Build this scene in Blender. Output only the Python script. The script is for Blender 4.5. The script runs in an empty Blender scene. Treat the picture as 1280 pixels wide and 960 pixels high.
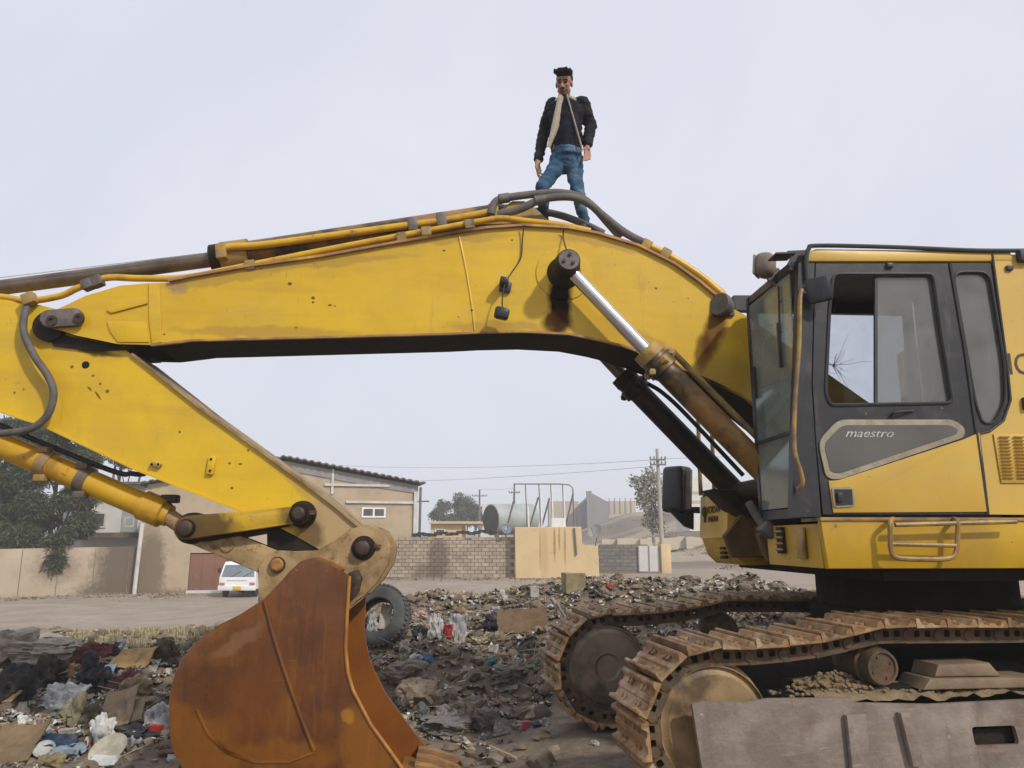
import bpy, bmesh, math, random
import numpy as np
from mathutils import Vector, Matrix, noise

random.seed(7)
rng = np.random.default_rng(7)
SC = bpy.context.scene
COLL = SC.collection
V = Vector
R = math.radians

# ------------------------------------------------------------------ camera, sky, sun
H = 1.65
PITCH = R(11.5)
FPX = 962.0
cam_d = bpy.data.cameras.new('camera')
cam_d.sensor_width = 36.0
cam_d.lens = FPX / 1280 * 36.0
cam_d.clip_end = 3000
cam = bpy.data.objects.new('camera', cam_d)
COLL.objects.link(cam)
cam.location = (0, 0, H)
cam.rotation_euler = (math.pi / 2 + PITCH, 0, 0)
SC.camera = cam
SC.view_settings.view_transform = 'Standard'
SC.view_settings.look = 'None'
SC.view_settings.exposure = 0.06
SC.view_settings.gamma = 1.0
SC.cycles.volume_bounces = 4
SC.cycles.max_bounces = 12
SUN_EL, SUN_AZ = R(38), R(138)        # azimuth clockwise from +Y (behind the camera, to its right)
wd = bpy.data.worlds.new('World')
SC.world = wd
wd.use_nodes = True
nt = wd.node_tree
nt.nodes.clear()
w_out = nt.nodes.new('ShaderNodeOutputWorld')
w_sky = nt.nodes.new('ShaderNodeTexSky')
w_sky.sky_type = 'NISHITA'
w_sky.sun_disc = False
w_sky.sun_elevation = SUN_EL
w_sky.sun_rotation = SUN_AZ
w_sky.dust_density = 3.0
w_b1 = nt.nodes.new('ShaderNodeBackground')
w_b1.inputs['Strength'].default_value = 0.1
nt.links.new(w_sky.outputs[0], w_b1.inputs['Color'])
w_tc = nt.nodes.new('ShaderNodeTexCoord')
w_nz = nt.nodes.new('ShaderNodeTexNoise')
w_nz.inputs['Scale'].default_value = 1.7
w_nz.inputs['Detail'].default_value = 6.0
w_nz.inputs['Distortion'].default_value = 0.4
nt.links.new(w_tc.outputs['Generated'], w_nz.inputs['Vector'])
w_cr = nt.nodes.new('ShaderNodeValToRGB')
w_cr.color_ramp.elements[0].position = 0.3
w_cr.color_ramp.elements[0].color = (0.655, 0.71, 0.815, 1)
w_cr.color_ramp.elements[1].position = 0.7
w_cr.color_ramp.elements[1].color = (0.83, 0.83, 0.915, 1)
nt.links.new(w_nz.outputs['Fac'], w_cr.inputs['Fac'])
w_b2 = nt.nodes.new('ShaderNodeBackground')
nt.links.new(w_cr.outputs['Color'], w_b2.inputs['Color'])
w_mx = nt.nodes.new('ShaderNodeMixShader')
w_mx.inputs[0].default_value = 0.9
nt.links.new(w_b1.outputs[0], w_mx.inputs[1])
nt.links.new(w_b2.outputs[0], w_mx.inputs[2])
nt.links.new(w_mx.outputs[0], w_out.inputs['Surface'])
sun_d = bpy.data.lights.new('sun', 'SUN')
sun_d.energy = 2.8
sun_d.angle = R(3)
sun_d.color = (1.0, 0.95, 0.86)
sun = bpy.data.objects.new('sun', sun_d)
COLL.objects.link(sun)
sdir = V((math.sin(SUN_AZ) * math.cos(SUN_EL), math.cos(SUN_AZ) * math.cos(SUN_EL), math.sin(SUN_EL)))
sun.rotation_euler = (-sdir).to_track_quat('-Z', 'Y').to_euler()

# ------------------------------------------------------------------ pixel -> ray helpers (measured on the photograph)
CP, SP = math.cos(PITCH), math.sin(PITCH)


def ray(px, py):
    x = (px - 640) / FPX
    v = (480 - py) / FPX
    return V((x, CP - v * SP, SP + v * CP))


def PW(px, py, Y):
    d = ray(px, py)
    return V((0, 0, H)) + d * (Y / d.y)


class Frame:
    def __init__(s, o, ang):
        s.o = V(o)
        s.ex = V((math.cos(ang), math.sin(ang), 0))
        s.ey = V((-math.sin(ang), math.cos(ang), 0))

    def w(s, x, y, z):
        return V((s.o.x + s.ex.x * x + s.ey.x * y, s.o.y + s.ex.y * x + s.ey.y * y, z))

    def at(s, px, py, yl):
        d = ray(px, py)
        c = V((0, 0, H)) - V((s.o.x, s.o.y, 0))
        t = (yl - c.dot(s.ey)) / d.dot(s.ey)
        p = c + d * t
        return (p.dot(s.ex), p.z)

    def pts(s, pl, yl):
        return [s.at(a, b, yl) for a, b in pl]


def ss(a, b, x):
    t = max(0.0, min(1.0, (x - a) / (b - a)))
    return t * t * (3 - 2 * t)


# ------------------------------------------------------------------ materials
def nn(nt, typ, **kw):
    n = nt.nodes.new(typ)
    for k, v in kw.items():
        setattr(n, k, v)
    return n


def ramp(nt, fac, stops, interp='LINEAR'):
    r = nn(nt, 'ShaderNodeValToRGB')
    r.color_ramp.interpolation = interp
    e = r.color_ramp.elements
    while len(e) < len(stops):
        e.new(0.5)
    for el, (p, c) in zip(e, stops):
        el.position = p
        el.color = (c, c, c, 1) if isinstance(c, (int, float)) else (*c, 1)
    nt.links.new(fac, r.inputs['Fac'])
    return r.outputs['Color']


def noise_tex(nt, vec, scale, detail=5, rough=0.55, dist=0.0):
    n = nn(nt, 'ShaderNodeTexNoise')
    n.inputs['Scale'].default_value = scale
    n.inputs['Detail'].default_value = detail
    n.inputs['Roughness'].default_value = rough
    n.inputs['Distortion'].default_value = dist
    if vec is not None:
        nt.links.new(vec, n.inputs['Vector'])
    return n.outputs['Fac']


def mixc(nt, fac, a, b, mode='MIX'):
    m = nn(nt, 'ShaderNodeMix', data_type='RGBA', blend_type=mode)
    if isinstance(fac, (int, float)):
        m.inputs[0].default_value = fac
    else:
        nt.links.new(fac, m.inputs[0])
    for s, v in ((m.inputs[6], a), (m.inputs[7], b)):
        if isinstance(v, tuple):
            s.default_value = (*v, 1)
        else:
            nt.links.new(v, s)
    return m.outputs[2]


MI = {}


def pm(name, c1, c2=None, scale=3.0, rough=0.7, metal=0.0, bump=0.15, bscale=40.0, layers=(), streak=0, rnd=0.0,
       spec=0.5, island=None, lo=0.35, hi=0.65, coat=0.0):
    """procedural material; layers: (colour, noise scale, lo, hi, amount[, stretch])"""
    m = bpy.data.materials.new(name)
    m.use_nodes = True
    nt = m.node_tree
    b = nt.nodes['Principled BSDF']
    tc = nn(nt, 'ShaderNodeTexCoord')
    vec = tc.outputs['Object']
    oi = nn(nt, 'ShaderNodeObjectInfo')
    add = nn(nt, 'ShaderNodeVectorMath', operation='MULTIPLY_ADD')
    nt.links.new(oi.outputs['Random'], add.inputs[0])
    add.inputs[1].default_value = (17, 31, 23)
    nt.links.new(vec, add.inputs[2])
    vec = add.outputs[0]
    c2 = c2 or tuple(x * 0.75 for x in c1)
    if island:
        g = nn(nt, 'ShaderNodeNewGeometry')
        base = ramp(nt, g.outputs['Random Per Island'], island, 'CONSTANT')
        f = noise_tex(nt, vec, scale)
        dark = ramp(nt, f, [(lo, 0.72), (hi, 1.0)])
        col = mixc(nt, 1.0, base, dark, 'MULTIPLY')
    else:
        f = noise_tex(nt, vec, scale)
        col = ramp(nt, f, [(lo, c1), (hi, c2)])
    for L in layers:
        lc, ls, a, z, amt = L[:5]
        v = vec
        if len(L) > 5:
            mp = nn(nt, 'ShaderNodeMapping')
            mp.inputs['Scale'].default_value = L[5]
            nt.links.new(vec, mp.inputs['Vector'])
            v = mp.outputs[0]
        f = noise_tex(nt, v, ls, 6, 0.6)
        k = ramp(nt, f, [(a, 0.0), (z, amt)])
        col = mixc(nt, k, col, lc)
    if rnd:
        mr = nn(nt, 'ShaderNodeMapRange')
        mr.inputs[3].default_value = 1 - rnd
        mr.inputs[4].default_value = 1 + rnd
        nt.links.new(oi.outputs['Random'], mr.inputs[0])
        hs = nn(nt, 'ShaderNodeHueSaturation')
        nt.links.new(mr.outputs[0], hs.inputs['Value'])
        nt.links.new(col, hs.inputs['Color'])
        col = hs.outputs['Color']
    b.inputs['Metallic'].default_value = metal
    b.inputs['Specular IOR Level'].default_value = spec
    rf = noise_tex(nt, vec, scale * 4)
    rr = nn(nt, 'ShaderNodeMapRange')
    rr.inputs[3].default_value = max(0.05, rough - 0.12)
    rr.inputs[4].default_value = min(1, rough + 0.12)
    nt.links.new(rf, rr.inputs[0])
    nt.links.new(rr.outputs[0], b.inputs['Roughness'])
    if coat:
        b.inputs['Coat Weight'].default_value = coat
    if bump:
        bf = noise_tex(nt, vec, bscale, 6, 0.65)
        bp = nn(nt, 'ShaderNodeBump')
        bp.inputs['Strength'].default_value = bump
        bp.inputs['Distance'].default_value = 0.02
        nt.links.new(bf, bp.inputs['Height'])
        nt.links.new(bp.outputs[0], b.inputs['Normal'])
    nt.links.new(col, b.inputs['Base Color'])
    MI[name] = (m, nt, b, col)
    return m


def stain(m, root, items):
    """stains and worn patches with a shape of their own, in the coordinates of root: (centre, radii, rot, colour, amount, wobble)"""
    _, nt, b, col = MI[m.name]
    tc = nn(nt, 'ShaderNodeTexCoord')
    tc.object = root
    vec = tc.outputs['Object']
    nz = nn(nt, 'ShaderNodeTexNoise')
    nz.inputs['Scale'].default_value = 6.0
    nz.inputs['Detail'].default_value = 6.0
    nt.links.new(vec, nz.inputs['Vector'])
    for c, r, rot, colr, amt, wob in items:
        dv = nn(nt, 'ShaderNodeVectorMath', operation='MULTIPLY_ADD')
        sb = nn(nt, 'ShaderNodeVectorMath', operation='SUBTRACT')
        nt.links.new(nz.outputs['Color'], sb.inputs[0])
        sb.inputs[1].default_value = (0.5, 0.5, 0.5)
        nt.links.new(sb.outputs[0], dv.inputs[0])
        dv.inputs[1].default_value = (wob, wob, wob)
        nt.links.new(vec, dv.inputs[2])
        mp = nn(nt, 'ShaderNodeMapping', vector_type='TEXTURE')
        mp.inputs['Location'].default_value = c
        mp.inputs['Rotation'].default_value = (0, rot, 0)
        mp.inputs['Scale'].default_value = r
        nt.links.new(dv.outputs[0], mp.inputs['Vector'])
        ln = nn(nt, 'ShaderNodeVectorMath', operation='LENGTH')
        nt.links.new(mp.outputs[0], ln.inputs[0])
        k = nn(nt, 'ShaderNodeMapRange')
        k.inputs[1].default_value = 0.65
        k.inputs[2].default_value = 1.1
        k.inputs[3].default_value = amt
        k.inputs[4].default_value = 0.0
        nt.links.new(ln.outputs['Value'], k.inputs[0])
        col = mixc(nt, k.outputs[0], col, colr)
        if max(colr) < 0.15:
            iv = nn(nt, 'ShaderNodeMath', operation='SUBTRACT', use_clamp=True)
            iv.inputs[0].default_value = 1.05
            nt.links.new(k.outputs[0], iv.inputs[1])
            mu = nn(nt, 'ShaderNodeMath', operation='MULTIPLY')
            nt.links.new(iv.outputs[0], mu.inputs[0])
            if b.inputs['Specular IOR Level'].is_linked:
                nt.links.new(b.inputs['Specular IOR Level'].links[0].from_socket, mu.inputs[1])
            else:
                mu.inputs[1].default_value = 0.45
            nt.links.new(mu.outputs[0], b.inputs['Specular IOR Level'])
    nt.links.new(col, b.inputs['Base Color'])
    MI[m.name] = (m, nt, b, col)


def glass_mat(name, tint, dust_sheen, dust_sheen_amt, gloss=0.08, dv=0.18):
    m = bpy.data.materials.new(name)
    m.use_nodes = True
    nt = m.node_tree
    nt.nodes.clear()
    o = nn(nt, 'ShaderNodeOutputMaterial')
    t = nn(nt, 'ShaderNodeBsdfTransparent')
    t.inputs[0].default_value = (*tint, 1)
    d = nn(nt, 'ShaderNodeBsdfDiffuse')
    d.inputs[0].default_value = (*dust_sheen, 1)
    g = nn(nt, 'ShaderNodeBsdfGlossy')
    g.inputs['Roughness'].default_value = 0.08
    tc = nn(nt, 'ShaderNodeTexCoord')
    f = noise_tex(nt, tc.outputs['Object'], 2.5, 6, 0.6, 0.6)
    k = ramp(nt, f, [(0.3, max(0, dust_sheen_amt - dv)), (0.7, min(1, dust_sheen_amt + dv))])
    m1 = nn(nt, 'ShaderNodeMixShader')
    nt.links.new(k, m1.inputs[0])
    nt.links.new(t.outputs[0], m1.inputs[1])
    nt.links.new(d.outputs[0], m1.inputs[2])
    m2 = nn(nt, 'ShaderNodeMixShader')
    m2.inputs[0].default_value = gloss
    nt.links.new(m1.outputs[0], m2.inputs[1])
    nt.links.new(g.outputs[0], m2.inputs[2])
    nt.links.new(m2.outputs[0], o.inputs['Surface'])
    return m


YEL1, YEL2 = (0.64, 0.405, 0.009), (0.55, 0.335, 0.008)
RUST = (0.16, 0.065, 0.025)
DIRT = (0.22, 0.165, 0.105)
yl_layers = [((0.40, 0.25, 0.03), 3.0, 0.52, 0.72, 0.28), ((0.10, 0.055, 0.02), 2.4, 0.64, 0.74, 0.28, (5, 3, 0.5)), ((0.40, 0.22, 0.02), 1.0, 0.52, 0.72, 0.35, (0.6, 0.6, 5.0)), ((0.30, 0.19, 0.06), 0.9, 0.55, 0.8, 0.4), ((0.78, 0.55, 0.12), 5.0, 0.64, 0.72, 0.30, (1, 1, 14)), ((0.20, 0.10, 0.03), 5.0, 0.67, 0.72, 0.45, (9, 3, 0.7)), ((0.55, 0.40, 0.08), 1.3, 0.5, 0.75, 0.30), (RUST, 9.0, 0.69, 0.73, 0.85), ((0.06, 0.035, 0.02), 14.0, 0.715, 0.735, 0.9),
             ((0.45, 0.27, 0.03), 2.2, 0.5, 0.8, 0.5, (0.5, 0.5, 3.0))]
M = {}
M['boom'] = pm('boom_yellow_paint', YEL1, YEL2, 1.2, 0.40, 0, 0.10, 12, yl_layers)
M['arm'] = pm('arm_yellow_paint', (0.665, 0.43, 0.009), (0.59, 0.365, 0.008), 1.2, 0.42, 0, 0.05, 25, yl_layers)
M['yellow'] = pm('yellow_paint', (0.62, 0.37, 0.02), (0.52, 0.29, 0.015), 2.0, 0.45, 0, 0.08, 30, [(DIRT, 3.0, 0.48, 0.8, 0.45), (RUST, 16.0, 0.66, 0.72, 0.8)])
M['cab_yellow'] = pm('cab_yellow_paint', (0.58, 0.37, 0.055), (0.50, 0.31, 0.045), 1.3, 0.45, 0, 0.05, 25,
                     [((0.5, 0.4, 0.2), 1.8, 0.45, 0.8, 0.4), (RUST, 18.0, 0.69, 0.73, 0.8)])
M['skirt'] = pm('skirt_yellow_paint', (0.52, 0.31, 0.008), (0.42, 0.24, 0.007), 1.6, 0.38, 0, 0.06, 25,
                [((0.25, 0.17, 0.05), 2.2, 0.5, 0.8, 0.5), (RUST, 15.0, 0.66, 0.71, 0.8)])
M['dirty_yellow'] = pm('dirty_yellow_paint', (0.40, 0.24, 0.03), (0.28, 0.16, 0.03), 4.0, 0.6, 0, 0.2, 40,
                       [(DIRT, 5.0, 0.4, 0.65, 0.8), ((0.03, 0.022, 0.015), 7.0, 0.55, 0.7, 0.85)])
M['cyl_yellow'] = pm('cylinder_yellow_paint', (0.60, 0.35, 0.012), (0.48, 0.26, 0.012), 3.0, 0.4, 0, 0.06, 30,
                     [((0.10, 0.055, 0.02), 3.5, 0.55, 0.75, 0.8), (RUST, 12.0, 0.64, 0.7, 0.8)])
M['oily'] = pm('oily_cylinder', (0.33, 0.17, 0.03), (0.13, 0.07, 0.025), 4.0, 0.45, 0, 0.15, 30,
               [((0.018, 0.013, 0.010), 2.6, 0.42, 0.58, 0.95)])
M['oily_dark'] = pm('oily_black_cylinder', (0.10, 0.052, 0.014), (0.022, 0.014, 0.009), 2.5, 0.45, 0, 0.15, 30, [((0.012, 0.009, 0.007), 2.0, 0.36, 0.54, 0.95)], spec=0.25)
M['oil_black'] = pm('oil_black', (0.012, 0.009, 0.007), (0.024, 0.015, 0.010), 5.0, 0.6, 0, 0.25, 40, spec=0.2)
M['near_black'] = pm('near_black_underside', (0.018, 0.011, 0.007), (0.010, 0.007, 0.005), 3.0, 0.75, 0, 0.2, 40, [((0.05, 0.022, 0.01), 6.0, 0.6, 0.75, 0.5)], spec=0.12)
M['tan'] = pm('mud_caked_steel', (0.40, 0.275, 0.125), (0.27, 0.175, 0.075), 6.0, 0.7, 0, 0.3, 40,
              [((0.52, 0.36, 0.06), 4.0, 0.55, 0.68, 0.7), ((0.075, 0.042, 0.02), 4.0, 0.50, 0.66, 0.85), (RUST, 15.0, 0.58, 0.68, 0.85), ((0.12, 0.07, 0.03), 2.2, 0.5, 0.7, 0.5)])
M['link_yellow'] = pm('muddy_yellow_link', (0.56, 0.345, 0.012), (0.48, 0.29, 0.02), 5.0, 0.5, 0, 0.2, 40, [((0.36, 0.25, 0.12), 4.0, 0.54, 0.68, 0.6), ((0.07, 0.04, 0.02), 8.0, 0.58, 0.7, 0.8)])
M['deck_brown'] = pm('oily_brown_deck', (0.15, 0.08, 0.025), (0.09, 0.048, 0.018), 4, 0.6, 0, 0.2, 30, [((0.03, 0.018, 0.01), 2.5, 0.5, 0.7, 0.85), ((0.30, 0.17, 0.03), 4, 0.6, 0.75, 0.4)], spec=0.25)
M['beam_cable'] = pm('pale_cable', (0.45, 0.48, 0.52), (0.38, 0.41, 0.45), 5, 0.6, 0, 0)
M['bucket'] = pm('worn_bucket_paint', (0.15, 0.050, 0.009), (0.095, 0.029, 0.008), 2.2, 0.32, 0.0, 0.14, 30,
                 [((0.24, 0.095, 0.007), 1.6, 0.50, 0.74, 0.7), ((0.055, 0.022, 0.012), 4.0, 0.50, 0.72, 0.6), ((0.20, 0.075, 0.010), 7.0, 0.54, 0.70, 0.6, (2.2, 2.2, 0.22)),
                  ((0.06, 0.022, 0.010), 9.0, 0.55, 0.68, 0.55, (2.0, 2.0, 0.18)), ((0.42, 0.22, 0.07), 26.0, 0.70, 0.735, 0.6), ((0.36, 0.17, 0.05), 8.0, 0.69, 0.72, 0.5, (0.4, 1, 6))])
M['bucket_in'] = pm('bucket_inside', (0.25, 0.082, 0.005), (0.19, 0.058, 0.005), 2.5, 0.45, 0.0, 0.08, 30,
                    [((0.13, 0.04, 0.008), 3.0, 0.55, 0.8, 0.6)])
M['tooth'] = pm('worn_tooth', (0.36, 0.18, 0.025), (0.18, 0.09, 0.025), 5, 0.5, 0.1, 0.25, 40, [(RUST, 6, 0.45, 0.65, 0.85), ((0.30, 0.26, 0.2), 9, 0.6, 0.7, 0.6)])
M['black'] = pm('black_paint', (0.018, 0.018, 0.022), (0.028, 0.028, 0.031), 4.0, 0.42, 0, 0.06, 30, spec=0.35, layers=
                [((0.16, 0.15, 0.14), 3.5, 0.52, 0.8, 0.28), ((0.14, 0.13, 0.12), 5.0, 0.6, 0.75, 0.3, (2, 2, 0.3)), ((0.25, 0.24, 0.22), 22, 0.68, 0.73, 0.5)])
M['blackrub'] = pm('black_rubber', (0.018, 0.018, 0.018), (0.03, 0.03, 0.03), 6, 0.6, 0, 0.1)
M['hose'] = pm('hose_rubber', (0.075, 0.066, 0.058), (0.13, 0.115, 0.10), 8.0, 0.7, 0, 0.25, 90)
M['steel'] = pm('grey_steel', (0.16, 0.14, 0.125), (0.09, 0.075, 0.065), 9.0, 0.55, 0.3, 0.15, 40, [(RUST, 8, 0.55, 0.7, 0.6)])
M['pin'] = pm('rusty_pin', (0.075, 0.040, 0.026), (0.035, 0.022, 0.016), 12.0, 0.55, 0.25, 0.2, 50, [((0.30, 0.2, 0.1), 14, 0.6, 0.7, 0.6)])
M['pin_orange'] = pm('orange_rust_pin', (0.36, 0.17, 0.03), (0.20, 0.09, 0.03), 14.0, 0.6, 0.1, 0.25, 50)
M['chrome'] = pm('chrome_rod', (0.66, 0.66, 0.68), (0.58, 0.58, 0.60), 4.0, 0.22, 0.9, 0.0)
M['brass'] = pm('dull_brown_rod', (0.20, 0.15, 0.11), (0.11, 0.08, 0.06), 4.0, 0.4, 0.5, 0.05)
M['rail'] = pm('worn_handrail', (0.36, 0.22, 0.05), (0.15, 0.09, 0.04), 7.0, 0.5, 0, 0.15, 40, [((0.05, 0.03, 0.02), 9, 0.55, 0.7, 0.7)])
M['shoe'] = pm('rusty_track_shoe', (0.31, 0.18, 0.075), (0.185, 0.10, 0.042), 8.0, 0.6, 0.15, 0.45, 40,
               [((0.42, 0.31, 0.19), 5.0, 0.5, 0.66, 0.8), ((0.15, 0.055, 0.02), 11.0, 0.52, 0.68, 0.8), ((0.06, 0.035, 0.02), 6.0, 0.56, 0.7, 0.8)], rnd=0.22)
M['link'] = pm('dirty_chain', (0.12, 0.078, 0.04), (0.05, 0.034, 0.022), 9.0, 0.7, 0.1, 0.35, 45, [(RUST, 6, 0.5, 0.7, 0.6)])
M['idler'] = pm('idler_wheel', (0.34, 0.23, 0.105), (0.23, 0.145, 0.065), 4.0, 0.55, 0.15, 0.12, 35,
                [((0.055, 0.035, 0.02), 2.2, 0.5, 0.62, 0.85), ((0.40, 0.27, 0.11), 6, 0.6, 0.75, 0.5)])
M['idler_dark'] = pm('grey_idler_wheel', (0.24, 0.185, 0.125), (0.15, 0.11, 0.075), 3.5, 0.5, 0.2, 0.12, 35, [((0.035, 0.028, 0.02), 2.4, 0.5, 0.62, 0.8)])
M['guard'] = pm('worn_guard_plate', (0.235, 0.195, 0.165), (0.165, 0.132, 0.11), 2.2, 0.55, 0.1, 0.3, 30,
                [((0.36, 0.29, 0.24), 2.0, 0.5, 0.68, 0.75), ((0.15, 0.09, 0.06), 5.0, 0.55, 0.7, 0.6), ((0.30, 0.23, 0.18), 5.0, 0.52, 0.72, 0.7, (0.6, 0.6, 4)),
                 ((0.42, 0.35, 0.29), 9.0, 0.66, 0.71, 0.6, (0.35, 1, 5)), ((0.10, 0.075, 0.06), 3.0, 0.55, 0.7, 0.5, (2.5, 1, 0.3)), ((0.45, 0.40, 0.34), 14, 0.68, 0.72, 0.6)])
M['frame_dark'] = pm('dark_track_frame', (0.020, 0.016, 0.012), (0.012, 0.010, 0.008), 5.0, 0.8, 0, 0.3, 40, [(DIRT, 4, 0.6, 0.8, 0.25)], spec=0.15)
M['soil'] = pm('caked_soil', (0.26, 0.185, 0.10), (0.17, 0.12, 0.065), 14, 0.95, 0, 0.7, 60)
M['seal'] = pm('weathered_seal', (0.36, 0.31, 0.22), (0.26, 0.22, 0.16), 12, 0.8, 0, 0.4, 70)
M['darkpanel'] = pm('dusty_dark_glazing', (0.105, 0.10, 0.09), (0.075, 0.072, 0.066), 2.2, 0.35, 0, 0.03)
M['white_letter'] = pm('white_lettering', (0.60, 0.60, 0.58), (0.22, 0.22, 0.21), 60, 0.6, 0, 0)
M['black_letter'] = pm('black_lettering', (0.03, 0.025, 0.015), (0.06, 0.045, 0.02), 30, 0.6, 0, 0)
M['seat'] = pm('grey_seat_cloth', (0.11, 0.105, 0.10), (0.07, 0.068, 0.065), 6, 0.9, 0, 0.2)
M['lens'] = pm('dusty_lens', (0.35, 0.31, 0.27), (0.24, 0.20, 0.17), 8, 0.3, 0, 0.05)
M['glass_dust'] = glass_mat('dusty_side_glass', (0.66, 0.67, 0.66), (0.26, 0.26, 0.24), 0.34)
M['glass_front'] = glass_mat('reflection_tint_windscreen', (0.66, 0.72, 0.70), (0.32, 0.37, 0.34), 0.44, 0.16)  # dust share lightened to paint in a green-grey reflection
M['glass_clear'] = glass_mat('clear_glass', (0.88, 0.90, 0.92), (0.5, 0.5, 0.5), 0.05, 0.05, 0.04)


M['crack'] = pm('crack_edges', (0.30, 0.27, 0.23), (0.20, 0.17, 0.14), 10, 0.6, 0, 0)


# ------------------------------------------------------------------ mesh helpers
class B:
    def __init__(s):
        s.bm = bmesh.new()

    def prism(s, pts, fr, y0, y1, bev=0.0, holes=()):
        """polygon in (x,z) of frame fr extruded from lateral y0 to y1, optional holes"""
        bm = s.bm
        if not holes:
            f0 = [bm.verts.new(fr.w(x, y0, z)) for x, z in pts]
            f1 = [bm.verts.new(fr.w(x, y1, z)) for x, z in pts]
            n = len(pts)
            fs = [bm.faces.new(f0), bm.faces.new(f1[::-1])]
            for i in range(n):
                fs.append(bm.faces.new((f0[i], f1[i], f1[(i + 1) % n], f0[(i + 1) % n])))
            if bev:
                es = {e for f in fs[:2] for e in f.edges}
                bmesh.ops.bevel(bm, geom=list(es), offset=bev, segments=2, affect='EDGES', profile=0.5, clamp_overlap=True)
            return
        caps = []
        for y in (y0, y1):
            es = []
            loops = []
            for lp in (pts, *holes):
                vs = [bm.verts.new(fr.w(x, y, z)) for x, z in lp]
                loops.append(vs)
                for i in range(len(vs)):
                    es.append(bm.edges.new((vs[i], vs[(i + 1) % len(vs)])))
            bmesh.ops.triangle_fill(bm, edges=es, use_beauty=True, use_dissolve=False)
            caps.append(loops)
        for a, b in zip(*caps):
            n = len(a)
            for i in range(n):
                bm.faces.new((a[i], b[i], b[(i + 1) % n], a[(i + 1) % n]))

    def box(s, c, size, fr=None, rot=None, bev=0.0):
        hx, hy, hz = (q / 2 for q in size)
        c = V(c)
        vs = []
        for dx in (-hx, hx):
            for dy in (-hy, hy):
                for dz in (-hz, hz):
                    o = V((dx, dy, dz))
                    if rot is not None:
                        o = rot @ o
                    p = c + o
                    vs.append(s.bm.verts.new(fr.w(*p) if fr else p))
        fs = []
        for f in ((0, 1, 3, 2), (4, 6, 7, 5), (0, 4, 5, 1), (2, 3, 7, 6), (0, 2, 6, 4), (1, 5, 7, 3)):
            fs.append(s.bm.faces.new([vs[i] for i in f]))
        bmesh.ops.recalc_face_normals(s.bm, faces=fs)
        if bev:
            es = {e for f in fs for e in f.edges}
            bmesh.ops.bevel(s.bm, geom=list(es), offset=bev, segments=3 if bev > 0.03 else 2, affect='EDGES', profile=0.5, clamp_overlap=True)

    def tube(s, path, r, n=10, caps=True):
        path = [V(p) for p in path]
        rs = r if isinstance(r, (list, tuple)) else [r] * len(path)
        t = (path[1] - path[0]).normalized()
        u = t.orthogonal().normalized()
        rings = []
        for i, p in enumerate(path):
            a = path[max(0, i - 1)]
            b = path[min(len(path) - 1, i + 1)]
            tn = (b - a)
            if tn.length > 1e-9:
                tn.normalize()
                q = t.rotation_difference(tn)
                u = q @ u
                t = tn
            w = t.cross(u)
            rings.append([s.bm.verts.new(p + (u * math.cos(2 * math.pi * k / n) + w * math.sin(2 * math.pi * k / n)) * rs[i]) for k in range(n)])
        for a, b in zip(rings, rings[1:]):
            for k in range(n):
                s.bm.faces.new((a[k], a[(k + 1) % n], b[(k + 1) % n], b[k]))
        if caps:
            s.bm.faces.new(rings[0][::-1])
            s.bm.faces.new(rings[-1])

    def lathe(s, p, axis, prof, n=32, caps=True):
        """prof: (distance along axis, radius)"""
        axis = V(axis).normalized()
        u = axis.orthogonal().normalized()
        w = axis.cross(u)
        rings = []
        for d, r in prof:
            rings.append([s.bm.verts.new(V(p) + axis * d + (u * math.cos(2 * math.pi * k / n) + w * math.sin(2 * math.pi * k / n)) * r) for k in range(n)])
        for a, b in zip(rings, rings[1:]):
            for k in range(n):
                s.bm.faces.new((a[k], a[(k + 1) % n], b[(k + 1) % n], b[k]))
        if caps:
            s.bm.faces.new(rings[0][::-1])
            s.bm.faces.new(rings[-1])

    def ball(s, c, r, sub=2, rot=None):
        if isinstance(r, (int, float)):
            r = (r, r, r)
        m = Matrix.Translation(V(c)) @ (rot.to_4x4() if rot is not None else Matrix.Identity(4)) @ Matrix.Diagonal((*r, 1))
        bmesh.ops.create_icosphere(s.bm, subdivisions=sub, radius=1.0, matrix=m)

    def cap(s, p0, r0, p1, r1, n=16):
        s.tube([p0, p1], [r0, r1], n)
        s.ball(p0, r0, 2)
        s.ball(p1, r1, 2)

    def raw(s, verts, faces):
        vs = [s.bm.verts.new(v) for v in verts]
        for f in faces:
            s.bm.faces.new([vs[i] for i in f])


WL = {}


def link_mesh(name, me, mat, parent=None, label=None, cat=None, group=None, kind=None, smooth=35, origin=None):
    n = len(me.vertices)
    co = np.empty(n * 3, np.float32)
    me.vertices.foreach_get('co', co)
    co = co.reshape(-1, 3)
    mn, mx = co.min(0), co.max(0)
    c = V(((mn[0] + mx[0]) / 2, (mn[1] + mx[1]) / 2, mn[2])) if origin is None else V(origin)
    me.vertices.foreach_set('co', (co - np.array(c, np.float32)).ravel())
    me.update()
    if smooth:
        me.polygons.foreach_set('use_smooth', [True] * len(me.polygons))
        me.set_sharp_from_angle(angle=R(smooth))
    if mat is not None:
        for mm in (mat if isinstance(mat, (list, tuple)) else [mat]):
            me.materials.append(mm)
    me.name = name
    o = bpy.data.objects.new(name, me)
    COLL.objects.link(o)
    if parent is not None:
        o.parent = parent
        o.location = c - WL[parent.name]
    else:
        o.location = c
    WL[o.name] = c
    tag(o, label, cat, group, kind)
    return o


def tag(o, label=None, cat=None, group=None, kind=None):
    if label:
        o['label'] = label
    if cat:
        o['category'] = cat
        if not kind:
            o['kind'] = 'thing'
    if group:
        o['group'] = group
    if kind:
        o['kind'] = kind


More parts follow.
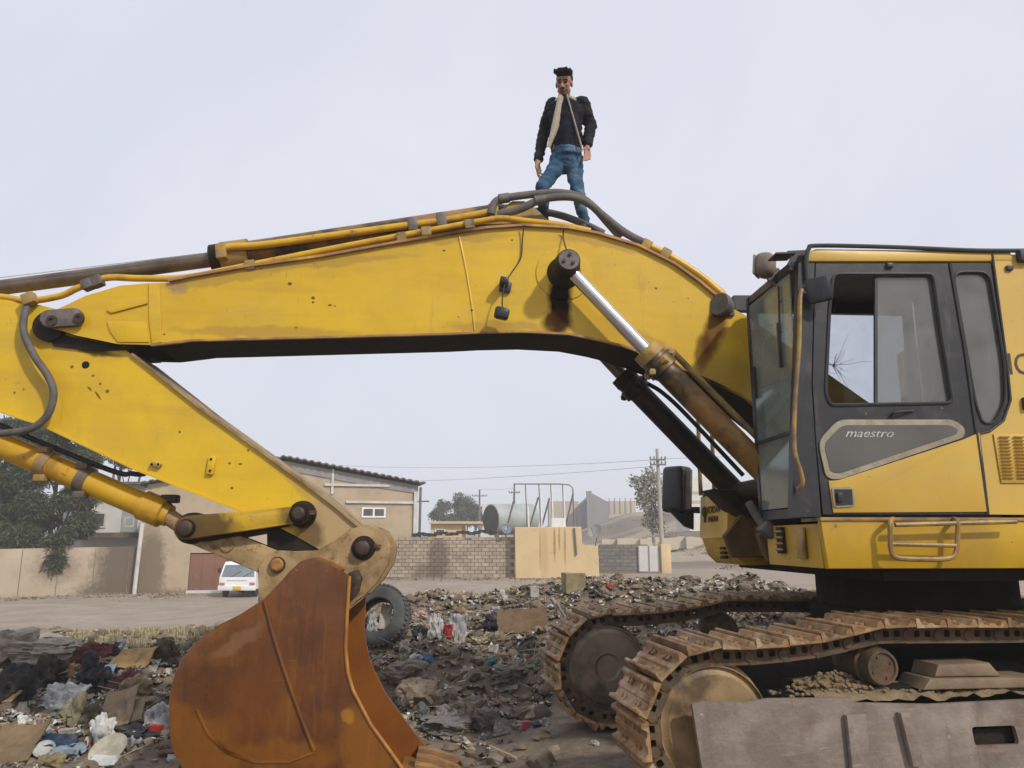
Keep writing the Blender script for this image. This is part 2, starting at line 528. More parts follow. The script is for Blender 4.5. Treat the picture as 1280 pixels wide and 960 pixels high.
def obj(name, b, mat, parent=None, label=None, cat=None, group=None, kind=None, smooth=35, origin=None, normals=True):
    if normals:
        bmesh.ops.recalc_face_normals(b.bm, faces=b.bm.faces)
    me = bpy.data.meshes.new(name)
    b.bm.to_mesh(me)
    b.bm.free()
    return link_mesh(name, me, mat, parent, label, cat, group, kind, smooth, origin)


def pyobj(name, verts, faces, mat, parent=None, **kw):
    me = bpy.data.meshes.new(name)
    me.from_pydata([tuple(v) for v in verts], [], [tuple(f) for f in faces])
    return link_mesh(name, me, mat, parent, **kw)


def empty(name, loc, label, cat, group=None):
    o = bpy.data.objects.new(name, None)
    COLL.objects.link(o)
    o.location = loc
    o.empty_display_size = 0.2
    WL[o.name] = V(loc)
    tag(o, label, cat, group)
    return o


def inst(src, name, parent, world_m):
    """another object sharing src's mesh; parents carry no rotation, so only their origin is subtracted"""
    o = src.copy()
    o.name = name
    COLL.objects.link(o)
    o.parent = parent
    m = world_m.copy()
    if parent is not None:
        m.translation = m.translation - WL[parent.name]
    o.matrix_basis = m
    return o


def rounded(pts, r, n=4):
    out = []
    k = len(pts)
    for i in range(k):
        p0, p1, p2 = V(pts[i - 1]), V(pts[i]), V(pts[(i + 1) % k])
        a = (p0 - p1)
        b = (p2 - p1)
        rr = min(r, a.length * 0.45, b.length * 0.45)
        a = p1 + a.normalized() * rr
        b = p1 + b.normalized() * rr
        for j in range(n + 1):
            t = j / n
            out.append(tuple((1 - t) ** 2 * a + 2 * t * (1 - t) * p1 + t * t * b))
    return out


def smooth_path(pts, n=6):
    P = [V(p) for p in pts]
    out = []
    for i in range(len(P) - 1):
        p0 = P[max(0, i - 1)]
        p1 = P[i]
        p2 = P[i + 1]
        p3 = P[min(len(P) - 1, i + 2)]
        for j in range(n):
            t = j / n
            out.append(0.5 * ((2 * p1) + (p2 - p0) * t + (2 * p0 - 5 * p1 + 4 * p2 - p3) * t * t + (3 * p1 - p0 - 3 * p2 + p3) * t ** 3))
    out.append(P[-1])
    return out


def remesh(b, voxel, smooth_it=4):
    me = bpy.data.meshes.new('tmp')
    bmesh.ops.recalc_face_normals(b.bm, faces=b.bm.faces)
    b.bm.to_mesh(me)
    b.bm.free()
    o = bpy.data.objects.new('tmp', me)
    COLL.objects.link(o)
    md = o.modifiers.new('r', 'REMESH')
    md.mode = 'VOXEL'
    md.voxel_size = voxel
    if smooth_it:
        ms = o.modifiers.new('s', 'SMOOTH')
        ms.factor = 0.5
        ms.iterations = smooth_it
    dg = bpy.context.evaluated_depsgraph_get()
    out = bpy.data.meshes.new_from_object(o.evaluated_get(dg))
    bpy.data.objects.remove(o)
    bpy.data.meshes.remove(me)
    return out


def text_mesh(txt, shear=0.0):
    cu = bpy.data.curves.new('t', 'FONT')
    cu.body = txt
    cu.shear = shear
    cu.extrude = 0.002
    cu.resolution_u = 3
    o = bpy.data.objects.new('t', cu)
    COLL.objects.link(o)
    dg = bpy.context.evaluated_depsgraph_get()
    me = bpy.data.meshes.new_from_object(o.evaluated_get(dg))
    bpy.data.objects.remove(o)
    return me


def lettering(txt, fn, width, mat, parent, shear=0.0, name='lettering', label=None, **kw):
    """fn(u, v, d): world point for a letter point, u along, v up (in letter heights), d out of the surface"""
    me = text_mesh(txt, shear)
    xs = [v.co.x for v in me.vertices]
    x0, x1 = min(xs), max(xs)
    s = width / (x1 - x0)
    for v in me.vertices:
        v.co = fn((v.co.x - x0) * s, v.co.y * s, v.co.z)
    return link_mesh(name, me, mat, parent, label=label, smooth=0, **kw)


# ------------------------------------------------------------------ ground
def heap_zone(x, y):
    yf = 7.4 + 0.6 * ss(-3, -1, x) + 1.5 * ss(0.0, 1.2, x)
    yr = 10.5 + 2.4 * ss(-4, -1, x)
    return yf, yr


def T(x, y, fine=True):
    far = -0.85 + 0.62 * ss(-12, -5, x)
    near = -0.24 * (1 - ss(-0.5, 0.7, x))
    yf, yr = heap_zone(x, y)
    hr = 0.30 + 0.40 * ss(-4, -1.2, x) + 0.24 * ss(-0.6, 1.2, x) - 0.2 * ss(3.5, 6, x)
    if y < yf:
        z = near
    elif y < yr:
        z = near + (hr - near) * ss(yf - 0.6, yr + 0.3, y)
    else:
        z0 = near + (hr - near) * ss(yf - 0.6, yr + 0.3, yr)
        z = z0 + (far - z0) * ss(yr, yr + 8.5, y)
    hz = ss(yf - 0.5, yf + 0.8, y) * (1 - ss(yr + 0.5, yr + 4, y)) * (1 - ss(8, 12, abs(x)))
    if fine and y < 40:
        z += hz * (0.20 * (noise.noise((x * 1.1, y * 1.1, 3.1))) + 0.11 * noise.noise((x * 3.1, y * 3.1, 7.7)) + 0.05 * noise.noise((x * 8, y * 8, 1.7)))
        z += (0.035 * noise.noise((x * 2.0, y * 2.0, 9.0)) + 0.02 * noise.noise((x * 7, y * 7, 4.0))) * (1 - ss(14, 24, y))
    if y > 52:
        hill = 2.0 + 4.0 * ss(2, 22, x)
        z += hill * (0.22 * ss(52, 66, y) * ss(2, 22, x) + 0.80 * ss(60, 125, y)) + 3.0 * ss(130, 260, y)
        z += ss(52, 70, y) * (0.5 * noise.noise((x * 0.08, y * 0.1, 2.0)) + 0.45 * noise.noise((x * 0.3, y * 0.3, 5.0)) + 0.25 * abs(noise.noise((x * 0.8, y * 0.7, 5.0))))
    return z


def ground_at(px, py):
    d = ray(px, py)
    t = 3.0
    prev = t
    while t < 260:
        p = V((0, 0, H)) + d * t
        if p.z <= T(p.x, p.y):
            lo, hi = prev, t
            for _ in range(18):
                m = (lo + hi) / 2
                q = V((0, 0, H)) + d * m
                if q.z <= T(q.x, q.y):
                    hi = m
                else:
                    lo = m
            q = V((0, 0, H)) + d * hi
            return V((q.x, q.y, T(q.x, q.y)))
        prev = t
        t += 0.06 if t < 30 else 0.5
    return V((0, 0, H)) + d * 60


def axis_vals(fine_lo, fine_hi, step, mid_lo, mid_hi, mstep, lo, hi):
    v = list(np.arange(fine_lo, fine_hi, step))
    v = list(np.arange(mid_lo, fine_lo, mstep)) + v + list(np.arange(fine_hi, mid_hi, mstep))
    k = mstep
    a = mid_lo
    left = []
    while a > lo:
        k *= 1.3
        a -= k
        left.append(max(a, lo))
    b = mid_hi
    k = mstep
    right = [mid_hi]
    while b < hi:
        k *= 1.25
        b += k
        right.append(min(b, hi))
    return left[::-1] + v + right


gx = axis_vals(-8.5, 7.0, 0.075, -26, 30, 0.6, -290, 290)
gy = axis_vals(4.6, 16.0, 0.075, -3, 90, 0.6, -40, 290)
gv, gf, gc = [], [], []
nx_, ny_ = len(gx), len(gy)
C_DIRT = np.array((0.175, 0.132, 0.096))
C_DARK = np.array((0.105, 0.077, 0.055))
C_GREY = np.array((0.21, 0.172, 0.136))
C_VERGE = np.array((0.27, 0.225, 0.13))
C_ROAD = np.array((0.30, 0.245, 0.195))
C_HILL = np.array((0.185, 0.15, 0.12))
C_HILL2 = np.array((0.33, 0.28, 0.205))
for y in gy:
    for x in gx:
        z = T(x, y)
        gv.append((x, y, z))
        n1 = noise.noise((x * 0.9, y * 0.9, 0.5)) * 0.5 + 0.5
        n2 = noise.noise((x * 4, y * 4, 8.5)) * 0.5 + 0.5
        yf, yr = heap_zone(x, y)
        c = C_DIRT * (1 - n1) + C_GREY * n1
        hz = ss(yf - 0.6, yf + 0.4, y) * (1 - ss(yr, yr + 1.5, y))
        c = c * (1 - hz * n2 * 0.6) + C_DARK * hz * n2 * 0.6
        vg = ss(yr + 0.1, yr + 1.2, y) * (1 - ss(yr + 3.5, yr + 5.5, y))
        c = c * (1 - vg) + C_VERGE * vg * (0.8 + 0.4 * n2)
        rd = ss(yr + 3, yr + 6.0, y)
        c = c * (1 - rd) + C_ROAD * rd * (0.85 + 0.3 * n1)
        hl = ss(50, 58, y)
        nb = noise.noise((x * 0.05, y * 0.16, 3.3)) * 0.5 + 0.5
        c = c * (1 - hl) + (C_HILL * (1 - ss(0.45, 0.6, nb)) + C_HILL2 * ss(0.45, 0.6, nb)) * hl
        gc.append((*c, 1.0))
for j in range(ny_ - 1):
    for i in range(nx_ - 1):
        a = j * nx_ + i
        gf.append((a, a + 1, a + nx_ + 1, a + nx_))
gme = bpy.data.meshes.new('ground')
gme.from_pydata(gv, [], gf)
ga = gme.attributes.new('soil', 'FLOAT_COLOR', 'POINT')
ga.data.foreach_set('color', np.array(gc, np.float32).ravel())
gm = pm('soil', (0.5, 0.5, 0.5), None, 3, 0.95, 0, 0.9, 16)
_, nt, bb, _c = MI['soil']
at = nn(nt, 'ShaderNodeAttribute', attribute_name='soil')
tc = nn(nt, 'ShaderNodeTexCoord')
f1 = ramp(nt, noise_tex(nt, tc.outputs['Object'], 7, 8, 0.7), [(0.3, 0.62), (0.7, 1.35)])
col = mixc(nt, 1.0, at.outputs['Color'], f1, 'MULTIPLY')
f2 = ramp(nt, noise_tex(nt, tc.outputs['Object'], 45, 3, 0.6), [(0.62, 0.0), (0.70, 0.6)])
col = mixc(nt, f2, col, (0.34, 0.29, 0.24))
nt.links.new(col, bb.inputs['Base Color'])
bb.inputs['Specular IOR Level'].default_value = 0.1
link_mesh('ground', gme, gm, kind='structure', smooth=60, origin=(0, 0, 0))

# the dirt road behind the rubbish bank: its own sheet, wheel-worn, ragged edges
rv, rf_ = [], []
NX, NY = 150, 40
for i in range(NX + 1):
    x = -42 + 82 * i / NX
    yr = heap_zone(x, 12)[1]
    ya = yr + 6.2 + 0.7 * noise.noise((x * 0.5, 0, 1)) - 0.02 * max(0, -x - 8)
    yb = (31.5 + 2.0 * ss(-22, -12, x) + 4.5 * ss(-12, -5, x)) + 0.6 * noise.noise((x * 0.4, 4, 1))
    for j in range(NY + 1):
        y = ya + (yb - ya) * j / NY
        e = min(j, NY - j) / 3.0
        rv.append((x, y, T(x, y) + 0.012 + 0.004 * min(1, e) + 0.012 * noise.noise((x * 0.6, y * 2.2, 2)) * min(1, e)))
for i in range(NX):
    for j in range(NY):
        a = i * (NY + 1) + j
        rf_.append((a, a + NY + 1, a + NY + 2, a + 1))
M['road'] = pm('dusty_road', (0.35, 0.29, 0.235), (0.27, 0.22, 0.175), 0.6, 0.95, 0, 0.4, 18,
               [((0.33, 0.28, 0.24), 1.2, 0.5, 0.7, 0.7, (0.25, 2.0, 1)), ((0.20, 0.15, 0.12), 2.5, 0.55, 0.7, 0.6), ((0.40, 0.36, 0.30), 22, 0.66, 0.72, 0.7)], spec=0.1)
pyobj('road', rv, rf_, M['road'], kind='structure', smooth=60)

# ------------------------------------------------------------------ EXCAVATOR
EF = Frame((2.2, 6.9, 0), R(3.5))
ex_root = empty('excavator', EF.w(1.1, 0, 0), 'large worn yellow excavator with black cab door and rusty brown bucket on the ground', 'excavator')
at_ = EF.at


def loc3(px, py, y):
    x, z = at_(px, py, y)
    return EF.w(x, y, z)


def rootxyz(px, py, y):
    return loc3(px, py, y) - WL['excavator']


YB = 0.33
# boom ------------------------------------------------------------
top_px = [(185, 354), (212, 353), (260, 344), (312, 335), (400, 323), (499, 305), (571, 293), (610, 287), (654, 284), (710, 287), (747, 294), (797, 309),
          (841, 331), (872, 353), (901, 377), (935, 396), (985, 432), (1036, 468), (1090, 506), (1110, 535)]
bot_px = [(1110, 560), (1080, 590), (1030, 570), (965, 524), (927, 494), (891, 477), (850, 459), (804, 441), (779, 432), (747, 424), (710, 417), (654, 414), (600, 415), (560, 417), (440, 420), (240, 425),
          (225, 427), (190, 431)]
fork_px = [(190, 431), (147, 430), (94, 419), (76, 413), (60, 410), (52, 400), (60, 390), (75, 385), (106, 370), (150, 357), (185, 354)]
top = EF.pts(top_px, -YB)
bot = EF.pts(bot_px, -YB)
b = B()
b.prism(top + bot, EF, -YB, YB)
b.prism(EF.pts(fork_px, -YB), EF, -YB, -YB + 0.07)
b.prism(EF.pts(fork_px, -YB), EF, YB - 0.07, YB)
boom = obj('boom', b, [M['boom'], M['near_black']], ex_root)
for p in boom.data.polygons:          # downward, left-facing and far-side faces take the near-black material
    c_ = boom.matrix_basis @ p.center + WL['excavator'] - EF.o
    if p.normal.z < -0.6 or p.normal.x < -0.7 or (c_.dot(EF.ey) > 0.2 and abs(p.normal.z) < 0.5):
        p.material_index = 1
stain(M['boom'], ex_root, [
    (rootxyz(700, 372, -YB), (0.11, 0.3, 0.36), R(3), (0.014, 0.007, 0.004), 1.0, 0.08),
    (rootxyz(696, 402, -YB), (0.14, 0.3, 0.12), 0, (0.045, 0.018, 0.009), 0.95, 0.10),
    (rootxyz(893, 415, -YB), (0.10, 0.3, 0.33), R(22), (0.12, 0.045, 0.015), 0.88, 0.10),
    (rootxyz(878, 440, -YB), (0.09, 0.3, 0.20), R(10), (0.10, 0.04, 0.015), 0.8, 0.10),
    (rootxyz(905, 470, -YB), (0.30, 0.3, 0.22), 0, (0.30, 0.17, 0.02), 0.5, 0.10),
    (rootxyz(222, 360, -YB), (0.10, 0.3, 0.07), 0, (0.26, 0.17, 0.10), 0.7, 0.15),
    (rootxyz(85, 424, -YB), (0.25, 0.3, 0.05), R(15), (0.02, 0.012, 0.01), 0.8, 0.05)] +
      [(rootxyz(px, py, -YB), (r, 0.3, r * 0.7), 0, (0.07, 0.035, 0.02), 0.9, 0.03) for px, py, r in
       ((362, 355, .022), (391, 372, .02), (391, 377, .014), (412, 382, .016), (418, 383, .010), (326, 336, .012), (555, 313, .015), (590, 388, .014), (370, 410, .014), (205, 418, .012), (700, 342, .014), (640, 300, .012), (820, 360, .014))] +
      [(rootxyz(px, py, -YB), (w, 0.3, h), R(a), (0.33, 0.19, 0.03), 0.55, 0.12) for px, py, w, h, a in
       ((400, 330, 0.9, 0.04, -7), (560, 300, 0.6, 0.04, -6), (270, 350, 0.5, 0.05, -8), (330, 415, 0.9, 0.05, 0), (620, 408, 0.5, 0.05, 0), (800, 420, 0.4, 0.06, 25), (750, 305, 0.4, 0.04, 12))])


def strip(b, pts, fr, y0, y1, t, sgn=1):
    """a plate of thickness t laid along an edge polyline"""
    n = len(pts)
    off = []
    for i in range(n):
        a = V(pts[max(0, i - 1)])
        c = V(pts[min(n - 1, i + 1)])
        d = (c - a).normalized()
        off.append((pts[i][0] - d.y * t * sgn, pts[i][1] + d.x * t * sgn))
    for i in range(n - 1):
        b.prism([pts[i], pts[i + 1], off[i + 1], off[i]], fr, y0, y1)
    bmesh.ops.remove_doubles(b.bm, verts=b.bm.verts, dist=0.0005)


M['flange'] = pm('rusty_flange', (0.36, 0.18, 0.06), (0.23, 0.12, 0.06), 5, 0.6, 0, 0.2, 40, [((0.55, 0.33, 0.02), 4, 0.5, 0.65, 0.7)])
b = B()
strip(b, top[1:15], EF, -YB - 0.035, YB + 0.035, 0.022)
obj('top_flange', b, M['flange'], boom)
b = B()
strip(b, [bot[i] for i in range(2, len(bot))], EF, -YB - 0.03, -YB + 0.001, 0.018, 1)
obj('bottom_flange', b, M['flange'], boom)
b = B()
b.tube(smooth_path([loc3(574, 296, -YB), loc3(583, 340, -YB), loc3(591, 390, -YB), loc3(593, 413, -YB)]), 0.010, 8)
obj('weld_seam', b, M['boom'], boom)
b = B()
x0, z0 = at_(185, 360, -YB)
b.prism(EF.pts([(134, 388), (150, 380), (183, 372), (185, 380), (140, 392)], -YB), EF, -YB - 0.018, -YB, 0.004)
b.prism(EF.pts([(186, 356), (200, 356), (203, 428), (190, 430), (187, 400)], -YB), EF, -YB - 0.012, -YB, 0.004)
b.prism(EF.pts([(134, 402), (184, 403), (187, 428), (148, 428), (138, 415)], -YB), EF, -YB - 0.012, -YB, 0.004)
obj('fork_reinforcement', b, M['boom'], boom)
# pin cover at the fork
b = B()
b.prism(rounded(EF.pts([(53, 391), (102, 387), (107, 397), (104, 408), (56, 412)], -YB), 0.08), EF, -YB - 0.06, -YB - 0.002, 0.01)
pc = obj('pin_cover', b, M['steel'], boom)
for q in ((65, 401), (99, 398)):
    b = B()
    b.lathe(loc3(*q, -YB - 0.06), EF.ey * -1, [(0, 0.045), (0.018, 0.042), (0.019, 0.02), (0.008, 0.018)], 18)
    obj('bolt', b, M['pin'], boom)
# fork pin boss, black with grease
b = B()
b.lathe(EF.w(*[at_(68, 411, -0.2)[0], -0.30, at_(68, 411, -0.2)[1]]), EF.ey, [(0, 0.13), (0.6, 0.13)], 28)
b.prism(EF.pts([(62, 414), (90, 421), (150, 432), (172, 436), (120, 438), (66, 432)], -0.27), EF, -0.265, 0.26)
obj('fork_pin', b, M['oil_black'], boom)
# pin of the boom cylinders with its end plate
pin_x, pin_z = at_(711, 325, -YB - 0.33)
b = B()
b.lathe(EF.w(pin_x, -YB - 0.33, pin_z), EF.ey, [(0, 0.098), (0.02, 0.102), (0.10, 0.104), (0.12, 0.115), (0.26, 0.115), (0.31, 0.15), (0.35, 0.16)], 30)
obj('cylinder_pin', b, M['oil_black'], boom)
b = B()
b.lathe(EF.w(pin_x, YB + 0.33, pin_z), EF.ey * -1, [(0, 0.10), (0.10, 0.104), (0.12, 0.115), (0.26, 0.115), (0.35, 0.16)], 30)
cp = obj('cylinder_pin', b, M['oil_black'], boom)
b = B()
b.lathe(EF.w(pin_x, -YB - 0.345, pin_z), EF.ey, [(0, 0.085), (0.012, 0.092)], 30)
ep = obj('end_plate', b, M['steel'], boom)
for a in (80, 200, 320):
    b = B()
    b.lathe(EF.w(pin_x + 0.045 * math.cos(R(a)), -YB - 0.362, pin_z + 0.045 * math.sin(R(a))), EF.ey, [(0, 0.014), (0.02, 0.016)], 10)
    obj('bolt', b, M['pin'], boom)
b = B()
b.lathe(EF.w(pin_x, -YB - 0.002, pin_z), EF.ey * -1, [(-0.01, 0.25), (0.010, 0.245), (0.012, 0.20)], 40)
obj('pin_boss_plate', b, M['boom'], boom)


def hyd(pa, pb, y, rod_r, bar_r, pc_, parent_name, bar_mat, rod_mat, head_mat):
    """boom cylinder: rod from pin pa to head pb, barrel on to pc_ (local xz)"""
    A, Bp, C = (EF.w(p[0], y, p[1]) for p in (pa, pb, pc_))
    b = B()
    d = (C - Bp).normalized()
    L = (C - Bp).length
    b.lathe(Bp, d, [(0.0, bar_r * 0.9), (0.02, bar_r * 1.12), (0.13, bar_r * 1.12), (0.14, bar_r * 1.28), (0.24, bar_r * 1.28), (0.25, bar_r), (L, bar_r)], 28)
    cy = obj(parent_name, b, bar_mat, ex_root)
    b = B()
    b.lathe(A, (Bp - A), [(0, rod_r), ((Bp - A).length * 0.72, rod_r), ((Bp - A).length * 0.722, rod_r * 1.06), ((Bp - A).length + 0.05, rod_r * 1.06)], 24)
    obj('rod', b, rod_mat, cy)
    b = B()
    b.lathe(Bp - d * 0.004, d, [(0, bar_r * 0.7), (0.004, bar_r * 1.15), (0.10, bar_r * 1.18), (0.105, bar_r * 1.1)], 28)
    for k in range(6):
        a = k * math.pi / 3
        u = d.orthogonal().normalized()
        u.rotate(Matrix.Rotation(a, 3, d))
        b.box(Bp + d * 0.18 + u * bar_r * 1.3, (0.05, 0.05, 0.05), rot=Matrix.Rotation(a, 3, d), bev=0.006)
    obj('gland', b, head_mat, cy)
    return cy, A, Bp, C, d


YC = -YB - 0.17
near_head = at_(806, 437, YC)
near_foot = at_(972, 606, YC)
pinl = (pin_x, pin_z)
cyn, A, Bp, C, d = hyd(pinl, near_head, YC, 0.058, 0.105, near_foot, 'boom_cylinder', M['oily'], M['chrome'], M['dirty_yellow'])
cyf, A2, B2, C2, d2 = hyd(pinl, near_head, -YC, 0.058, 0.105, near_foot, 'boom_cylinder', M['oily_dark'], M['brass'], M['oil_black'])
for cy, bp, c, dd, sg in ((cyn, Bp, C, d, -1), (cyf, B2, C2, d2, -1)):
    up = V((0, 0, 1)) - dd * dd.z
    up.normalize()
    b = B()
    if cy is cyn:
        side = up * 0.155 + EF.ey * -0.02
        b.tube(smooth_path([bp + dd * 0.10 + up * 0.10, bp + dd * 0.16 + side, bp + dd * 0.3 + side, bp + dd * 1.4 + side]), 0.027, 10)
        b.box(bp + dd * 0.12 + up * 0.13, (0.09, 0.06, 0.08), bev=0.01)
        obj('hydraulic_pipe', b, M['rail'], cy)
    else:
        side = up * 0.17
        b.tube(smooth_path([bp + dd * 0.12 + up * 0.10, bp + dd * 0.25 + up * 0.13, bp + dd * 0.4 + side, bp + dd * 0.7 + side * 1.1, bp + dd * 1.5 + side]), 0.022, 10)
        obj('hydraulic_hose', b, M['blackrub'], cy)

# small lamp wired to the boom side
b = B()
lx, lz = at_(627, 393, -YB - 0.13)
rm = Matrix.Rotation(R(12), 3, 'Y')
b.box((lx, -YB - 0.16, lz), (0.125, 0.10, 0.10), EF, rm, 0.025)
lamp = obj('work_lamp', b, M['black'], boom)
b = B()
b.box((at_(630, 353, -YB - 0.07)[0], -YB - 0.075, at_(630, 353, -YB - 0.07)[1]), (0.075, 0.15, 0.055), EF, rm, 0.01)
b.box((at_(632, 358, -YB - 0.03)[0], -YB - 0.02, at_(632, 358, -YB - 0.03)[1]), (0.10, 0.04, 0.10), EF, rm, 0.01)
obj('lamp_bracket', b, M['black'], boom)
b = B()
b.tube(smooth_path([loc3(655, 281, -YB - 0.05), loc3(653, 300, -YB - 0.02), loc3(651, 322, -YB - 0.02), loc3(640, 340, -YB - 0.03), loc3(632, 353, -YB - 0.12),
                    loc3(628, 372, -YB - 0.16), loc3(628, 390, -YB - 0.18)]), 0.006, 6)
b.tube(smooth_path([loc3(705, 285, -YB - 0.05), loc3(704, 297, -YB - 0.02), loc3(708, 312, -YB - 0.15)]), 0.006, 6)
obj('wire', b, M['blackrub'], boom)
# round lamp at the root of the boom
b = B()
p = loc3(902, 381, -YB - 0.06)
b.lathe(p, V((-0.75, -0.6, 0.1)), [(-0.09, 0.07), (-0.02, 0.10), (0.03, 0.105), (0.04, 0.095), (0.03, 0.05)], 24)
b.box((at_(910, 390, -0.3)[0], -0.3, at_(910, 390, -0.3)[1]), (0.08, 0.12, 0.10), EF, None, 0.01)
obj('work_lamp', b, M['hose'], boom)
# hydraulic lines along the boom top -------------------------------
YP = -YB + 0.03
b = B()
b.tube(smooth_path([loc3(-60, 378, -0.2), loc3(-5, 371, -0.2), loc3(35, 376, -0.24), loc3(75, 370, -0.27), loc3(95, 361, YP), loc3(112, 355, YP), loc3(135, 347, YP), loc3(175, 348, YP),
                    loc3(230, 347, YP), loc3(300, 334, YP), loc3(400, 314, YP), loc3(500, 295, YP), loc3(560, 284, YP), loc3(610, 275, YP),
                    loc3(630, 273, YP), loc3(655, 276, YP), loc3(700, 281, YP), loc3(738, 289, YP)]), 0.029, 12)
pipe = obj('hydraulic_pipe', b, M['cyl_yellow'], boom)
b = B()
b.tube(smooth_path([loc3(808, 306, YP), loc3(830, 316, YP), loc3(860, 334, YP), loc3(885, 352, YP), loc3(908, 373, YP)]), 0.032, 12)
b.tube(smooth_path([loc3(795, 300, 0.0), loc3(840, 322, 0.0), loc3(880, 348, 0.0), loc3(905, 368, 0.0)]), 0.032, 12)
obj('hydraulic_pipe', b, M['cyl_yellow'], boom)
for q in ((313, 332), (502, 297), (533, 290), (587, 281), (808, 306), (832, 317)):
    b = B()
    b.box((at_(*q, YP - 0.02)[0], YP - 0.02, at_(*q, YP - 0.02)[1]), (0.085, 0.07, 0.085), EF, Matrix.Rotation(R(-8 if q[0] < 700 else 30), 3, 'Y'), 0.008)
    obj('pipe_clamp', b, M['dirty_yellow'], boom)
for q, s in (((37, 374), 0.1), ((110, 356), 0.09), ((122, 352), 0.09)):
    b = B()
    b.box((at_(*q, YP)[0], YP, at_(*q, YP)[1]), (s, 0.09, s), EF, Matrix.Rotation(R(-25), 3, 'Y'), 0.012)
    obj('pipe_coupling', b, M['steel'] if q[0] > 50 else M['dirty_yellow'], boom)
hoses = [([(614, 268, -0.2), (618, 254, -0.2), (630, 248, -0.2), (665, 243, -0.2), (700, 241, -0.22), (728, 248, -0.25), (752, 268, -0.27), (780, 290, -0.28), (806, 304, -0.3)], 0.036),
         ([(622, 268, -0.28), (648, 262, -0.3), (675, 250, -0.32), (700, 246, -0.32), (722, 248, -0.3), (742, 259, -0.27), (760, 279, -0.24), (776, 297, -0.22)], 0.036),
         ([(640, 268, 0.05), (670, 264, 0.05), (700, 269, -0.05), (730, 280, -0.1), (755, 292, -0.1)], 0.034)]
for ps, r in hoses:
    b = B()
    b.tube(smooth_path([loc3(*p) for p in ps], 8), r, 12)
    h = obj('hydraulic_hose', b, M['hose'], boom)
    b = B()
    p0, p1 = loc3(*ps[2 if len(ps) > 7 else 0]), loc3(*ps[3 if len(ps) > 7 else 1])
    dd = (p1 - p0).normalized()
    b.lathe(p0 - dd * 0.05, dd, [(0, 0.03), (0.001, 0.046), (0.1, 0.046), (0.101, 0.035)], 14)
    obj('hose_ferrule', b, M['steel'], h)
# arm cylinder on top of the boom -----------------------------------
ca, cb_ = loc3(270, 324, 0.0), loc3(652, 266, 0.0)
dd = (cb_ - ca).normalized()
Lc = (cb_ - ca).length
b = B()
b.lathe(ca, dd, [(0, 0.09), (0.001, 0.125), (0.10, 0.125), (0.105, 0.118), (Lc - 0.2, 0.118), (Lc - 0.15, 0.10), (Lc, 0.09)], 28)
acyl = obj('arm_cylinder', b, M['oily'], ex_root)
b = B()
b.lathe(ca + dd * 0.06, dd, [(0, 0.10), (0.002, 0.145), (0.24, 0.14), (0.242, 0.11)], 28)
obj('gland', b, M['dirty_yellow'], acyl)
b = B()
b.lathe(ca - dd * 0.035, dd, [(0, 0.08), (0.002, 0.135), (0.09, 0.135)], 28)
obj('wiper_ring', b, M['oil_black'], acyl)
b = B()
b.tube([loc3(-245, 392, 0.0), ca + dd * 0.05], 0.068, 18)
b.lathe(loc3(-250, 393, -0.28), EF.ey, [(0, 0.09), (0.56, 0.09)], 24)
obj('rod', b, M['brass'], acyl)
b = B()
b.tube([loc3(-250, 378, -0.1), loc3(-120, 362, -0.1), loc3(0, 347, -0.1), loc3(130, 331.5, -0.1), loc3(266, 315, -0.1)], 0.004, 5)
obj('cable', b, M['beam_cable'], acyl)
b = B()
b.tube(smooth_path([loc3(275, 320, -0.16), loc3(281, 310, -0.16), loc3(330, 306, -0.16), loc3(420, 294, -0.16), loc3(500, 283, -0.16), loc3(560, 275, -0.16), loc3(612, 265, -0.16)]), 0.034, 12)
obj('hydraulic_pipe', b, M['cyl_yellow'], acyl)
for q in ((277, 315), (516, 281), (552, 275), (617, 264)):
    b = B()
    b.box((at_(*q, -0.16)[0], -0.15, at_(*q, -0.16)[1]), (0.09, 0.10, 0.13), EF, Matrix.Rotation(R(-8), 3, 'Y'), 0.01)
    obj('pipe_clamp', b, M['dirty_yellow'] if q[0] < 300 or q[0] > 600 else M['steel'], acyl)
b = B()
b.prism(EF.pts([(600, 283), (640, 254), (655, 254), (668, 262), (690, 283)], -0.12), EF, -0.17, -0.11, 0.006)
b.prism(EF.pts([(600, 283), (640, 254), (655, 254), (668, 262), (690, 283)], -0.12), EF, 0.11, 0.17, 0.006)
obj('cylinder_bracket', b, M['dirty_yellow'], boom)

